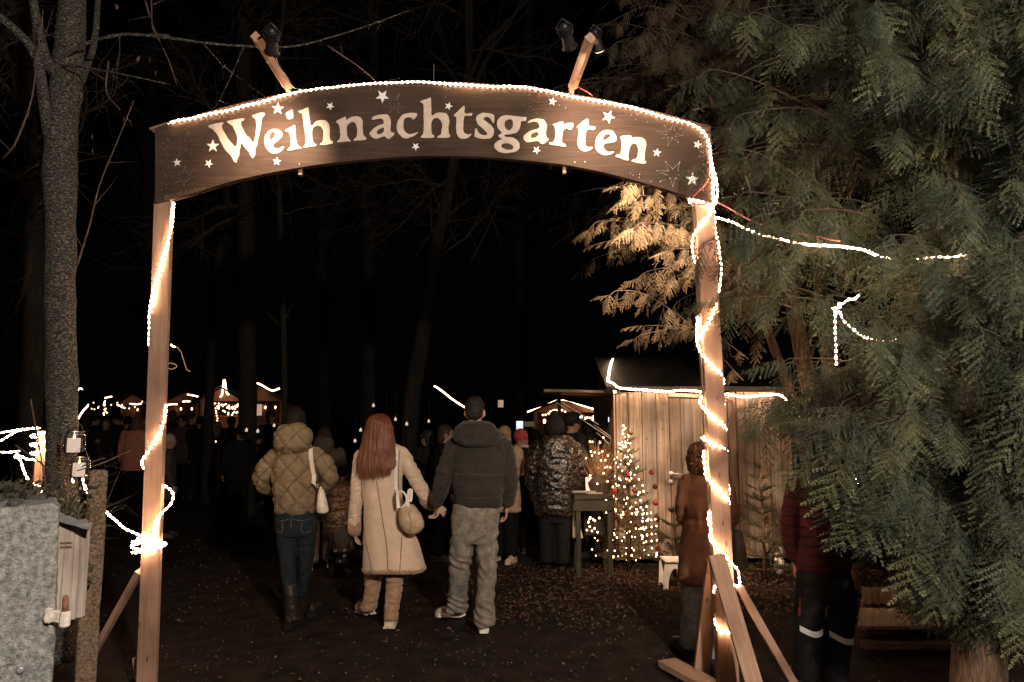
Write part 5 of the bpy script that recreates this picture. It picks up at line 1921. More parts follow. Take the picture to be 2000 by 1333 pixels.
# ---- the woman in the long beige coat
def person_coat():
    px = Px(5.95)
    t = thing('person', 'person with long red hair in a beige knee length coat and tan boots', 'person', V((px.p(752, 1220).x, 5.95, 0)))
    armL = [(706, 893, 0, .064), (701, 925, -.01, .060), (698, 960, -.01, .054), (694, 1000, .02, .051), (692, 1028, .05, .047)]
    armR = [(783, 887, 0, .066), (798, 912, .0, .062), (814, 940, .02, .057), (827, 962, .05, .052), (839, 982, .08, .048)]
    h1 = hand_mb(px.p(692, 1033, .055), V((.15, .25, -1)), V((1, .0, .1)), -1, .92, .5)
    h2 = hand_mb(px.p(843, 986, .07), V((.85, .1, -.45)), V((-.2, .9, -.5)), -1, .92, .5)
    body_mesh(t, px, (741, 838), 0, [armL, armR], [[(728, 1090), (727, 1140, .12), (722, 1195, .22)], [(770, 1090), (769, 1150, .02), (764, 1212, .0)]], 895, 1000, 747, .14, [h1, h2])
    m_c = mat('beige_suede', (.60, .445, .325), .88, var=.13, scale=9, bump=.3, bscale=240, sheen=.25, spec=.15, bdist=.003)
    m_f = mat('brown_fleece', (.36, .22, .13), .95, var=.4, scale=70, bump=1.0, bscale=130, sheen=.3, bdist=.01)

    def dr(co, n):      # soft vertical drape below the waist and drag lines across the back
        z0 = px.p(700, 1000).z
        k = max(0.0, min(1.0, (z0 - co.z) / .4))
        return .012 * k * noise.noise((co.x * 9, co.y * 5, co.z * 1.2)) + .006 * noise.noise((co.x * 5 + co.z * 6, co.y * 4, co.z * 7 - co.x * 6))

    mb = MB()
    px.rows(mb, [(864, 726, 766, .14), (870, 714, 782, .19), (882, 707, 788, .24), (900, 705, 788, .26), (935, 707, 785, .26), (970, 710, 786, .25), (1000, 710, 793, .28), (1035, 711, 808, .32), (1070, 711, 821, .36), (1095, 710, 827, .38), (1113, 710, 830, .39)])
    px.chain(mb, armL)
    px.chain(mb, armR)
    co_ = skin_part('coat', mb, .0085, m_c, t, 3, disp_mix(dr, lambda c, n: (fold(.008, 10, 38, 4)(c, n) if (c.x < px.p(709, 900).x or c.x > px.p(800, 900).x) and c.z > px.p(700, 1045).z else 0.0)))
    bvh = surf(co_, t)
    m_s = plain('seam_brown', (.20, .12, .07), .9)
    for uv in ([(741, 937), (747, 975), (755, 1020), (762, 1060), (765, 1105)], [(707, 960), (712, 1000), (717, 1040), (727, 1080), (735, 1110)], [(709, 930), (709, 975)], [(790, 1044), (789, 1075), (788, 1110)], [(783, 880), (781, 925), (780, 980)]):
        seam(co_, bvh, px, uv, .0035, m_s)
    mb = MB()
    ring = []
    for k in range(49):
        a = 2 * math.pi * k / 48
        cL, cR = px.p(710, 1112), px.p(830, 1108)
        c = (cL + cR) / 2
        ring.append(c + V(((cR.x - cL.x) / 2 * .975 * math.cos(a), .190 * math.sin(a), .006 * math.sin(a * 3))))
    mb.tube(ring, .017, n=8)
    skin_part('fur_hem', mb, .009, m_f, t, 1, fold(.007, 60, 60, 1, .8))
    for q, d in ((px.p(692.5, 1029, .052), V((.0, .1, -1))), (px.p(838, 981, .078), V((.7, .25, -.6)))):
        mb = MB()
        d.normalize()
        mb.tube([q - d * .035, q + d * .02], .056, n=14, round_ends=True)
        skin_part('fur_cuff', mb, .008, m_f, t, 1, fold(.006, 60, 60, 2, .8))
    # hair
    def strands(co, n):
        return .008 * noise.noise((co.x * 75, co.y * 40, co.z * 3.0)) + .006 * noise.noise((co.x * 28, co.y * 20, co.z * 2.0 + 4))
    m_h = mat('auburn_hair', (.105, .029, .013), .42, var=.55, scale=1.0, bump=.6, bscale=1.0, stretch=(160, 90, 2.2), col2=(.25, .078, .034), spec=.5)
    mb = MB()
    px.rows(mb, [(809, 733, 749, .06), (813, 724, 757, .18, -.01), (822, 717, 763, .25, -.02), (838, 713, 768, .26, -.02), (858, 708, 771, .22, -.04), (878, 702, 773, .15, -.08), (898, 697, 774, .11, -.12), (910, 697, 774, .09, -.14), (918, 703, 771, .06, -.15)], 40, 1.0)
    ha = skin_part('hair', mb, .0075, m_h, t, 2, strands)
    bvh = surf(ha, t)
    mb = MB()
    for k in range(240):
        u0 = random.uniform(724, 760)
        f = (u0 - 742) / 22
        u1 = 734 + f * 42 + random.gauss(0, 2)
        v0, v1 = random.uniform(812, 850), random.uniform(900, 918)
        q = []
        for i in range(13):
            s = i / 12
            w = s ** .8
            q.append(px.p(u0 + (u1 - u0) * w + 1.5 * math.sin(k + s * 5), v0 + (v1 - v0) * s))
        pts = on_surf(bvh, q, .003)
        if len(pts) > 3:
            e = pts[-1]
            dl = random.uniform(.03, .105) * (1.2 - .5 * abs(f))
            pts.append(e + V((random.gauss(0, .006), .002, -dl * .5)))
            pts.append(e + V((random.gauss(0, .010), .006, -dl)))
            mb.tube(pts, [.0034] * (len(pts) - 2) + [.003, .0008], n=4, caps=False)
    part('strands', mb, m_h, ha, True)['kind'] = 'stuff'
    # boots
    m_b = mat('tan_suede_boot', (.36, .22, .13), .85, var=.22, scale=30, bump=.4, bscale=200, sheen=.2)
    m_so = plain('pale_sole', (.62, .52, .42), .7)
    wr = fold(.011, 5, 50, 3, .25)
    mb = MB()
    px.rows(mb, [(1090, 712, 746, .16, .10), (1120, 713, 745, .15, .12), (1145, 713, 742, .145, .15), (1168, 711, 738, .14, .17), (1184, 706, 735, .17, .2), (1190, 705, 734, .17, .21)])
    skin_part('boot', mb, .009, m_b, t, 2, wr)
    mb = MB()
    px.rows(mb, [(1090, 753, 788, .16, .02), (1120, 754, 787, .15, .02), (1150, 755, 785, .145, .01), (1180, 752, 779, .14, .0), (1202, 751, 777, .15, .0), (1208, 751, 777, .15, .0)])
    skin_part('boot', mb, .009, m_b, t, 2, wr)
    yL = ground_depth(1203)
    shoe(t, V((P(726, 1203, yL).x, yL - .05, 0)), R(34), .265, m_b, m_so, .055, pitch=R(-7), ankle_h=.075, w=.048, chunky=True, name='boot_foot')
    yR = ground_depth(1219)
    shoe(t, V((P(764, 1219, yR).x, yR - .10, 0)), R(3), .265, m_b, m_so, .055, ankle_h=.075, w=.048, chunky=True, name='boot_foot')
    # the slouchy handbag
    bg = thing('handbag', 'slouchy beige handbag with white handles hanging against the beige coat', 'bag', px.p(803, 1010, -.25))
    m_g = mat('beige_canvas', (.48, .33, .21), .8, var=.25, scale=14, bump=.3, bscale=120, col2=(.60, .44, .30))
    m_w = plain('white_strap', (.78, .71, .62), .55)
    mb = MB()
    px.rows(mb, [(985, 790, 806, .03, -.22), (990, 782, 810, .07, -.22), (1002, 779, 819, .13, -.22), (1018, 779, 827, .15, -.22), (1030, 784, 827, .14, -.22), (1039, 790, 819, .10, -.22), (1043, 796, 810, .05, -.22)], 20)
    bo = skin_part('bag_body', mb, .008, m_g, bg, 2, fold(.009, 9, 14, 4))
    b3 = surf(bo, bg)
    for uv in ([(783, 998), (792, 1020), (800, 1040)], [(808, 992), (813, 1015), (808, 1038)]):
        seam(bg, b3, px, uv, .003, m_s)
    bvc = surf(co_, t)
    mb = MB()
    st = on_surf(bvc, smooth_path([px.p(775, 868), px.p(778, 885), px.p(777, 920), px.p(777, 955)], .02), .008) + [px.p(777, 970, -.2), px.p(778, 992, -.24)]
    mb.rings([[p + V((-.012, 0, 0)), p + V((.012, 0, 0)), p + V((.012, -.005, 0)), p + V((-.012, -.005, 0))] for p in st])
    part('shoulder_strap', mb, m_w, bg)
    for uv, w in (([(777, 990), (776, 966), (779, 959), (786, 960), (793, 968), (795, 978), (790, 988), (782, 992)], .009), ([(798, 990), (797, 975), (799, 958), (803, 955), (804, 965), (802, 980)], .010)):
        mb = MB()
        q = smooth_path([px.p(u, v, -.255) for u, v in uv], .012)
        mb.rings([[p + V((-w, 0, 0)), p + V((w, 0, 0)), p + V((w, -.006, 0)), p + V((-w, -.006, 0))] for p in q])
        part('handle', mb, m_w, bg)


person_coat()


# ---- the man
def person_man():
    px = Px(5.8)
    t = thing('person', 'man in a dark olive hooded work jacket, pale loose jeans and white trainers', 'person', V((px.p(926, 1228).x, 5.8, 0)))
    armL = [(889, 874, 0, .078), (876, 905, 0, .076), (866, 935, .0, .072), (860, 958, .02, .066), (853, 978, .05, .057)]
    armR = [(981, 874, 0, .078), (990, 905, 0, .076), (994, 930, 0, .072), (994, 955, .03, .066), (990, 978, .07, .057)]
    h1 = hand_mb(px.p(856, 979, .12), V((-.10, .0, -1)), V((-.9, -.5, 0)), -1, 1.02, .75)
    h2 = hand_mb(px.p(989, 983, .08), V((.0, .3, -1)), V((-1, 0, 0)), 1, 1.02, .5)
    body_mesh(t, px, (927, 806), 0, [armL, armR], [[(902, 1060), (897, 1120, .1), (892, 1195, .2)], [(950, 1060), (952, 1130, .0), (946, 1222, .0)]], 885, 995, 931, .165, [h1, h2])
    hc = px.p(927, 806)

    def hr(co, n):
        return .006 * noise.noise((co.x * 60, co.y * 60, co.z * 45)) + .004 * noise.noise((co.x * 130, co.y * 130, co.z * 100))
    mb = MB()
    mb.ell(hc + V((0, -.010, .046)), .081, .100, .088, n=20, m=14)
    mb.ell(hc + V((0, -.050, .008)), .072, .062, .078, n=16, m=10)
    skin_part('hair', mb, .007, mat('brown_hair', (.016, .010, .007), .6, var=.5, scale=60, bump=.8, bscale=150), t, 1, hr)
    m_j = mat('dark_olive_canvas', (.034, .027, .020), .85, var=.25, scale=14, bump=.4, bscale=260, sheen=.1, spec=.2)
    mb = MB()
    px.rows(mb, [(850, 908, 960, .20), (858, 894, 976, .25), (868, 885, 984, .28), (885, 882, 987, .31), (915, 883, 987, .33), (945, 884, 985, .33), (964, 885, 984, .32), (968, 888, 980, .30), (976, 888, 980, .29), (988, 889, 979, .28), (991, 891, 976, .25)])
    px.chain(mb, armL)
    px.chain(mb, armR)
    drag = lambda c, n: .008 * noise.noise((c.x * 3, c.y * 3, c.z * 17)) + .005 * noise.noise((c.x * 7 + c.z * 8, c.y * 6, c.z * 9))
    jk = skin_part('jacket', mb, .009, m_j, t, 2, disp_mix(drag, lambda c, n: fold(.009, 8, 26, 3)(c, n) if (c.x < px.p(884, 900).x or c.x > px.p(984, 900).x) else fold(.003, 10, 22, 3)(c, n)))
    mb = MB()
    px.rows(mb, [(824, 906, 952, .12, -.03), (829, 898, 962, .19, -.05), (838, 889, 972, .23, -.06), (850, 884, 979, .25, -.08), (860, 886, 978, .25, -.10), (869, 900, 965, .18, -.12), (873, 915, 950, .09, -.13)])
    hd = skin_part('hood', mb, .009, m_j, t, 2, fold(.010, 8, 20, 9))
    bvh = surf(jk, t)
    thr = plain('olive_thread', (.085, .068, .048), .9)
    for uv in ([(889, 862), (885, 885), (886, 915)], [(981, 862), (985, 885), (984, 915)], [(888, 925), (915, 923), (950, 925), (980, 925)], [(887, 967), (915, 969), (950, 969), (981, 967)]):
        seam(jk, bvh, px, uv, .0025, thr)
    mb = MB()
    for k in range(34):
        u = 890 + (978 - 890) * k / 33
        q = on_surf(bvh, [px.p(u, 971), px.p(u, 979), px.p(u, 987)], .0)
        if len(q) == 3:
            mb.tube(q, .004, n=4)
    part('rib_hem', mb, m_j, jk, True)
    m_d = mat('pale_denim', (.185, .155, .125), .92, var=.35, scale=16, bump=.7, bscale=260, col2=(.34, .29, .235), sheen=.1, spec=.15)
    mb = MB()
    px.rows(mb, [(984, 886, 974, .27), (1000, 882, 975, .29), (1030, 880, 975, .30), (1050, 879, 974, .28), (1062, 882, 972, .22)])
    px.rows(mb, [(1045, 879, 930, .26), (1075, 878, 924, .245, .03), (1110, 878, 917, .225, .08), (1145, 877, 914, .215, .14), (1175, 874, 912, .215, .2), (1188, 872, 912, .22, .22), (1194, 873, 911, .21, .22)])
    px.rows(mb, [(1045, 926, 974, .26), (1075, 930, 973, .245), (1110, 934, 970, .225, -.01), (1150, 932, 967, .215, -.01), (1190, 928, 965, .215, 0), (1212, 926, 965, .225, 0), (1220, 927, 964, .22, 0)])
    def jf(co, n):
        # stacked creases at the hems, drag lines at seat and knees
        zb = px.p(890, 1160).z
        k = max(0.0, min(1.0, (zb - co.z) / .12))
        kk = math.exp(-((co.z - px.p(890, 1105).z) / .10) ** 2)
        ks = math.exp(-((co.z - px.p(890, 1050).z) / .08) ** 2)
        ph = noise.noise((co.x * 6, co.y * 6, co.z * 5)) * 3
        rd = lambda a: 1 - 2 * abs(a)
        return .010 * k * math.sin(co.z * 120 + co.x * 30 + ph * 3) + .008 * kk * math.sin(co.z * 62 + co.x * 50 + ph * 2) + .010 * ks * math.sin(co.z * 55 - co.x * 42 + ph) + .010 * rd(noise.noise((co.x * 8 + co.z * 3, co.y * 8, co.z * 8))) - .004
    tr = skin_part('jeans', mb, .009, m_d, t, 2, jf)
    b2 = surf(tr, t)
    thr2 = plain('denim_seam', (.15, .13, .11), .9)
    for uv in ([(931, 993), (930, 1020), (929, 1050)], [(884, 1000), (910, 1005), (931, 1003), (955, 1005), (973, 1000)], [(893, 1008), (893, 1036), (904, 1042), (918, 1036), (918, 1008)], [(940, 1008), (940, 1034), (951, 1041), (965, 1036), (966, 1008)],
               [(962, 1030), (962, 1084), (970, 1085)], [(893, 1040), (884, 1040)], [(882, 1060), (881, 1120), (879, 1185)], [(928, 1214), (945, 1216), (963, 1214)]):
        seam(t, b2, px, uv, .0022, thr2, 'stitching')
    mb = MB()
    px2 = on_surf(b2, [px.p(u, v) for u, v in ((878, 1034), (884, 1039), (892, 1041), (899, 1038), (901, 1032))], .012)
    if len(px2) > 2:
        mb.tube(smooth_path(px2, .01), .007, n=6)
        part('hammer_loop', mb, m_d, t, True)
    m_w = mat('white_mesh_trainer', (.66, .60, .52), .7, var=.2, scale=60, bump=.4, bscale=300)
    m_s = plain('white_rubber', (.80, .75, .67), .6)
    m_k = plain('dark_trim', (.05, .04, .035), .6)
    yL = ground_depth(1213)
    hL = V((P(903, 1213, yL).x, yL - .04, 0))
    up = shoe(t, hL, R(52), .285, m_w, m_s, .034, pitch=R(-9), ankle_h=.085, w=.046, name='trainer')
    yR = ground_depth(1230)
    hR = V((P(946, 1230, yR).x, yR - .10, 0))
    up2 = shoe(t, hR, R(4), .285, m_w, m_s, .034, ankle_h=.085, w=.046, name='trainer')
    for u_, hp, yw in ((up, hL, R(52)), (up2, hR, R(4))):
        rz = Matrix.Rotation(yw, 3, 'Z')
        for pts in ([(-.045, .02, .05), (-.047, .08, .07), (-.046, .13, .045), (-.047, .18, .06)], [(.045, .02, .05), (.047, .08, .07), (.046, .13, .045), (.047, .18, .06)], [(-.03, -.012, .06), (0, -.014, .075), (.03, -.012, .06)]):
            mb = MB()
            mb.tube(smooth_path([hp + rz @ V(p) + V((0, 0, .03)) for p in pts], .01), .0035, n=5)
            part('trim_line', mb, m_k, u_, True)


person_man()


# ---- the woman in the brown parka behind the right post
def person_parka():
    px = Px(5.1)
    t = thing('person', 'person in a brown hooded parka and blue jeans half hidden by the right gate post', 'person', V((px.p(1378, 1280).x, 5.1, 0)))
    armL = [(1344, 945, 0, .068), (1337, 985, 0, .064), (1338, 1010, .06, .058), (1352, 1026, .15, .05)]
    armR = [(1412, 945, 0, .068), (1424, 985, 0, .064), (1426, 1012, .05, .058), (1415, 1030, .15, .05)]
    h1 = hand_mb(px.p(1354, 1026, .16), V((.6, .6, 0)), V((0, 0, -1)), 1)
    h2 = hand_mb(px.p(1413, 1030, .16), V((-.6, .6, 0)), V((0, 0, -1)), -1)
    body_mesh(t, px, (1371, 896), 0, [armL, armR], [[(1353, 1130), (1350, 1200), (1345, 1262, .05)], [(1396, 1130), (1394, 1210), (1390, 1275, 0)]], 955, 1060, 1378, .14, [h1, h2])
    m_c = fabric('brown_cotton', (.135, .066, .042), .25, .85, scale=10)
    mb = MB()
    px.rows(mb, [(926, 1350, 1400, .18), (936, 1341, 1412, .23), (955, 1337, 1420, .27), (985, 1336, 1421, .27), (1010, 1337, 1420, .26), (1050, 1331, 1424, .29), (1095, 1327, 1427, .30), (1130, 1325, 1428, .31), (1139, 1327, 1426, .29)])
    px.chain(mb, armL)
    px.chain(mb, armR)
    zs = px.p(1370, 1012).z
    cinch = lambda c, n: -.010 * math.exp(-((c.z - zs) / .012) ** 2) + .007 * math.exp(-((c.z - zs) / .06) ** 2) * math.sin(c.x * 120)
    ck = skin_part('parka', mb, .010, m_c, t, 2, disp_mix(fold(.007, 7, 13, 2), cinch))
    mb = MB()
    px.rows(mb, [(865, 1361, 1377, .08), (870, 1351, 1388, .17), (882, 1345, 1395, .23), (900, 1343, 1398, .26), (915, 1345, 1397, .25), (926, 1352, 1392, .2)])
    skin_part('hood', mb, .008, mat('brown_fleece_hood', (.085, .036, .022), .95, var=.6, scale=34, bump=1.0, bscale=90, col2=(.20, .10, .062), bdist=.012), t, 1, fold(.011, 30, 34, 7, .7))
    bvh = surf(ck, t)
    dk = plain('brown_seam', (.07, .03, .02), .9)
    for uv in ([(1345, 1085), (1344, 1110), (1343, 1137)], [(1328, 1132), (1370, 1133), (1424, 1131)], [(1373, 930), (1374, 1010)]):
        seam(ck, bvh, px, uv, .003, dk)
    m_d = mat('washed_denim', (.13, .155, .175), .9, var=.35, scale=8, bump=.4, bscale=300, col2=(.25, .275, .29), spec=.15)
    mb = MB()
    px.rows(mb, [(1125, 1331, 1424, .24), (1145, 1332, 1423, .22)])
    px.rows(mb, [(1130, 1332, 1379, .21), (1190, 1334, 1374, .19), (1240, 1330, 1366, .18, .03), (1258, 1328, 1364, .19, .05), (1263, 1329, 1363, .18, .05)])
    px.rows(mb, [(1130, 1376, 1424, .21), (1200, 1378, 1416, .19), (1255, 1376, 1410, .18), (1276, 1374, 1409, .19), (1281, 1375, 1408, .18)])
    skin_part('jeans', mb, .010, m_d, t, 2, fold(.008, 8, 40, 5))
    for uu, vv, yw in ((1348, 1280, R(14)), (1391, 1298, R(-4))):
        y = ground_depth(vv)
        shoe(t, V((P(uu, vv, y).x, y, 0)), yw, .27, M['black_metal'], M['black_metal'], .03, ankle_h=.09, name='shoe')
    bg = thing('tote_bag', 'dark grey bag held beside the brown parka', 'bag', px.p(1446, 1075, .2))
    mb = MB()
    px.rows(mb, [(1035, 1432, 1447, .05, .2), (1060, 1431, 1453, .09, .2), (1090, 1431, 1459, .11, .2), (1107, 1432, 1463, .10, .2)], 14)
    skin_part('bag_body', mb, .010, fabric('grey_felt', (.085, .08, .07), .2), bg, 2, fold(.004, 12, 12, 3))
    mb = MB()
    mb.tube(smooth_path([px.p(1433, 1040, .2), px.p(1430, 1020, .19), px.p(1424, 1012, .16), px.p(1428, 1028, .2), px.p(1445, 1042, .2)], .02), .006, n=5)
    part('handle', mb, M['black_metal'], bg, True)


person_parka()


# ---- the worker in the striped jacket under the conifer
def person_striped():
    px = Px(4.62)
    t = thing('person', 'person in a red black striped jacket and black trousers with white bands', 'person', V((px.p(1605, 1328).x, 4.62, 0)))
    armL = [(1556, 950, 0, .062), (1546, 1000, 0, .060), (1545, 1045, 0, .056), (1552, 1085, .05, .05)]
    armR = [(1658, 950, 0, .062), (1668, 1000, 0, .060), (1668, 1045, 0, .056), (1660, 1085, .05, .05)]
    h1 = hand_mb(px.p(1553, 1092, .06), V((.1, .3, -1)), V((1, 0, 0)), -1)
    h2 = hand_mb(px.p(1659, 1092, .06), V((-.1, .3, -1)), V((-1, 0, 0)), 1)
    body_mesh(t, px, (1606, 868), 0, [armL, armR], [[(1582, 1160), (1577, 1240), (1573, 1310)], [(1640, 1160), (1636, 1240), (1630, 1320, -.05)]], 955, 1100, 1607, .15, [h1, h2])
    mb = MB()
    c = px.p(1606, 864)
    mb.ell(c + V((0, -.012, .02)), .088, .106, .112, n=16, m=10)
    skin_part('beanie', mb, .012, fabric('black_knit', (.015, .015, .015), .3), t, 2)
    m = bpy.data.materials.new('striped_knit')
    m.use_nodes = True
    nt = m.node_tree
    b = nt.nodes['Principled BSDF']
    tc = nt.nodes.new('ShaderNodeTexCoord')
    nz = nt.nodes.new('ShaderNodeTexNoise')
    nz.inputs['Scale'].default_value = 5
    nt.links.new(tc.outputs['Object'], nz.inputs['Vector'])
    sx = nt.nodes.new('ShaderNodeSeparateXYZ')
    nt.links.new(tc.outputs['Object'], sx.inputs[0])
    ad = nt.nodes.new('ShaderNodeMath'); ad.operation = 'MULTIPLY_ADD'; ad.inputs[1].default_value = .035
    nt.links.new(nz.outputs[0], ad.inputs[0]); nt.links.new(sx.outputs['Z'], ad.inputs[2])
    mu = nt.nodes.new('ShaderNodeMath'); mu.operation = 'DIVIDE'; mu.inputs[1].default_value = .058
    nt.links.new(ad.outputs[0], mu.inputs[0])
    fr = nt.nodes.new('ShaderNodeMath'); fr.operation = 'FRACT'
    nt.links.new(mu.outputs[0], fr.inputs[0])
    rp = nt.nodes.new('ShaderNodeValToRGB')
    rp.color_ramp.interpolation = 'LINEAR'
    rp.color_ramp.elements[0].position = .14; rp.color_ramp.elements[0].color = (.010, .006, .006, 1)
    rp.color_ramp.elements[1].position = .22; rp.color_ramp.elements[1].color = (.050, .011, .012, 1)
    nt.links.new(fr.outputs[0], rp.inputs[0])
    nt.links.new(rp.outputs[0], b.inputs['Base Color'])
    b.inputs['Roughness'].default_value = .9
    b.inputs['Specular IOR Level'].default_value = .15
    mb = MB()
    px.rows(mb, [(922, 1578, 1638, .18), (930, 1562, 1652, .22), (948, 1552, 1662, .27), (985, 1551, 1662, .29), (1040, 1553, 1661, .30), (1095, 1556, 1659, .30), (1112, 1558, 1657, .28)])
    px.chain(mb, armL)
    px.chain(mb, armR)
    skin_part('jacket', mb, .010, m, t, 2, fold(.006, 6, 16, 2))
    bk = fabric('black_work_cloth', (.012, .012, .013), .3)
    mb = MB()
    px.rows(mb, [(1105, 1560, 1656, .25), (1140, 1557, 1664, .27), (1165, 1557, 1668, .25)])
    px.rows(mb, [(1150, 1557, 1614, .24), (1220, 1552, 1603, .21), (1270, 1551, 1597, .2), (1322, 1550, 1594, .21)])
    px.rows(mb, [(1150, 1611, 1671, .24), (1230, 1610, 1663, .21), (1280, 1607, 1656, .2), (1330, 1605, 1652, .21)])
    tr = skin_part('trousers', mb, .010, bk, t, 2, fold(.006, 8, 20, 5))
    wh = plain('reflective_band', (.86, .86, .86), .4)
    b2 = surf(tr, t)
    for (u0, v0, u1, v1, vm) in ((1551, 1221, 1602, 1226, 1230), (1611, 1232, 1659, 1246, 1243)):
        q = smooth_path([px.p(u0 + 1, v0), px.p((u0 + u1) / 2, vm), px.p(u1 - 1, v1)], .008)
        q = on_surf(b2, q, .006)
        mb = MB()
        mb.rings([[p + V((0, 0, -.017)), p + V((0, .004, -.017)), p + V((0, .004, .017)), p + V((0, 0, .017))] for p in q])
        part('reflective_band', mb, wh, t)
    rd = plain('red_trim', (.16, .025, .025), .8)
    seam(t, b2, px, [(1557, 1165), (1556, 1185), (1555, 1200)], .009, rd, 'red_piping')
    seam(t, b2, px, [(1608, 1180), (1607, 1210)], .006, rd, 'red_piping')
    sh = plain('beige_shoe', (.42, .34, .27), .7)
    for uu, vv, yw in ((1576, 1350, R(4)), (1632, 1362, R(-6))):
        y = ground_depth(vv)
        shoe(t, V((px.p(uu, 1340).x, 4.56, 0)), yw, .28, sh, sh, .03, name='shoe')


person_striped()


# ---- the person in the shiny patterned jacket
def person_camo():
    px = Px(8.2)
    t = thing('person', 'person in a bulky glossy camouflage patterned jacket and black bobble hat', 'person', V((px.p(1085, 1105).x, 8.2, 0)))
    armL = [(1050, 882, 0, .10), (1042, 915, 0, .10), (1044, 945, .06, .09), (1058, 962, .18, .07)]
    armR = [(1124, 882, 0, .10), (1132, 915, 0, .10), (1130, 945, .06, .09), (1120, 962, .18, .07)]
    h1 = hand_mb(px.p(1060, 962, .2), V((.5, .8, 0)), V((0, 0, -1)), 1)
    h2 = hand_mb(px.p(1118, 962, .2), V((-.5, .8, 0)), V((0, 0, -1)), -1)
    body_mesh(t, px, (1084, 842), 0, [armL, armR], [[(1068, 1010), (1067, 1060), (1067, 1098)], [(1100, 1010), (1100, 1060), (1099, 1100)]], 880, 985, 1085, .16, [h1, h2])
    kn = fabric('black_wool', (.012, .011, .011), .3)
    mb = MB()
    c = px.p(1083, 838)
    mb.ell(c + V((0, -.01, .02)), .115, .125, .125, n=16, m=10)
    mb.ell(c + V((0, -.02, .16)), .05, .05, .05, n=12, m=8)
    skin_part('bobble_hat', mb, .014, kn, t, 2, fold(.008, 40, 40, 1))
    m = mat('camouflage_nylon', (.010, .009, .008), .26, var=.2, scale=20, bump=.6, bscale=60, spec=.6)
    nt = m.node_tree
    b = nt.nodes['Principled BSDF']
    vo = nt.nodes.new('ShaderNodeTexNoise')
    vo.inputs['Scale'].default_value = 11
    vo.inputs['Detail'].default_value = 3
    vo.inputs['Distortion'].default_value = 1.6
    tc = nt.nodes.new('ShaderNodeTexCoord')
    nt.links.new(tc.outputs['Object'], vo.inputs['Vector'])
    rp = nt.nodes.new('ShaderNodeValToRGB')
    rp.color_ramp.interpolation = 'CONSTANT'
    rp.color_ramp.elements[0].position = 0; rp.color_ramp.elements[0].color = (.010, .009, .008, 1)
    rp.color_ramp.elements[1].position = .50; rp.color_ramp.elements[1].color = (.05, .035, .022, 1)
    e = rp.color_ramp.elements.new(.58); e.color = (.016, .012, .010, 1)
    e = rp.color_ramp.elements.new(.66); e.color = (.13, .09, .06, 1)
    nt.links.new(vo.outputs[0], rp.inputs[0])
    nt.links.new(rp.outputs[0], b.inputs['Base Color'])
    mb = MB()
    px.rows(mb, [(852, 1064, 1108, .2), (860, 1052, 1122, .29), (880, 1044, 1132, .36), (910, 1042, 1134, .39), (950, 1043, 1133, .39), (985, 1045, 1128, .37), (1003, 1047, 1122, .34), (1007, 1050, 1118, .3)])
    px.chain(mb, armL)
    px.chain(mb, armR)
    skin_part('jacket', mb, .014, m, t, 1, fold(.020, 9, 16, 3, .5))
    mb = MB()
    px.rows(mb, [(995, 1050, 1119, .26), (1020, 1050, 1119, .25)])
    px.rows(mb, [(1010, 1051, 1084, .22), (1060, 1053, 1081, .19), (1098, 1054, 1080, .19)])
    px.rows(mb, [(1010, 1084, 1118, .22), (1060, 1086, 1114, .19), (1100, 1086, 1112, .19)])
    skin_part('trousers', mb, .016, fabric('black_cloth', (.012, .011, .011), .3), t, 2, fold(.006, 8, 20, 5))
    for uu, vv in ((1067, 1108), (1099, 1112)):
        y = ground_depth(vv)
        shoe(t, V((P(uu, vv, y).x, y, 0)), 0, .28, M['black_metal'], M['black_metal'], .03)


person_camo()


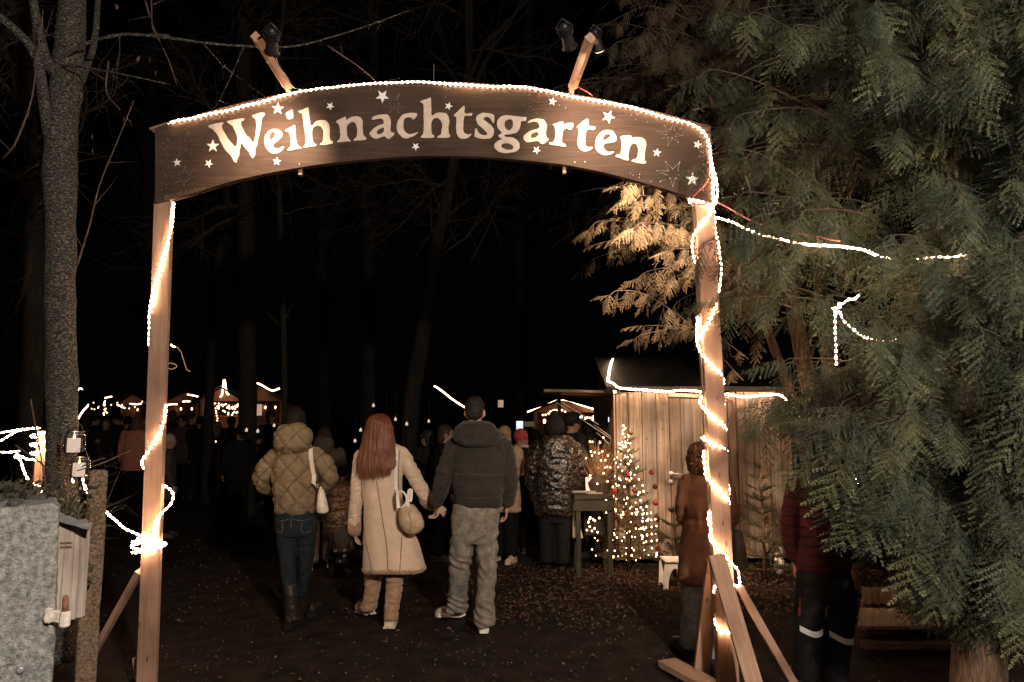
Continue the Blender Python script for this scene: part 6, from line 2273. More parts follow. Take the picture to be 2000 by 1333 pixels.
# ---- everybody else: individually dressed and turned figures
def figure(x, y, H, yaw, label, coat, legs, hat=None, hair=None, hem=.80, shoes=(.02, .018, .016), pose='down', hood=False, scarf=None, group='people at the market', face=False, coat_mat=None, voxel=.02, bulk=1.0, skin=None):
    k = H / 1.72
    t = thing('person', label, 'person', V((x, y, 0)), group)
    m = Matrix.Rotation(yaw, 3, 'Z')
    o = V((x, y, 0))
    T = lambda a, b, c: o + m @ V((a * k, b * k, c * k))
    rw = lambda z, rx, ry, yo=0.0: (T(0, yo, z), rx * k * bulk, ry * k * bulk, yaw)
    c = T(0, .02, 1.575)
    if pose == 'down':
        arms = [[T(s * .19, 0, 1.38), T(s * .245, -.01, 1.12), T(s * .25, .07, .88)] for s in (-1, 1)]
    elif pose == 'front':
        arms = [[T(s * .19, 0, 1.38), T(s * .25, .02, 1.13), T(s * .10, .26, 1.14)] for s in (-1, 1)]
    else:
        arms = [[T(-.19, 0, 1.38), T(-.245, -.01, 1.12), T(-.25, .07, .88)], [T(.19, 0, 1.38), T(.25, .03, 1.12), T(.14, .27, 1.2)]]
    st = random.uniform(-.05, .05)
    lg = [[T(s * .09, 0, .88), T(s * .10, .02 + s * st, .48), T(s * .10, s * st * 2, .07)] for s in (-1, 1)]
    mb = MB()
    head_into(mb, c, yaw, k)
    mb.tube([T(0, 0, 1.44), T(0, 0, 1.30), T(0, 0, 1.1), T(0, 0, .9)], [.07 * k, .13 * k, .12 * k, .13 * k], n=12, round_ends=True)
    for a in arms:
        mb.tube([T(0, 0, 1.36)] + a, [.06 * k, .045 * k, .04 * k, .028 * k], n=8, round_ends=True)
    for a in lg:
        mb.tube([T(0, 0, .92)] + a, [.09 * k, .08 * k, .055 * k, .04 * k], n=8, round_ends=True)
    meshes = [remesh(mb, .014, 2)]
    for s, a in zip((-1, 1), arms):
        d = (a[2] - a[1]).normalized()
        meshes.append(remesh(hand_mb(a[2] + d * .02, d, m @ V((-s, 0, -.2)), s, k * .95, .5), .006, 1))
    me = join_meshes(meshes)
    me.transform(Matrix.Translation(-o))
    me.polygons.foreach_set('use_smooth', [True] * len(me.polygons))
    link('body', me, skin or M['skin_dim'], t)
    mb = MB()
    mb.loft([rw(1.455, .085, .075), rw(1.43, .14, .09), rw(1.39, .195, .11), rw(1.30, .215, .135), rw(1.15, .205, .14), rw(1.02, .20, .145), rw(max(hem + .04, .9), .215, .155), rw(hem, .225 if hem < .7 else .215, .16 if hem < .7 else .15)], 20)
    for a in arms:
        q = smooth_path(a, .05)
        mb.tube(q, list(np.linspace(.075, .052, len(q)) * k * bulk), n=10, round_ends=True)
    if hood:
        mb.loft([rw(1.60, .06, .05, -.07), rw(1.56, .11, .08, -.08), rw(1.48, .13, .10, -.09), rw(1.40, .10, .08, -.10)], 14)
    sd = random.random() * 50
    skin_part('coat', mb, voxel, coat_mat or fabric('coat_cloth', coat, .3), t, 2, fold(.010, 8, 22, sd))
    mb = MB()
    mb.loft([rw(.98, .17, .12), rw(.84, .18, .13)], 16)
    for a in lg:
        mb.tube(smooth_path([T(0, 0, .9) * .3 + a[0] * .7, a[0], a[1], a[2]], .06), .085 * k if True else 0, n=10, round_ends=False)
    skin_part('trousers', mb, voxel, fabric('trouser_cloth', legs, .3), t, 2, fold(.008, 8, 26, sd + 3))
    sm = plain('shoe_leather', shoes, .6)
    for s, a in zip((-1, 1), lg):
        shoe(t, V((a[2].x, a[2].y, 0)) + m @ V((s * .01, -.06, 0)), yaw + R(-8 * s), .27 * k, sm, sm, .028)
    if hat:
        mb = MB()
        mb.ell(c + m @ V((0, -.014, .035)) * k, .088 * k, .108 * k, .105 * k, n=16, m=10, rot=m)
        mb.tube([c + m @ V((0, -.012, .0)) * k, c + m @ V((0, -.012, .035)) * k], .098 * k, n=16)
        skin_part('beanie', mb, .012, fabric('knit', hat, .3, scale=80), t, 2)
    if hair:
        mb = MB()
        mb.ell(c + m @ V((0, -.022, .028)) * k, .085 * k, .098 * k, .103 * k, n=16, m=10, rot=m)
        mb.ell(c + m @ V((0, -.06, -.05)) * k, .078 * k, .055 * k, .11 * k, n=14, m=8, rot=m)
        skin_part('hair', mb, .011, fabric('hair', hair, .5, .5, scale=60), t, 2, fold(.005, 50, 8, 2))
    if scarf:
        mb = MB()
        mb.tube([c + m @ V((.085 * math.cos(a), .075 * math.sin(a) + .005, -.125 + .012 * math.sin(2 * a))) * k for a in [q * math.pi / 8 for q in range(17)]], .034 * k, n=8)
        skin_part('scarf', mb, .012, fabric('scarf_wool', scarf, .3), t, 1, fold(.008, 20, 20, 2))
    if face:
        face_parts(t, c, yaw, k)
    return t, c


def fig(u, vtop, Y, yaw, label, *a, **k):
    p = P(u, vtop, Y)
    return figure(p.x, Y, p.z - .0, R(yaw), label, *a, **k)


DK = (.012, .010, .009)
BK = (.006, .006, .006)
M['skin_dim'] = skin_mat('dimmed_skin', (.26, .155, .11))  # darker copy of skin: dim light on far faces put into the colour
fig(634, 832, 8.3, 10, 'person in a dark olive hooded coat half hidden behind the quilted jacket', (.050, .040, .027), (.20, .16, .13), hat=(.02, .016, .012), hem=.62, hood=True, shoes=(.5, .42, .36))
t, c = fig(985, 829, 8.7, 150, 'person with fair hair and glasses in a beige coat behind the man', (.40, .27, .17), BK, hair=(.30, .19, .10), hem=.62, face=True, shoes=(.55, .44, .35), pose='front')
m_ = Matrix.Rotation(R(150), 3, 'Z')
mb = MB()
for sx in (-1, 1):
    mb.tube([c + m_ @ V((sx * .034 + .024 * math.cos(a), .100, .004 + .019 * math.sin(a))) for a in [q * math.pi / 6 for q in range(13)]], .0025, n=4)
    mb.tube([c + m_ @ V((sx * .058, .098, .006)), c + m_ @ V((sx * .080, .0, .006))], .0025, n=4)
part('glasses', mb, M['black_metal'], t)
fig(1016, 836, 9.3, -75, 'person in a red knitted hat and pale scarf looking right', DK, BK, hat=(.36, .06, .05), scarf=(.45, .36, .28), face=True, hood=False)
fig(1116, 803, 9.0, -60, 'tall person in a black hat turned towards the lit stall', BK, BK, hat=BK, face=True)
fig(1150, 826, 9.6, 5, 'person in black seen from behind right next to the shed corner', BK, BK, hair=(.012, .01, .009), hem=.72)
fig(868, 826, 8.8, -80, 'dark dressed person in profile left of the man in the olive jacket', DK, BK, hair=(.03, .02, .015), face=True)
fig(836, 836, 9.6, 60, 'small dark figure between the red haired woman and the man', DK, BK, hair=(.02, .016, .012), face=True)
fig(1046, 838, 10.2, 20, 'black clad person behind the red knitted hat', BK, BK, hat=BK)
# child in the shiny puffer
m_p = mat('bronze_puffer_foil', (.17, .115, .085), .28, var=.4, scale=24, bump=.7, bscale=46, metallic=.75, col2=(.34, .24, .18), bdist=.02)
p = P(668, 912, 7.9)
t, c = figure(p.x, 7.9, p.z + .02, R(5), 'child in a shiny bronze puffer coat and black hat between the two women', DK, BK, hat=BK, hem=.62, coat_mat=m_p, bulk=1.22, voxel=.012, group=None)
# pushchair in front of the child
t = thing('pushchair', 'dark folding pushchair with bright metal joints beside the child', 'pushchair', V((P(655, 1100, 7.6).x, 7.6, 0)))
px = Px(7.6)
mb = MB()
for uv in ([(648, 1040), (662, 1085), (672, 1102)], [(690, 1040), (672, 1085), (660, 1104)], [(650, 1042), (640, 1085), (650, 1100)]):
    for dy in (0, .35):
        mb.tube([px.p(u, v, dy) for u, v in uv], .011, n=6)
part('frame', mb, M['black_metal'], t, True)
mb = MB()
px.rows(mb, [(1035, 642, 684, .12, .2), (1060, 645, 690, .3, .2), (1075, 650, 690, .3, .2), (1080, 655, 685, .2, .2)], 14)
skin_part('seat', mb, .02, fabric('pushchair_cloth', (.10, .085, .07), .3), t, 2)
for u, v in ((660, 1104), (674, 1104)):
    for dy in (0, .35):
        c = px.p(u, v - 7, dy)
        mb = MB()
        mb.tube([c + V((-.014, 0, 0)), c + V((.014, 0, 0))], .045, n=16)
        part('wheel', mb, M['black_metal'], t)
mb = MB()
for u, v in ((656, 1077), (673, 1076), (673, 1087), (664, 1098)):
    mb.bar(px.p(u - 3, v, -.02), px.p(u + 3, v - 2, -.02), .022, .012)
part('metal_joint', mb, plain('bright_metal', (.85, .85, .85), .25, .6), t)
# the crowd far on the left
CROWD = [(166, 812, 15.0, 20, 'dark figure nearest the tree trunk in the far left crowd', DK, None, (.03, .02, .015)),
         (186, 806, 16.5, -30, 'dark figure second from the tree trunk in the far left crowd', BK, BK, None),
         (208, 815, 15.2, 200, 'dark figure facing the camera below the dangling fairy lights', DK, None, (.04, .025, .02)),
         (232, 805, 17.0, 90, 'tall dark figure left of the pink coat', BK, BK, None),
         (250, 812, 15.5, 0, 'dark figure right beside the pink coat, on its left', DK, BK, None),
         (268, 812, 14.0, 10, 'person in a salmon pink coat left of the left gate post', (.42, .17, .10), None, (.10, .05, .03)),
         (330, 846, 10.5, -60, 'person with pale cap in grey close to the right of the left gate post', (.045, .04, .036), (.30, .2, .16), None),
         (338, 800, 18.0, 40, 'dark figure with a warm lit face right of the left gate post', DK, None, (.05, .03, .02)),
         (356, 808, 16.0, 190, 'dark figure facing the camera under the short rope light', (.05, .03, .025), BK, None),
         (374, 806, 17.5, -90, 'dark figure in profile left of the lit stall', DK, None, (.03, .02, .015)),
         (392, 812, 16.0, 10, 'dark figure standing left of the hanging strand of lights', BK, BK, None),
         (412, 800, 19.0, 170, 'person in a pale collar facing the camera inside the lights of the stall', (.12, .07, .05), (.30, .12, .09), None),
         (452, 812, 16.5, -20, 'dark figure in front of the lit stall, left of the straight trunk', DK, BK, None),
         (530, 800, 14.5, 160, 'dark figure with a lit face between trunk and quilted jacket', BK, None, (.03, .02, .015)),
         (470, 830, 12.0, 30, 'dark figure leaning by the straight trunk', BK, BK, None)]
for i, (u, v, Y_, yaw, lab, coat, hat, hair) in enumerate(CROWD):
    fig(u, v, Y_, yaw, lab, coat, BK, hat=hat, hair=hair, hem=(.62, .78, .7)[i % 3], pose=('down', 'front', 'one')[i % 3], voxel=.028, group='crowd in the far left of the market', face=abs(yaw) > 100, skin=M['skin_dim'])

# ------------------------------------------------------------------ left foreground: pillar, box, fence post, bush
def rough_block(name, parent, c, size, voxel, amp, m, seed, taper=0.0, rz=0.0):
    mb = MB()
    x, y, z = size
    rm = Matrix.Rotation(rz, 3, 'Z')
    rs = []
    for k in range(9):
        t = k / 8
        s = 1 - taper * t ** 6
        rs.append([V(c) + rm @ V((sx * x / 2 * s, sy * y / 2 * s, z * t)) for sx, sy in ((-1, -1), (1, -1), (1, 1), (-1, 1))])
    mb.rings(rs)
    d = lambda co, n: amp * noise.noise((co.x * 9 + seed, co.y * 9, co.z * 7)) + amp * .5 * noise.noise((co.x * 40 + seed, co.y * 40, co.z * 40)) + amp * .25 * noise.noise((co.x * 90 + seed, co.y * 90, co.z * 90))
    return skin_part(name, mb, voxel, m, parent, 2, d)


Yp = 2.3
xr = P(116, 1150, Yp).x
zt = P(60, 985, Yp).z
rzp = R(34)
rmp = Matrix.Rotation(rzp, 3, 'Z')
pc = V((xr, Yp, 0)) - rmp @ V((.26, -.16, 0))
t = thing('gate_pillar', 'thick weathered grey concrete gate pillar at the left edge', 'pillar', pc)
rough_block('shaft', t, tuple(pc), (.52, .32, zt), .008, .006, M['concrete'], 3, .06, rzp)
mb = MB()
for k in range(9):
    c = pc + rmp @ V((-.22 + .05 * k + random.uniform(-.01, .01), random.uniform(-.10, .12), 0)) + V((0, 0, zt + .004))
    mb.ell(c, random.uniform(.02, .05), random.uniform(.02, .04), random.uniform(.010, .022), n=9, m=6)
part('moss', mb, mat('grey_moss', (.07, .07, .06), .95, var=.5, scale=60, bump=1.0, bscale=120, bdist=.02), t, True)
mb = MB()
h0 = P(40, 1310, Yp - .0)
nv_ = rmp @ V((0, -1, 0))
dr_ = (h0 - V((0, 0, CAM_H))).normalized()
sn = ((pc + nv_ * .163 - V((0, 0, CAM_H))).dot(nv_)) / dr_.dot(nv_)
q = V((0, 0, CAM_H)) + dr_ * sn
mb.tube([q - nv_ * .02, q + nv_ * .001, q + nv_ * .002], [.013, .012, .006], n=14)
part('bolt', mb, M['tin'], t, True)
# hinge pin that once carried the gate
hg = thing('hinge_pin', 'rusty hinge pin in a chipped white bracket on the concrete pillar', 'hinge', P(115, 1200, Yp + .02))
mb = MB()
px = Px(Yp - .03)
a, b = px.p(89, 1202), px.p(124, 1207)
mb.bar(a, b, .036, .012, up=(0, 1, 0), ch=.25, segs=4, warp=.006)
mb.bar(px.p(91, 1202, -.004), px.p(99, 1203, -.004), .046, .012, ch=.3)
px2 = px.p(127, 1207)
mb.tube([px2 + V((0, 0, -.027)), px2 + V((0, 0, -.022)), px2 + V((0, 0, .018)), px2 + V((0, 0, .020))], [.011, .0155, .015, .012], n=16)
part('bracket', mb, M['chipped_white'], hg, False)
mb = MB()
mb.tube([px.p(127, 1199), px.p(127.5, 1180), px.p(128, 1168), px.p(128, 1163)], [.0095, .0095, .0085, .005], n=14)
part('pin', mb, M['rust'], hg, True)
mb = MB()
mb.tube([px.p(127, 1197), px.p(127, 1193)], .012, n=14)
part('pin_collar', mb, M['rust'], hg, True)

# weathered wooden box with tin lid behind the pillar
Yb = 2.62
t = thing('wooden_box', 'grey plank meter box with a curled tin lid behind the concrete pillar', 'box', P(140, 1110, Yb))
rv = rmp @ V((1, 0, 0))
nb = rmp @ V((0, -1, 0))
A0 = P(100, 1110, Yb)


def on_front(u, v):
    q = P(u, v, 1.0)
    cx, cz = q.x, q.z - CAM_H
    s_ = (cx * A0.y - A0.x) / (rv.x - cx * rv.y)
    p = A0 + rv * s_
    return V((p.x, p.y, CAM_H + cz * p.y))


for (ua, ub, va, vb) in ((96, 115, 1018, 1214), (116, 134, 1022, 1212), (135, 146, 1026, 1210), (147, 160, 1030, 1206)):
    a, b = on_front(ua, vb), on_front(ub, vb)
    top = on_front((ua + ub) / 2, va).z
    c = (a + b) / 2
    w_ = (b - a).length + .002
    mb = MB()
    mb.bar(V((c.x, c.y, a.z)), V((c.x, c.y, top)), w_, .02, up=tuple(nb), ch=.14)
    part('plank', mb, M['timber_grey'], t)
e = on_front(160.5, 1205)
for k in range(2):
    c = e - nb * (.075 + .135 * k)
    mb = MB()
    mb.bar(V((c.x, c.y, e.z)), V((c.x, c.y, on_front(160, 1031).z)), .13, .018, up=tuple(rv), ch=.12)
    part('side_plank', mb, M['timber_grey'], t)
c = on_front(128, 1205) - nb * .14 - rv * .03
mb = MB()
mb.bar(V((c.x, c.y, e.z + .01)), V((c.x, c.y, on_front(130, 1040).z)), .15, .22, up=tuple(nb))
part('carcass', mb, M['stall_dark'], t)
mb = MB()
rs = []
for k in range(13):
    f = k / 12
    u = 8 + (178 - 8) * f
    v = 981 + (1020 - 981) * f + 4 * math.sin(f * 9)
    c0, c1 = P(u, v, Yb - .03), P(u, v - 3, Yb + .36)
    c0.z += .004 * math.sin(f * 17)
    rs.append([c0, c0 + V((0, -.004, -.022)), c0 + V((0, .002, -.022)), c0 + V((0, .005, -.004)), c1 + V((0, 0, -.004)), c1])
mb.rings(rs)
part('tin_lid', mb, M['tin'], t)
mb = MB()
for v in (1060, 1068):
    mb.bar(on_front(117, v) + nb * .014, on_front(141, v - .5) + nb * .014, .006, .004, up=tuple(nb))
part('hasp', mb, M['rust'], t)

# concrete fence post
Yg = 3.78
gx = P(181, 1100, Yg)
t = thing('fence_post', 'square speckled concrete fence post left of the left gate post', 'post', V((gx.x, Yg, 0)))
rough_block('shaft', t, (gx.x, Yg, 0), (.094, .094, P(180, 919, Yg).z), .008, .005, M['granite'], 9, .12, R(30))
# a stake behind the tree with rope lights around it
t = thing('wooden_stake', 'pale split stake behind the grey barked tree, wound with rope light', 'post', V((P(80, 900, 5.4).x, 5.4, 0)))
mb = MB(); mb.bar(V((P(80, 900, 5.4).x, 5.4, -.05)), P(86, 842, 5.4), .07, .06, ch=.15, segs=4, warp=.004)
part('stake', mb, M['timber'], t)
rope('rope_light', [P(-40, 858, 5.2), P(0, 846, 5.2), P(25, 842, 5.2), P(50, 838, 5.2), P(78, 836, 5.3)], 'upper strand of rope light at the left edge behind the pillar')
rope('rope_light', [P(-40, 885, 5.15), P(0, 862, 5.15), P(20, 850, 5.2), P(34, 843, 5.25), P(60, 838, 5.3)], 'slanting strand of rope light under the upper left strand')
rope('rope_light', [P(-50, 882, 5.05), P(-10, 883, 5.05), P(15, 884, 5.05), P(38, 881, 5.1)], 'level strand of rope light at the left edge')
rope('rope_light', [P(68, 899, 5.3), P(50, 896, 5.1), P(36, 890, 5.05), P(29, 892, 5.05), P(40, 899, 5.05), P(44, 912, 5.05), P(48, 926, 5.0), P(56, 938, 5.0), P(68, 945, 5.0), P(77, 950, 5.0), P(81, 963, 5.0)], 'curling end of rope light dropping beside the pillar')
spir = []
for k in range(31):
    a = 2 * math.pi * k / 10
    spir.append(P(76, 896 - 1.7 * k, 5.36) + V((.05 * math.cos(a), .05 * math.sin(a), 0)))
rope('rope_light', spir, 'rope light coiled up the pale stake behind the tree')
rope('rope_light', [P(143, 926, 4.15), P(143, 935, 4.15), P(142, 944, 4.15)], 'tiny bit of rope light below the lower candle jar')

# tangled bush round the foot of the tree
random.seed(77)
t = thing('bush', 'tangled leafless bush and dry ivy round the foot of the tree', 'bush', V((P(110, 1000, 4.0).x, 4.0, 0)))
mb = MB()
for k in range(95):
    u = random.uniform(-60, 165)
    Yk = random.uniform(3.1, 4.7)
    b0 = P(u, random.uniform(985, 1120), Yk)
    b0.z = max(.1, b0.z)
    twigs(mb, b0, V((random.gauss(0, .8), random.gauss(0, .4), random.uniform(.2, 1))), random.uniform(.18, .48), random.uniform(.0015, .0032), 1, .6, .06)
for (q) in ([P(60, 780, 4.0), P(72, 850, 4.0), P(85, 920, 3.95), P(96, 985, 3.9)], [P(128, 835, 4.1), P(118, 870, 4.1), P(124, 930, 4.05), P(133, 985, 4.0)], [P(30, 870, 3.9), P(80, 905, 3.95), P(140, 960, 3.9), P(182, 985, 3.8)],
            [P(150, 920, 3.75), P(200, 905, 3.8), P(228, 892, 3.85), P(258, 880, 3.9)], [P(160, 912, 3.8), P(180, 902, 3.85), P(205, 895, 3.9)], [P(160, 940, 3.7), P(185, 955, 3.7), P(198, 940, 3.7)]):
    mb.tube(smooth_path(q, .05), .004, n=4)
part('bare_stems', mb, M['branch'], t)['kind'] = 'stuff'
mb = MB()
for k in range(1500):
    u = random.uniform(-40, 178)
    v = 930 + random.random() ** .6 * 210
    if u < 115 and v > 1000:
        v -= 60
    Yk = random.uniform(3.3, 4.6)
    c = P(u, v, Yk)
    if c.z < .05:
        continue
    n_ = V((random.gauss(0, 1), random.gauss(-1, 1), random.gauss(0, 1))).normalized()
    s = n_.orthogonal().normalized()
    w = n_.cross(s)
    r = random.uniform(.010, .026)
    mb.add([c - s * r, c + w * r * .6 - n_ * r * .2, c + s * r, c - w * r * .6 - n_ * r * .2], [(0, 1, 2), (0, 2, 3)])
part('dry_leaves', mb, M['ivy'], t)['kind'] = 'stuff'

# ------------------------------------------------------------------ firs by the shed
def fir(name, label, base, H, W, seed, group, dens=1.0, vis=1.0):
    random.seed(seed)
    t = thing(name, label, 'fir tree', V(base), group)
    o = V(base)
    mb = MB()
    mb.tube([o + V((0, 0, -.03)), o + V((.01, 0, H * .5)), o + V((0, 0, H))], [.024, .016, .004], n=8)
    part('trunk', mb, M['bark_red'], t, True)
    wood_mb = MB()
    nv, nf = [], []
    tips = []
    z = .12
    while z < H * .96:
        f = z / H
        nb = 8 if f < .8 else 5
        for k in range(nb):
            a = random.random() * 6.28
            L = W * (1 - f) ** .8 * random.uniform(.65, 1.1) + .05
            d = V((math.cos(a), math.sin(a), .12 + .5 * f))
            p = o + V((0, 0, z))
            pts = [p]
            for i in range(6):
                pts.append(pts[-1] + (d + V((0, 0, -.10 + .05 * i))).normalized() * L / 6)
            wood_mb.tube(pts, [.006, .005, .0045, .004, .003, .0025, .0015], n=4, caps=False)
            tips.append(pts)
            axes = [(pts, 1.0)]
            for i in range(2, 6):
                for sg in (-1, 1):
                    sd = d.cross(V((0, 0, 1))).normalized() * sg
                    e = pts[i] + (d * .6 + sd).normalized() * L * .33 * (1.1 - i / 7)
                    q = [pts[i], pts[i].lerp(e, .5), e]
                    wood_mb.tube(q, [.003, .0025, .001], n=3, caps=False)
                    axes.append((q, .8))
            for q, s in axes:
                ln = sum((y - x).length for x, y in zip(q, q[1:]))
                m = int(ln / .0065 * dens)
                for i in range(m):
                    tt = i / m * (len(q) - 1)
                    j = min(int(tt), len(q) - 2)
                    c = q[j].lerp(q[j + 1], tt - j)
                    ax = (q[j + 1] - q[j]).normalized()
                    r = V((random.gauss(0, 1), random.gauss(0, 1), random.gauss(.3, 1)))
                    r = (r - ax * r.dot(ax)).normalized()
                    nd = (r + ax * .8).normalized() * .030 * s
                    w = nd.cross(ax).normalized() * .0034
                    i0 = len(nv)
                    nv += [c - w, c + w, c + nd]
                    nf.append((i0, i0 + 1, i0 + 2))
        z += .10 + .05 * random.random()
    part('branches', wood_mb, M['bark_red'], t)['kind'] = 'stuff'
    me = fast_mesh('needles', np.array([tuple(p - o) for p in nv]), np.array(nf))
    link('needles', me, M['needle'], t)['kind'] = 'stuff'
    return tips


Yx = 8.15
bx = V((P(1228, 1090, Yx).x, Yx, 0))
tips = fir('christmas_tree', 'decorated christmas fir covered in fairy lights in front of the shed', bx, 1.60, .42, 4, None, .8)
random.seed(5)
mb = MB()
wire = MB()
path = []
for k in range(170):
    f = (k + random.uniform(-2, 2)) / 169
    z = .10 + 1.46 * f
    a = f * 15 * math.pi
    r = .31 * (1 - f) ** .85 * random.uniform(.2, 1.3) + .02
    path.append(bx + V((math.cos(a) * r - .02, math.sin(a) * r, z + random.uniform(-.07, .07))))
for p in path:
    s = random.choice((.0055, .0065, .009))
    mb.ell(p, s, s, s * 1.25, n=6, m=4)
wire.tube(smooth_path(path[::1], .04), .0018, n=3)
t = thing('fairy_lights', 'string of warm fairy lights wound round the decorated fir', 'fairy lights', bx, 'fairy lights by the shed')
part('bulbs', mb, M['bulb'], t, True)['kind'] = 'stuff'
part('wire', wire, M['cable_dark'], t)
mb = MB()
for k in range(4):
    x = P(1255 + 9 * k, 1000, Yx - .2).x
    z0 = P(1250, 975 + 12 * k, Yx).z
    for j in range(6):
        mb.ell(V((x + random.uniform(-.01, .01), Yx - .15, z0 - .075 * j)), .008, .008, .010, n=6, m=4)
t = thing('fairy_lights', 'loose hanging strands of fairy lights right of the decorated fir', 'fairy lights', V((x, Yx - .15, .3)), 'fairy lights by the shed')
part('bulbs', mb, M['bulb'], t, True)['kind'] = 'stuff'
red = plain('red_glass', (.34, .03, .03), .15, .3, .6)
dark = plain('copper_glass', (.20, .09, .06), .12, .7, .6)
for (u, v, yo, m_, lab) in ((1231, 846, -.05, dark, 'dark bauble at the very top of the decorated fir'), (1226, 927, -.2, red, 'red bauble high in the middle of the decorated fir'), (1272, 923, -.15, red, 'red bauble at the upper right of the decorated fir'),
                            (1279, 951, -.2, dark, 'copper bauble at the right side of the decorated fir'), (1240, 959, -.3, dark, 'copper bauble in the centre of the decorated fir'), (1200, 960, -.2, red, 'red bauble at the left side of the decorated fir'),
                            (1280, 983, -.2, red, 'red bauble low at the right of the decorated fir'), (1205, 1010, -.3, dark, 'copper bauble at the lower left of the decorated fir'), (1284, 1071, -.2, red, 'lowest red bauble on the decorated fir')):
    c = P(u, v, Yx + yo)
    t = thing('bauble', lab, 'bauble', c, 'baubles on the fir')
    mb = MB(); mb.ell(c, .030, .030, .030, n=16, m=10)
    part('ball', mb, m_, t, True)
    mb = MB(); mb.tube([c + V((0, 0, .028)), c + V((0, 0, .038))], .008, n=8); mb.tube([c + V((0, 0, .038)), c + V((0, 0, .09))], .0012, n=4)
    part('cap', mb, M['steel'], t)
Yx2 = 7.6
fir('young_fir', 'dark unlit young fir standing between the brown parka and the striped jacket', V((P(1492, 1100, Yx2).x, Yx2, 0)), 1.22, .42, 8, 'unlit firs by the shed', 1.0)
fir('young_fir', 'small unlit fir half behind the brown parka on its left', V((P(1318, 1090, 7.9).x, 7.9, 0)), .72, .34, 9, 'unlit firs by the shed', 1.0)

# the trestle table with a dried arrangement
Yt_ = 8.0
t = thing('trestle_table', 'rough trestle table left of the decorated fir', 'table', V((P(1155, 1000, Yt_).x, Yt_, 0)))
a, b = P(1118, 968, Yt_), P(1192, 972, Yt_)
mb = MB(); mb.bar(V((a.x, Yt_, a.z)), V((b.x, Yt_, a.z)), .5, .04, up=(0, 0, 1)); part('table_top', mb, M['table_wood'], t)
mb = MB(); mb.bar(V((a.x, Yt_ - .23, a.z - .085)), V((b.x, Yt_ - .23, a.z - .085)), .11, .025, up=(0, 1, 0)); part('apron', mb, M['table_wood'], t)
for ux in (1126, 1186):
    for dy in (-.2, .2):
        q = P(ux, 1000, Yt_)
        mb = MB(); mb.bar(V((q.x, Yt_ + dy, 0)), V((q.x, Yt_ + dy, a.z - .02)), .05, .05); part('leg', mb, M['table_wood'], t)
for k, (u, v) in enumerate(((1128, 960), (1150, 963))):
    mb = MB(); q = P(u + 12, v + 2, Yt_ - .1); mb.box(q + V((0, 0, .008 + .0 * k)), (.26 - .1 * k, .05, .016), .1 - .2 * k)
    solo('board_offcut', mb, M['timber_grey'], ('flat pale board lying on the trestle table', 'shorter pale board lying across the trestle table')[k], 'board')
ar = V((P(1168, 965, Yt_).x, Yt_, a.z + .02))
t = thing('dried_arrangement', 'tall wrapped arrangement of dried twigs and lights on the trestle table', 'decoration', ar)
mb = MB()
for k in range(170):
    d = V((random.gauss(0, .22), random.gauss(0, .22), 1)).normalized()
    L = random.uniform(.25, .62)
    mb.tube([ar + V((random.gauss(0, .03), random.gauss(0, .03), .05)), ar + d * L * .6, ar + d * L + V((random.gauss(0, .03), random.gauss(0, .03), 0))], [.003, .0025, .001], n=3, caps=False)
part('twigs', mb, mat('golden_twig', (.30, .17, .09), .7, var=.4), t)['kind'] = 'stuff'
mb = MB()
mb.loft([(ar + V((0, 0, 0)), .11, .11, 0), (ar + V((0, 0, .12)), .13, .13, 0), (ar + V((0, 0, .2)), .09, .09, 0)], 16)
part('dark_basket', mb, M['stall_dark'], t)
mb = MB()
for k in range(22):
    f = random.random()
    mb.ell(ar + V((random.gauss(.02, .07), random.gauss(-.08, .05), .1 + .55 * f)), .008, .008, .009, n=6, m=4)
t2 = thing('fairy_lights', 'fairy lights threaded through the dried arrangement on the table', 'fairy lights', ar, 'fairy lights by the shed')
part('bulbs', mb, M['bulb'], t2, True)['kind'] = 'stuff'
t = thing('paper_bag', 'white paper bag standing left of the dried arrangement on the table', 'bag', P(1155, 945, Yt_))
mb = MB(); q = P(1155, 962, Yt_ - .05); mb.loft([(V((q.x, q.y, a.z + .02)), .06, .035, 0), (V((q.x, q.y, a.z + .2)), .065, .03, .1)], 4, 1.0)
part('bag_body', mb, M['white_plastic'], t)
mb = MB()
for k in range(12):
    mb.ell(P(1146 + random.uniform(0, 26), 1010 + random.uniform(0, 30), Yt_ - .1), .009, .009, .010, n=6, m=4)
t2 = thing('fairy_lights', 'small heap of fairy lights under the trestle table', 'fairy lights', P(1158, 1030, Yt_), 'fairy lights by the shed')
part('bulbs', mb, M['bulb'], t2, True)['kind'] = 'stuff'
mb = MB()
q = [P(1148, 1005, Yt_ + .12), P(1170, 1045, Yt_ + .12)]
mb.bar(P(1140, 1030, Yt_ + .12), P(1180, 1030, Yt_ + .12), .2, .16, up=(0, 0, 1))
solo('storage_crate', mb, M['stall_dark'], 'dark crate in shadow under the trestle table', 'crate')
# pale cloth bag carried by the person in the patterned jacket
px = Px(7.95)
t = thing('cloth_bag', 'long pale cloth bag hanging beside the patterned jacket', 'bag', px.p(1128, 1030))
mb = MB()
px.rows(mb, [(996, 1120, 1126, .02), (1010, 1119, 1130, .05), (1035, 1118, 1135, .07), (1052, 1118, 1139, .07)], 14)
skin_part('bag_body', mb, .008, mat('pale_cotton', (.55, .47, .36), .85, var=.15, scale=20), t, 2, fold(.004, 14, 14, 2))
mb = MB(); mb.tube([px.p(1122, 998), px.p(1120, 985), px.p(1121, 965, .2)], .006, n=5)
part('handle', mb, M['white_plastic'], t)

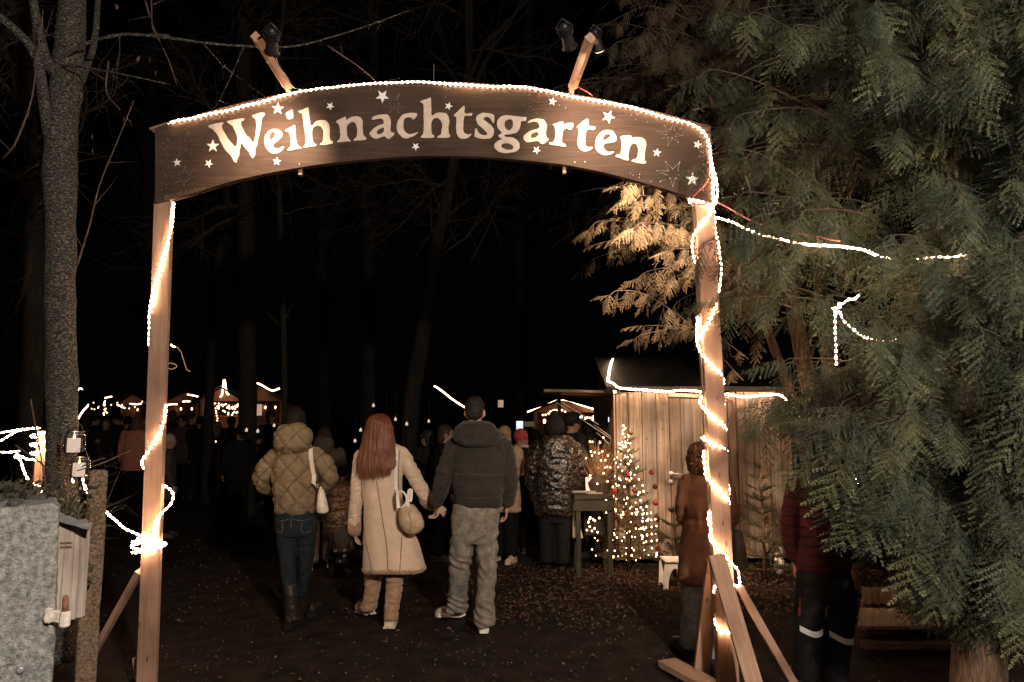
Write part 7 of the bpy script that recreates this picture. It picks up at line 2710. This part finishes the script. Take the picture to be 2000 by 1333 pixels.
# white plastic step stool
Ys = 7.35
t = thing('step_stool', 'white plastic step stool left of the brown parka', 'stool', V((P(1308, 1125, Ys).x, Ys, 0)))
xa, xb = P(1290, 1100, Ys).x, P(1338, 1100, Ys).x
zt_ = P(1300, 1092, Ys).z
arch_o = []
for k in range(13):
    a = math.pi * k / 12
    arch_o.append((math.cos(a), math.sin(a)))
for yy in (Ys - .12, Ys + .11):
    mb = MB()
    pts = [V((xa, yy, .0)), V((xa + .012, yy, zt_ - .05)), V((xa + .04, yy, zt_ - .008)), V((xb - .04, yy, zt_ - .008)), V((xb - .012, yy, zt_ - .05)), V((xb, yy, 0)), V((xb - .045, yy, 0))]
    cxm, rr = (xa + xb) / 2, (xb - xa) / 2 - .05
    pts += [V((cxm + rr * c_, yy, .02 + (zt_ - .09) * s_)) for c_, s_ in arch_o] + [V((xa + .045, yy, 0))]
    mb.plate(pts, (0, 1, 0), .012)
    part('leg_panel', mb, M['white_plastic'], t)
mb = MB()
mb.bar(V((xa + .02, Ys, zt_ - .004)), V((xb - .02, Ys, zt_ - .004)), .27, .016, up=(0, 0, 1), ch=.2)
part('step', mb, M['white_plastic'], t)
# white canister by the young fir
t = thing('canister', 'small white canister in the shade behind the young fir', 'canister', V((P(1516, 1070, 7.9).x, 7.9, 0)))
q = V((P(1516, 1070, 7.9).x, 7.9, 0))
mb = MB(); mb.loft([(q, .07, .07, 0), (q + V((0, 0, .16)), .075, .075, 0), (q + V((0, 0, .21)), .04, .04, 0), (q + V((0, 0, .24)), .03, .03, 0)], 16)
part('canister_body', mb, M['white_plastic'], t, True)
mb = MB(); mb.tube(smooth_path([q + V((-.06, 0, .2)), q + V((-.03, 0, .29)), q + V((.04, 0, .29)), q + V((.06, 0, .2))], .02), .008, n=6)
part('handle', mb, M['white_plastic'], t, True)

# rope light on the shed eaves
Y = SHED[0] - .085
rope('rope_light', [P(1197, 702, Y + 1.2), P(1191, 718, Y + .7), P(1189, 735, Y + .3), P(1187, 744, Y + .05), P(1196, 748, Y - .02), P(1207, 757, Y - .02), P(1225, 760, Y - .02), P(1260, 762, Y - .02), P(1300, 765, Y - .02), P(1330, 763, Y - .02), P(1370, 765, Y - .02), P(1410, 769, Y - .02), P(1450, 775, Y - .02), P(1490, 773, Y - .02), P(1522, 772, Y - .05), P(1537, 784, 7.4), P(1550, 800, 7.0), P(1565, 818, 6.5), P(1582, 834, 5.9), P(1602, 847, 5.2)], 'rope light along the shed eaves drooping off to the right', r=.010, step=.012, pitch=.045)
mb = MB(); mb.bar(P(1199, 758, Y + .1), P(1201, 768, Y + .1), .03, .03)
solo('rope_light', mb, M['rope_dim'], 'short bright stub of rope light at the left shed corner', 'rope light', 'rope lights')
# rope lights inside the big conifer
rope('rope_light', [P(1677, 577, 4.0), P(1668, 586, 4.05), P(1655, 584, 4.1), P(1650, 592, 4.0), P(1638, 594, 4.1), P(1640, 602, 4.0), P(1627, 603, 4.1), P(1633, 612, 4.0), P(1641, 610, 4.1), P(1645, 622, 4.0), P(1655, 633, 4.0), P(1668, 645, 4.0), P(1685, 658, 4.05), P(1705, 664, 4.1), P(1730, 667, 4.1), P(1752, 664, 4.05)], 'tangled rope light draped in a curve through the middle of the conifer', r=.0052)
rope('rope_light', [P(1632, 606, 4.15), P(1631, 640, 4.15), P(1632, 680, 4.18), P(1634, 712, 4.20)], 'rope light hanging straight down inside the conifer', r=.0052)
rope('rope_light', [P(1664, 912, 4.10), P(1668, 928, 4.08), P(1675, 945, 4.06), P(1688, 946, 4.06)], 'small hook of rope light in the conifer above the striped jacket', r=.0052)
# dark fir bough pinned to the shed
t = thing('fir_bough', 'dark fir bough hung on the shed wall right of the door', 'bough', P(1465, 840, 8.5))
mb = MB()
for k in range(26):
    b0 = P(1478 + random.uniform(-6, 6), 826 + random.uniform(-4, 6), 8.52)
    e = P(random.uniform(1436, 1492), random.uniform(838, 868), 8.44)
    pts = [b0, b0.lerp(e, .5) + V((0, -.02, .01)), e]
    mb.tube(pts, [.004, .003, .001], n=3, caps=False)
    for i in range(34):
        f = i / 34
        c = b0.lerp(e, f)
        n_ = V((random.gauss(0, 1), random.gauss(0, .5), random.gauss(0, 1))).normalized() * .03
        w = V((0, 0, .0025))
        mb.add([c - w, c + w, c + n_], [(0, 1, 2)])
part('bough_needles', mb, M['needle'], t)['kind'] = 'stuff'
# low slatted pallets under the conifer
Yq = 5.9
t = thing('wooden_pallet', 'low dark slatted pallet leaning on its edge under the conifer', 'pallet', V((P(1765, 1190, Yq).x, Yq, 0)), 'pallets under the conifer')
for k in range(8):
    u = 1692 + 18 * k
    mb = MB(); mb.bar(P(u, 1181, Yq + .05), P(u + 1, 1150 + .8 * k, Yq + .12), .065, .02)
    part('slat', mb, M['timber_old'], t)
for v in (1155, 1180):
    mb = MB(); mb.bar(P(1683, v - 2, Yq + .13), P(1828, v + 4, Yq + .13), .05, .03)
    part('cross_bar', mb, M['timber_old'], t)
t = thing('wooden_pallet', 'low brown slatted pallet lying flat in front of the leaning one', 'pallet', V((P(1765, 1215, 5.4).x, 5.4, 0)), 'pallets under the conifer')
for k in range(9):
    u = 1690 + 20 * k
    mb = MB(); mb.bar(P(u - 4, 1226, 5.25), P(u, 1190 + .8 * k, 5.8), .070, .02, up=(0, 0, 1))
    part('slat', mb, M['timber_old'], t)
for Yk in (5.3, 5.75):
    mb = MB(); c0, c1 = P(1684, 1222, Yk), P(1856, 1228, Yk); c0.z = c1.z = .05
    mb.bar(c0, c1, .05, .09)
    part('runner', mb, M['timber_old'], t)
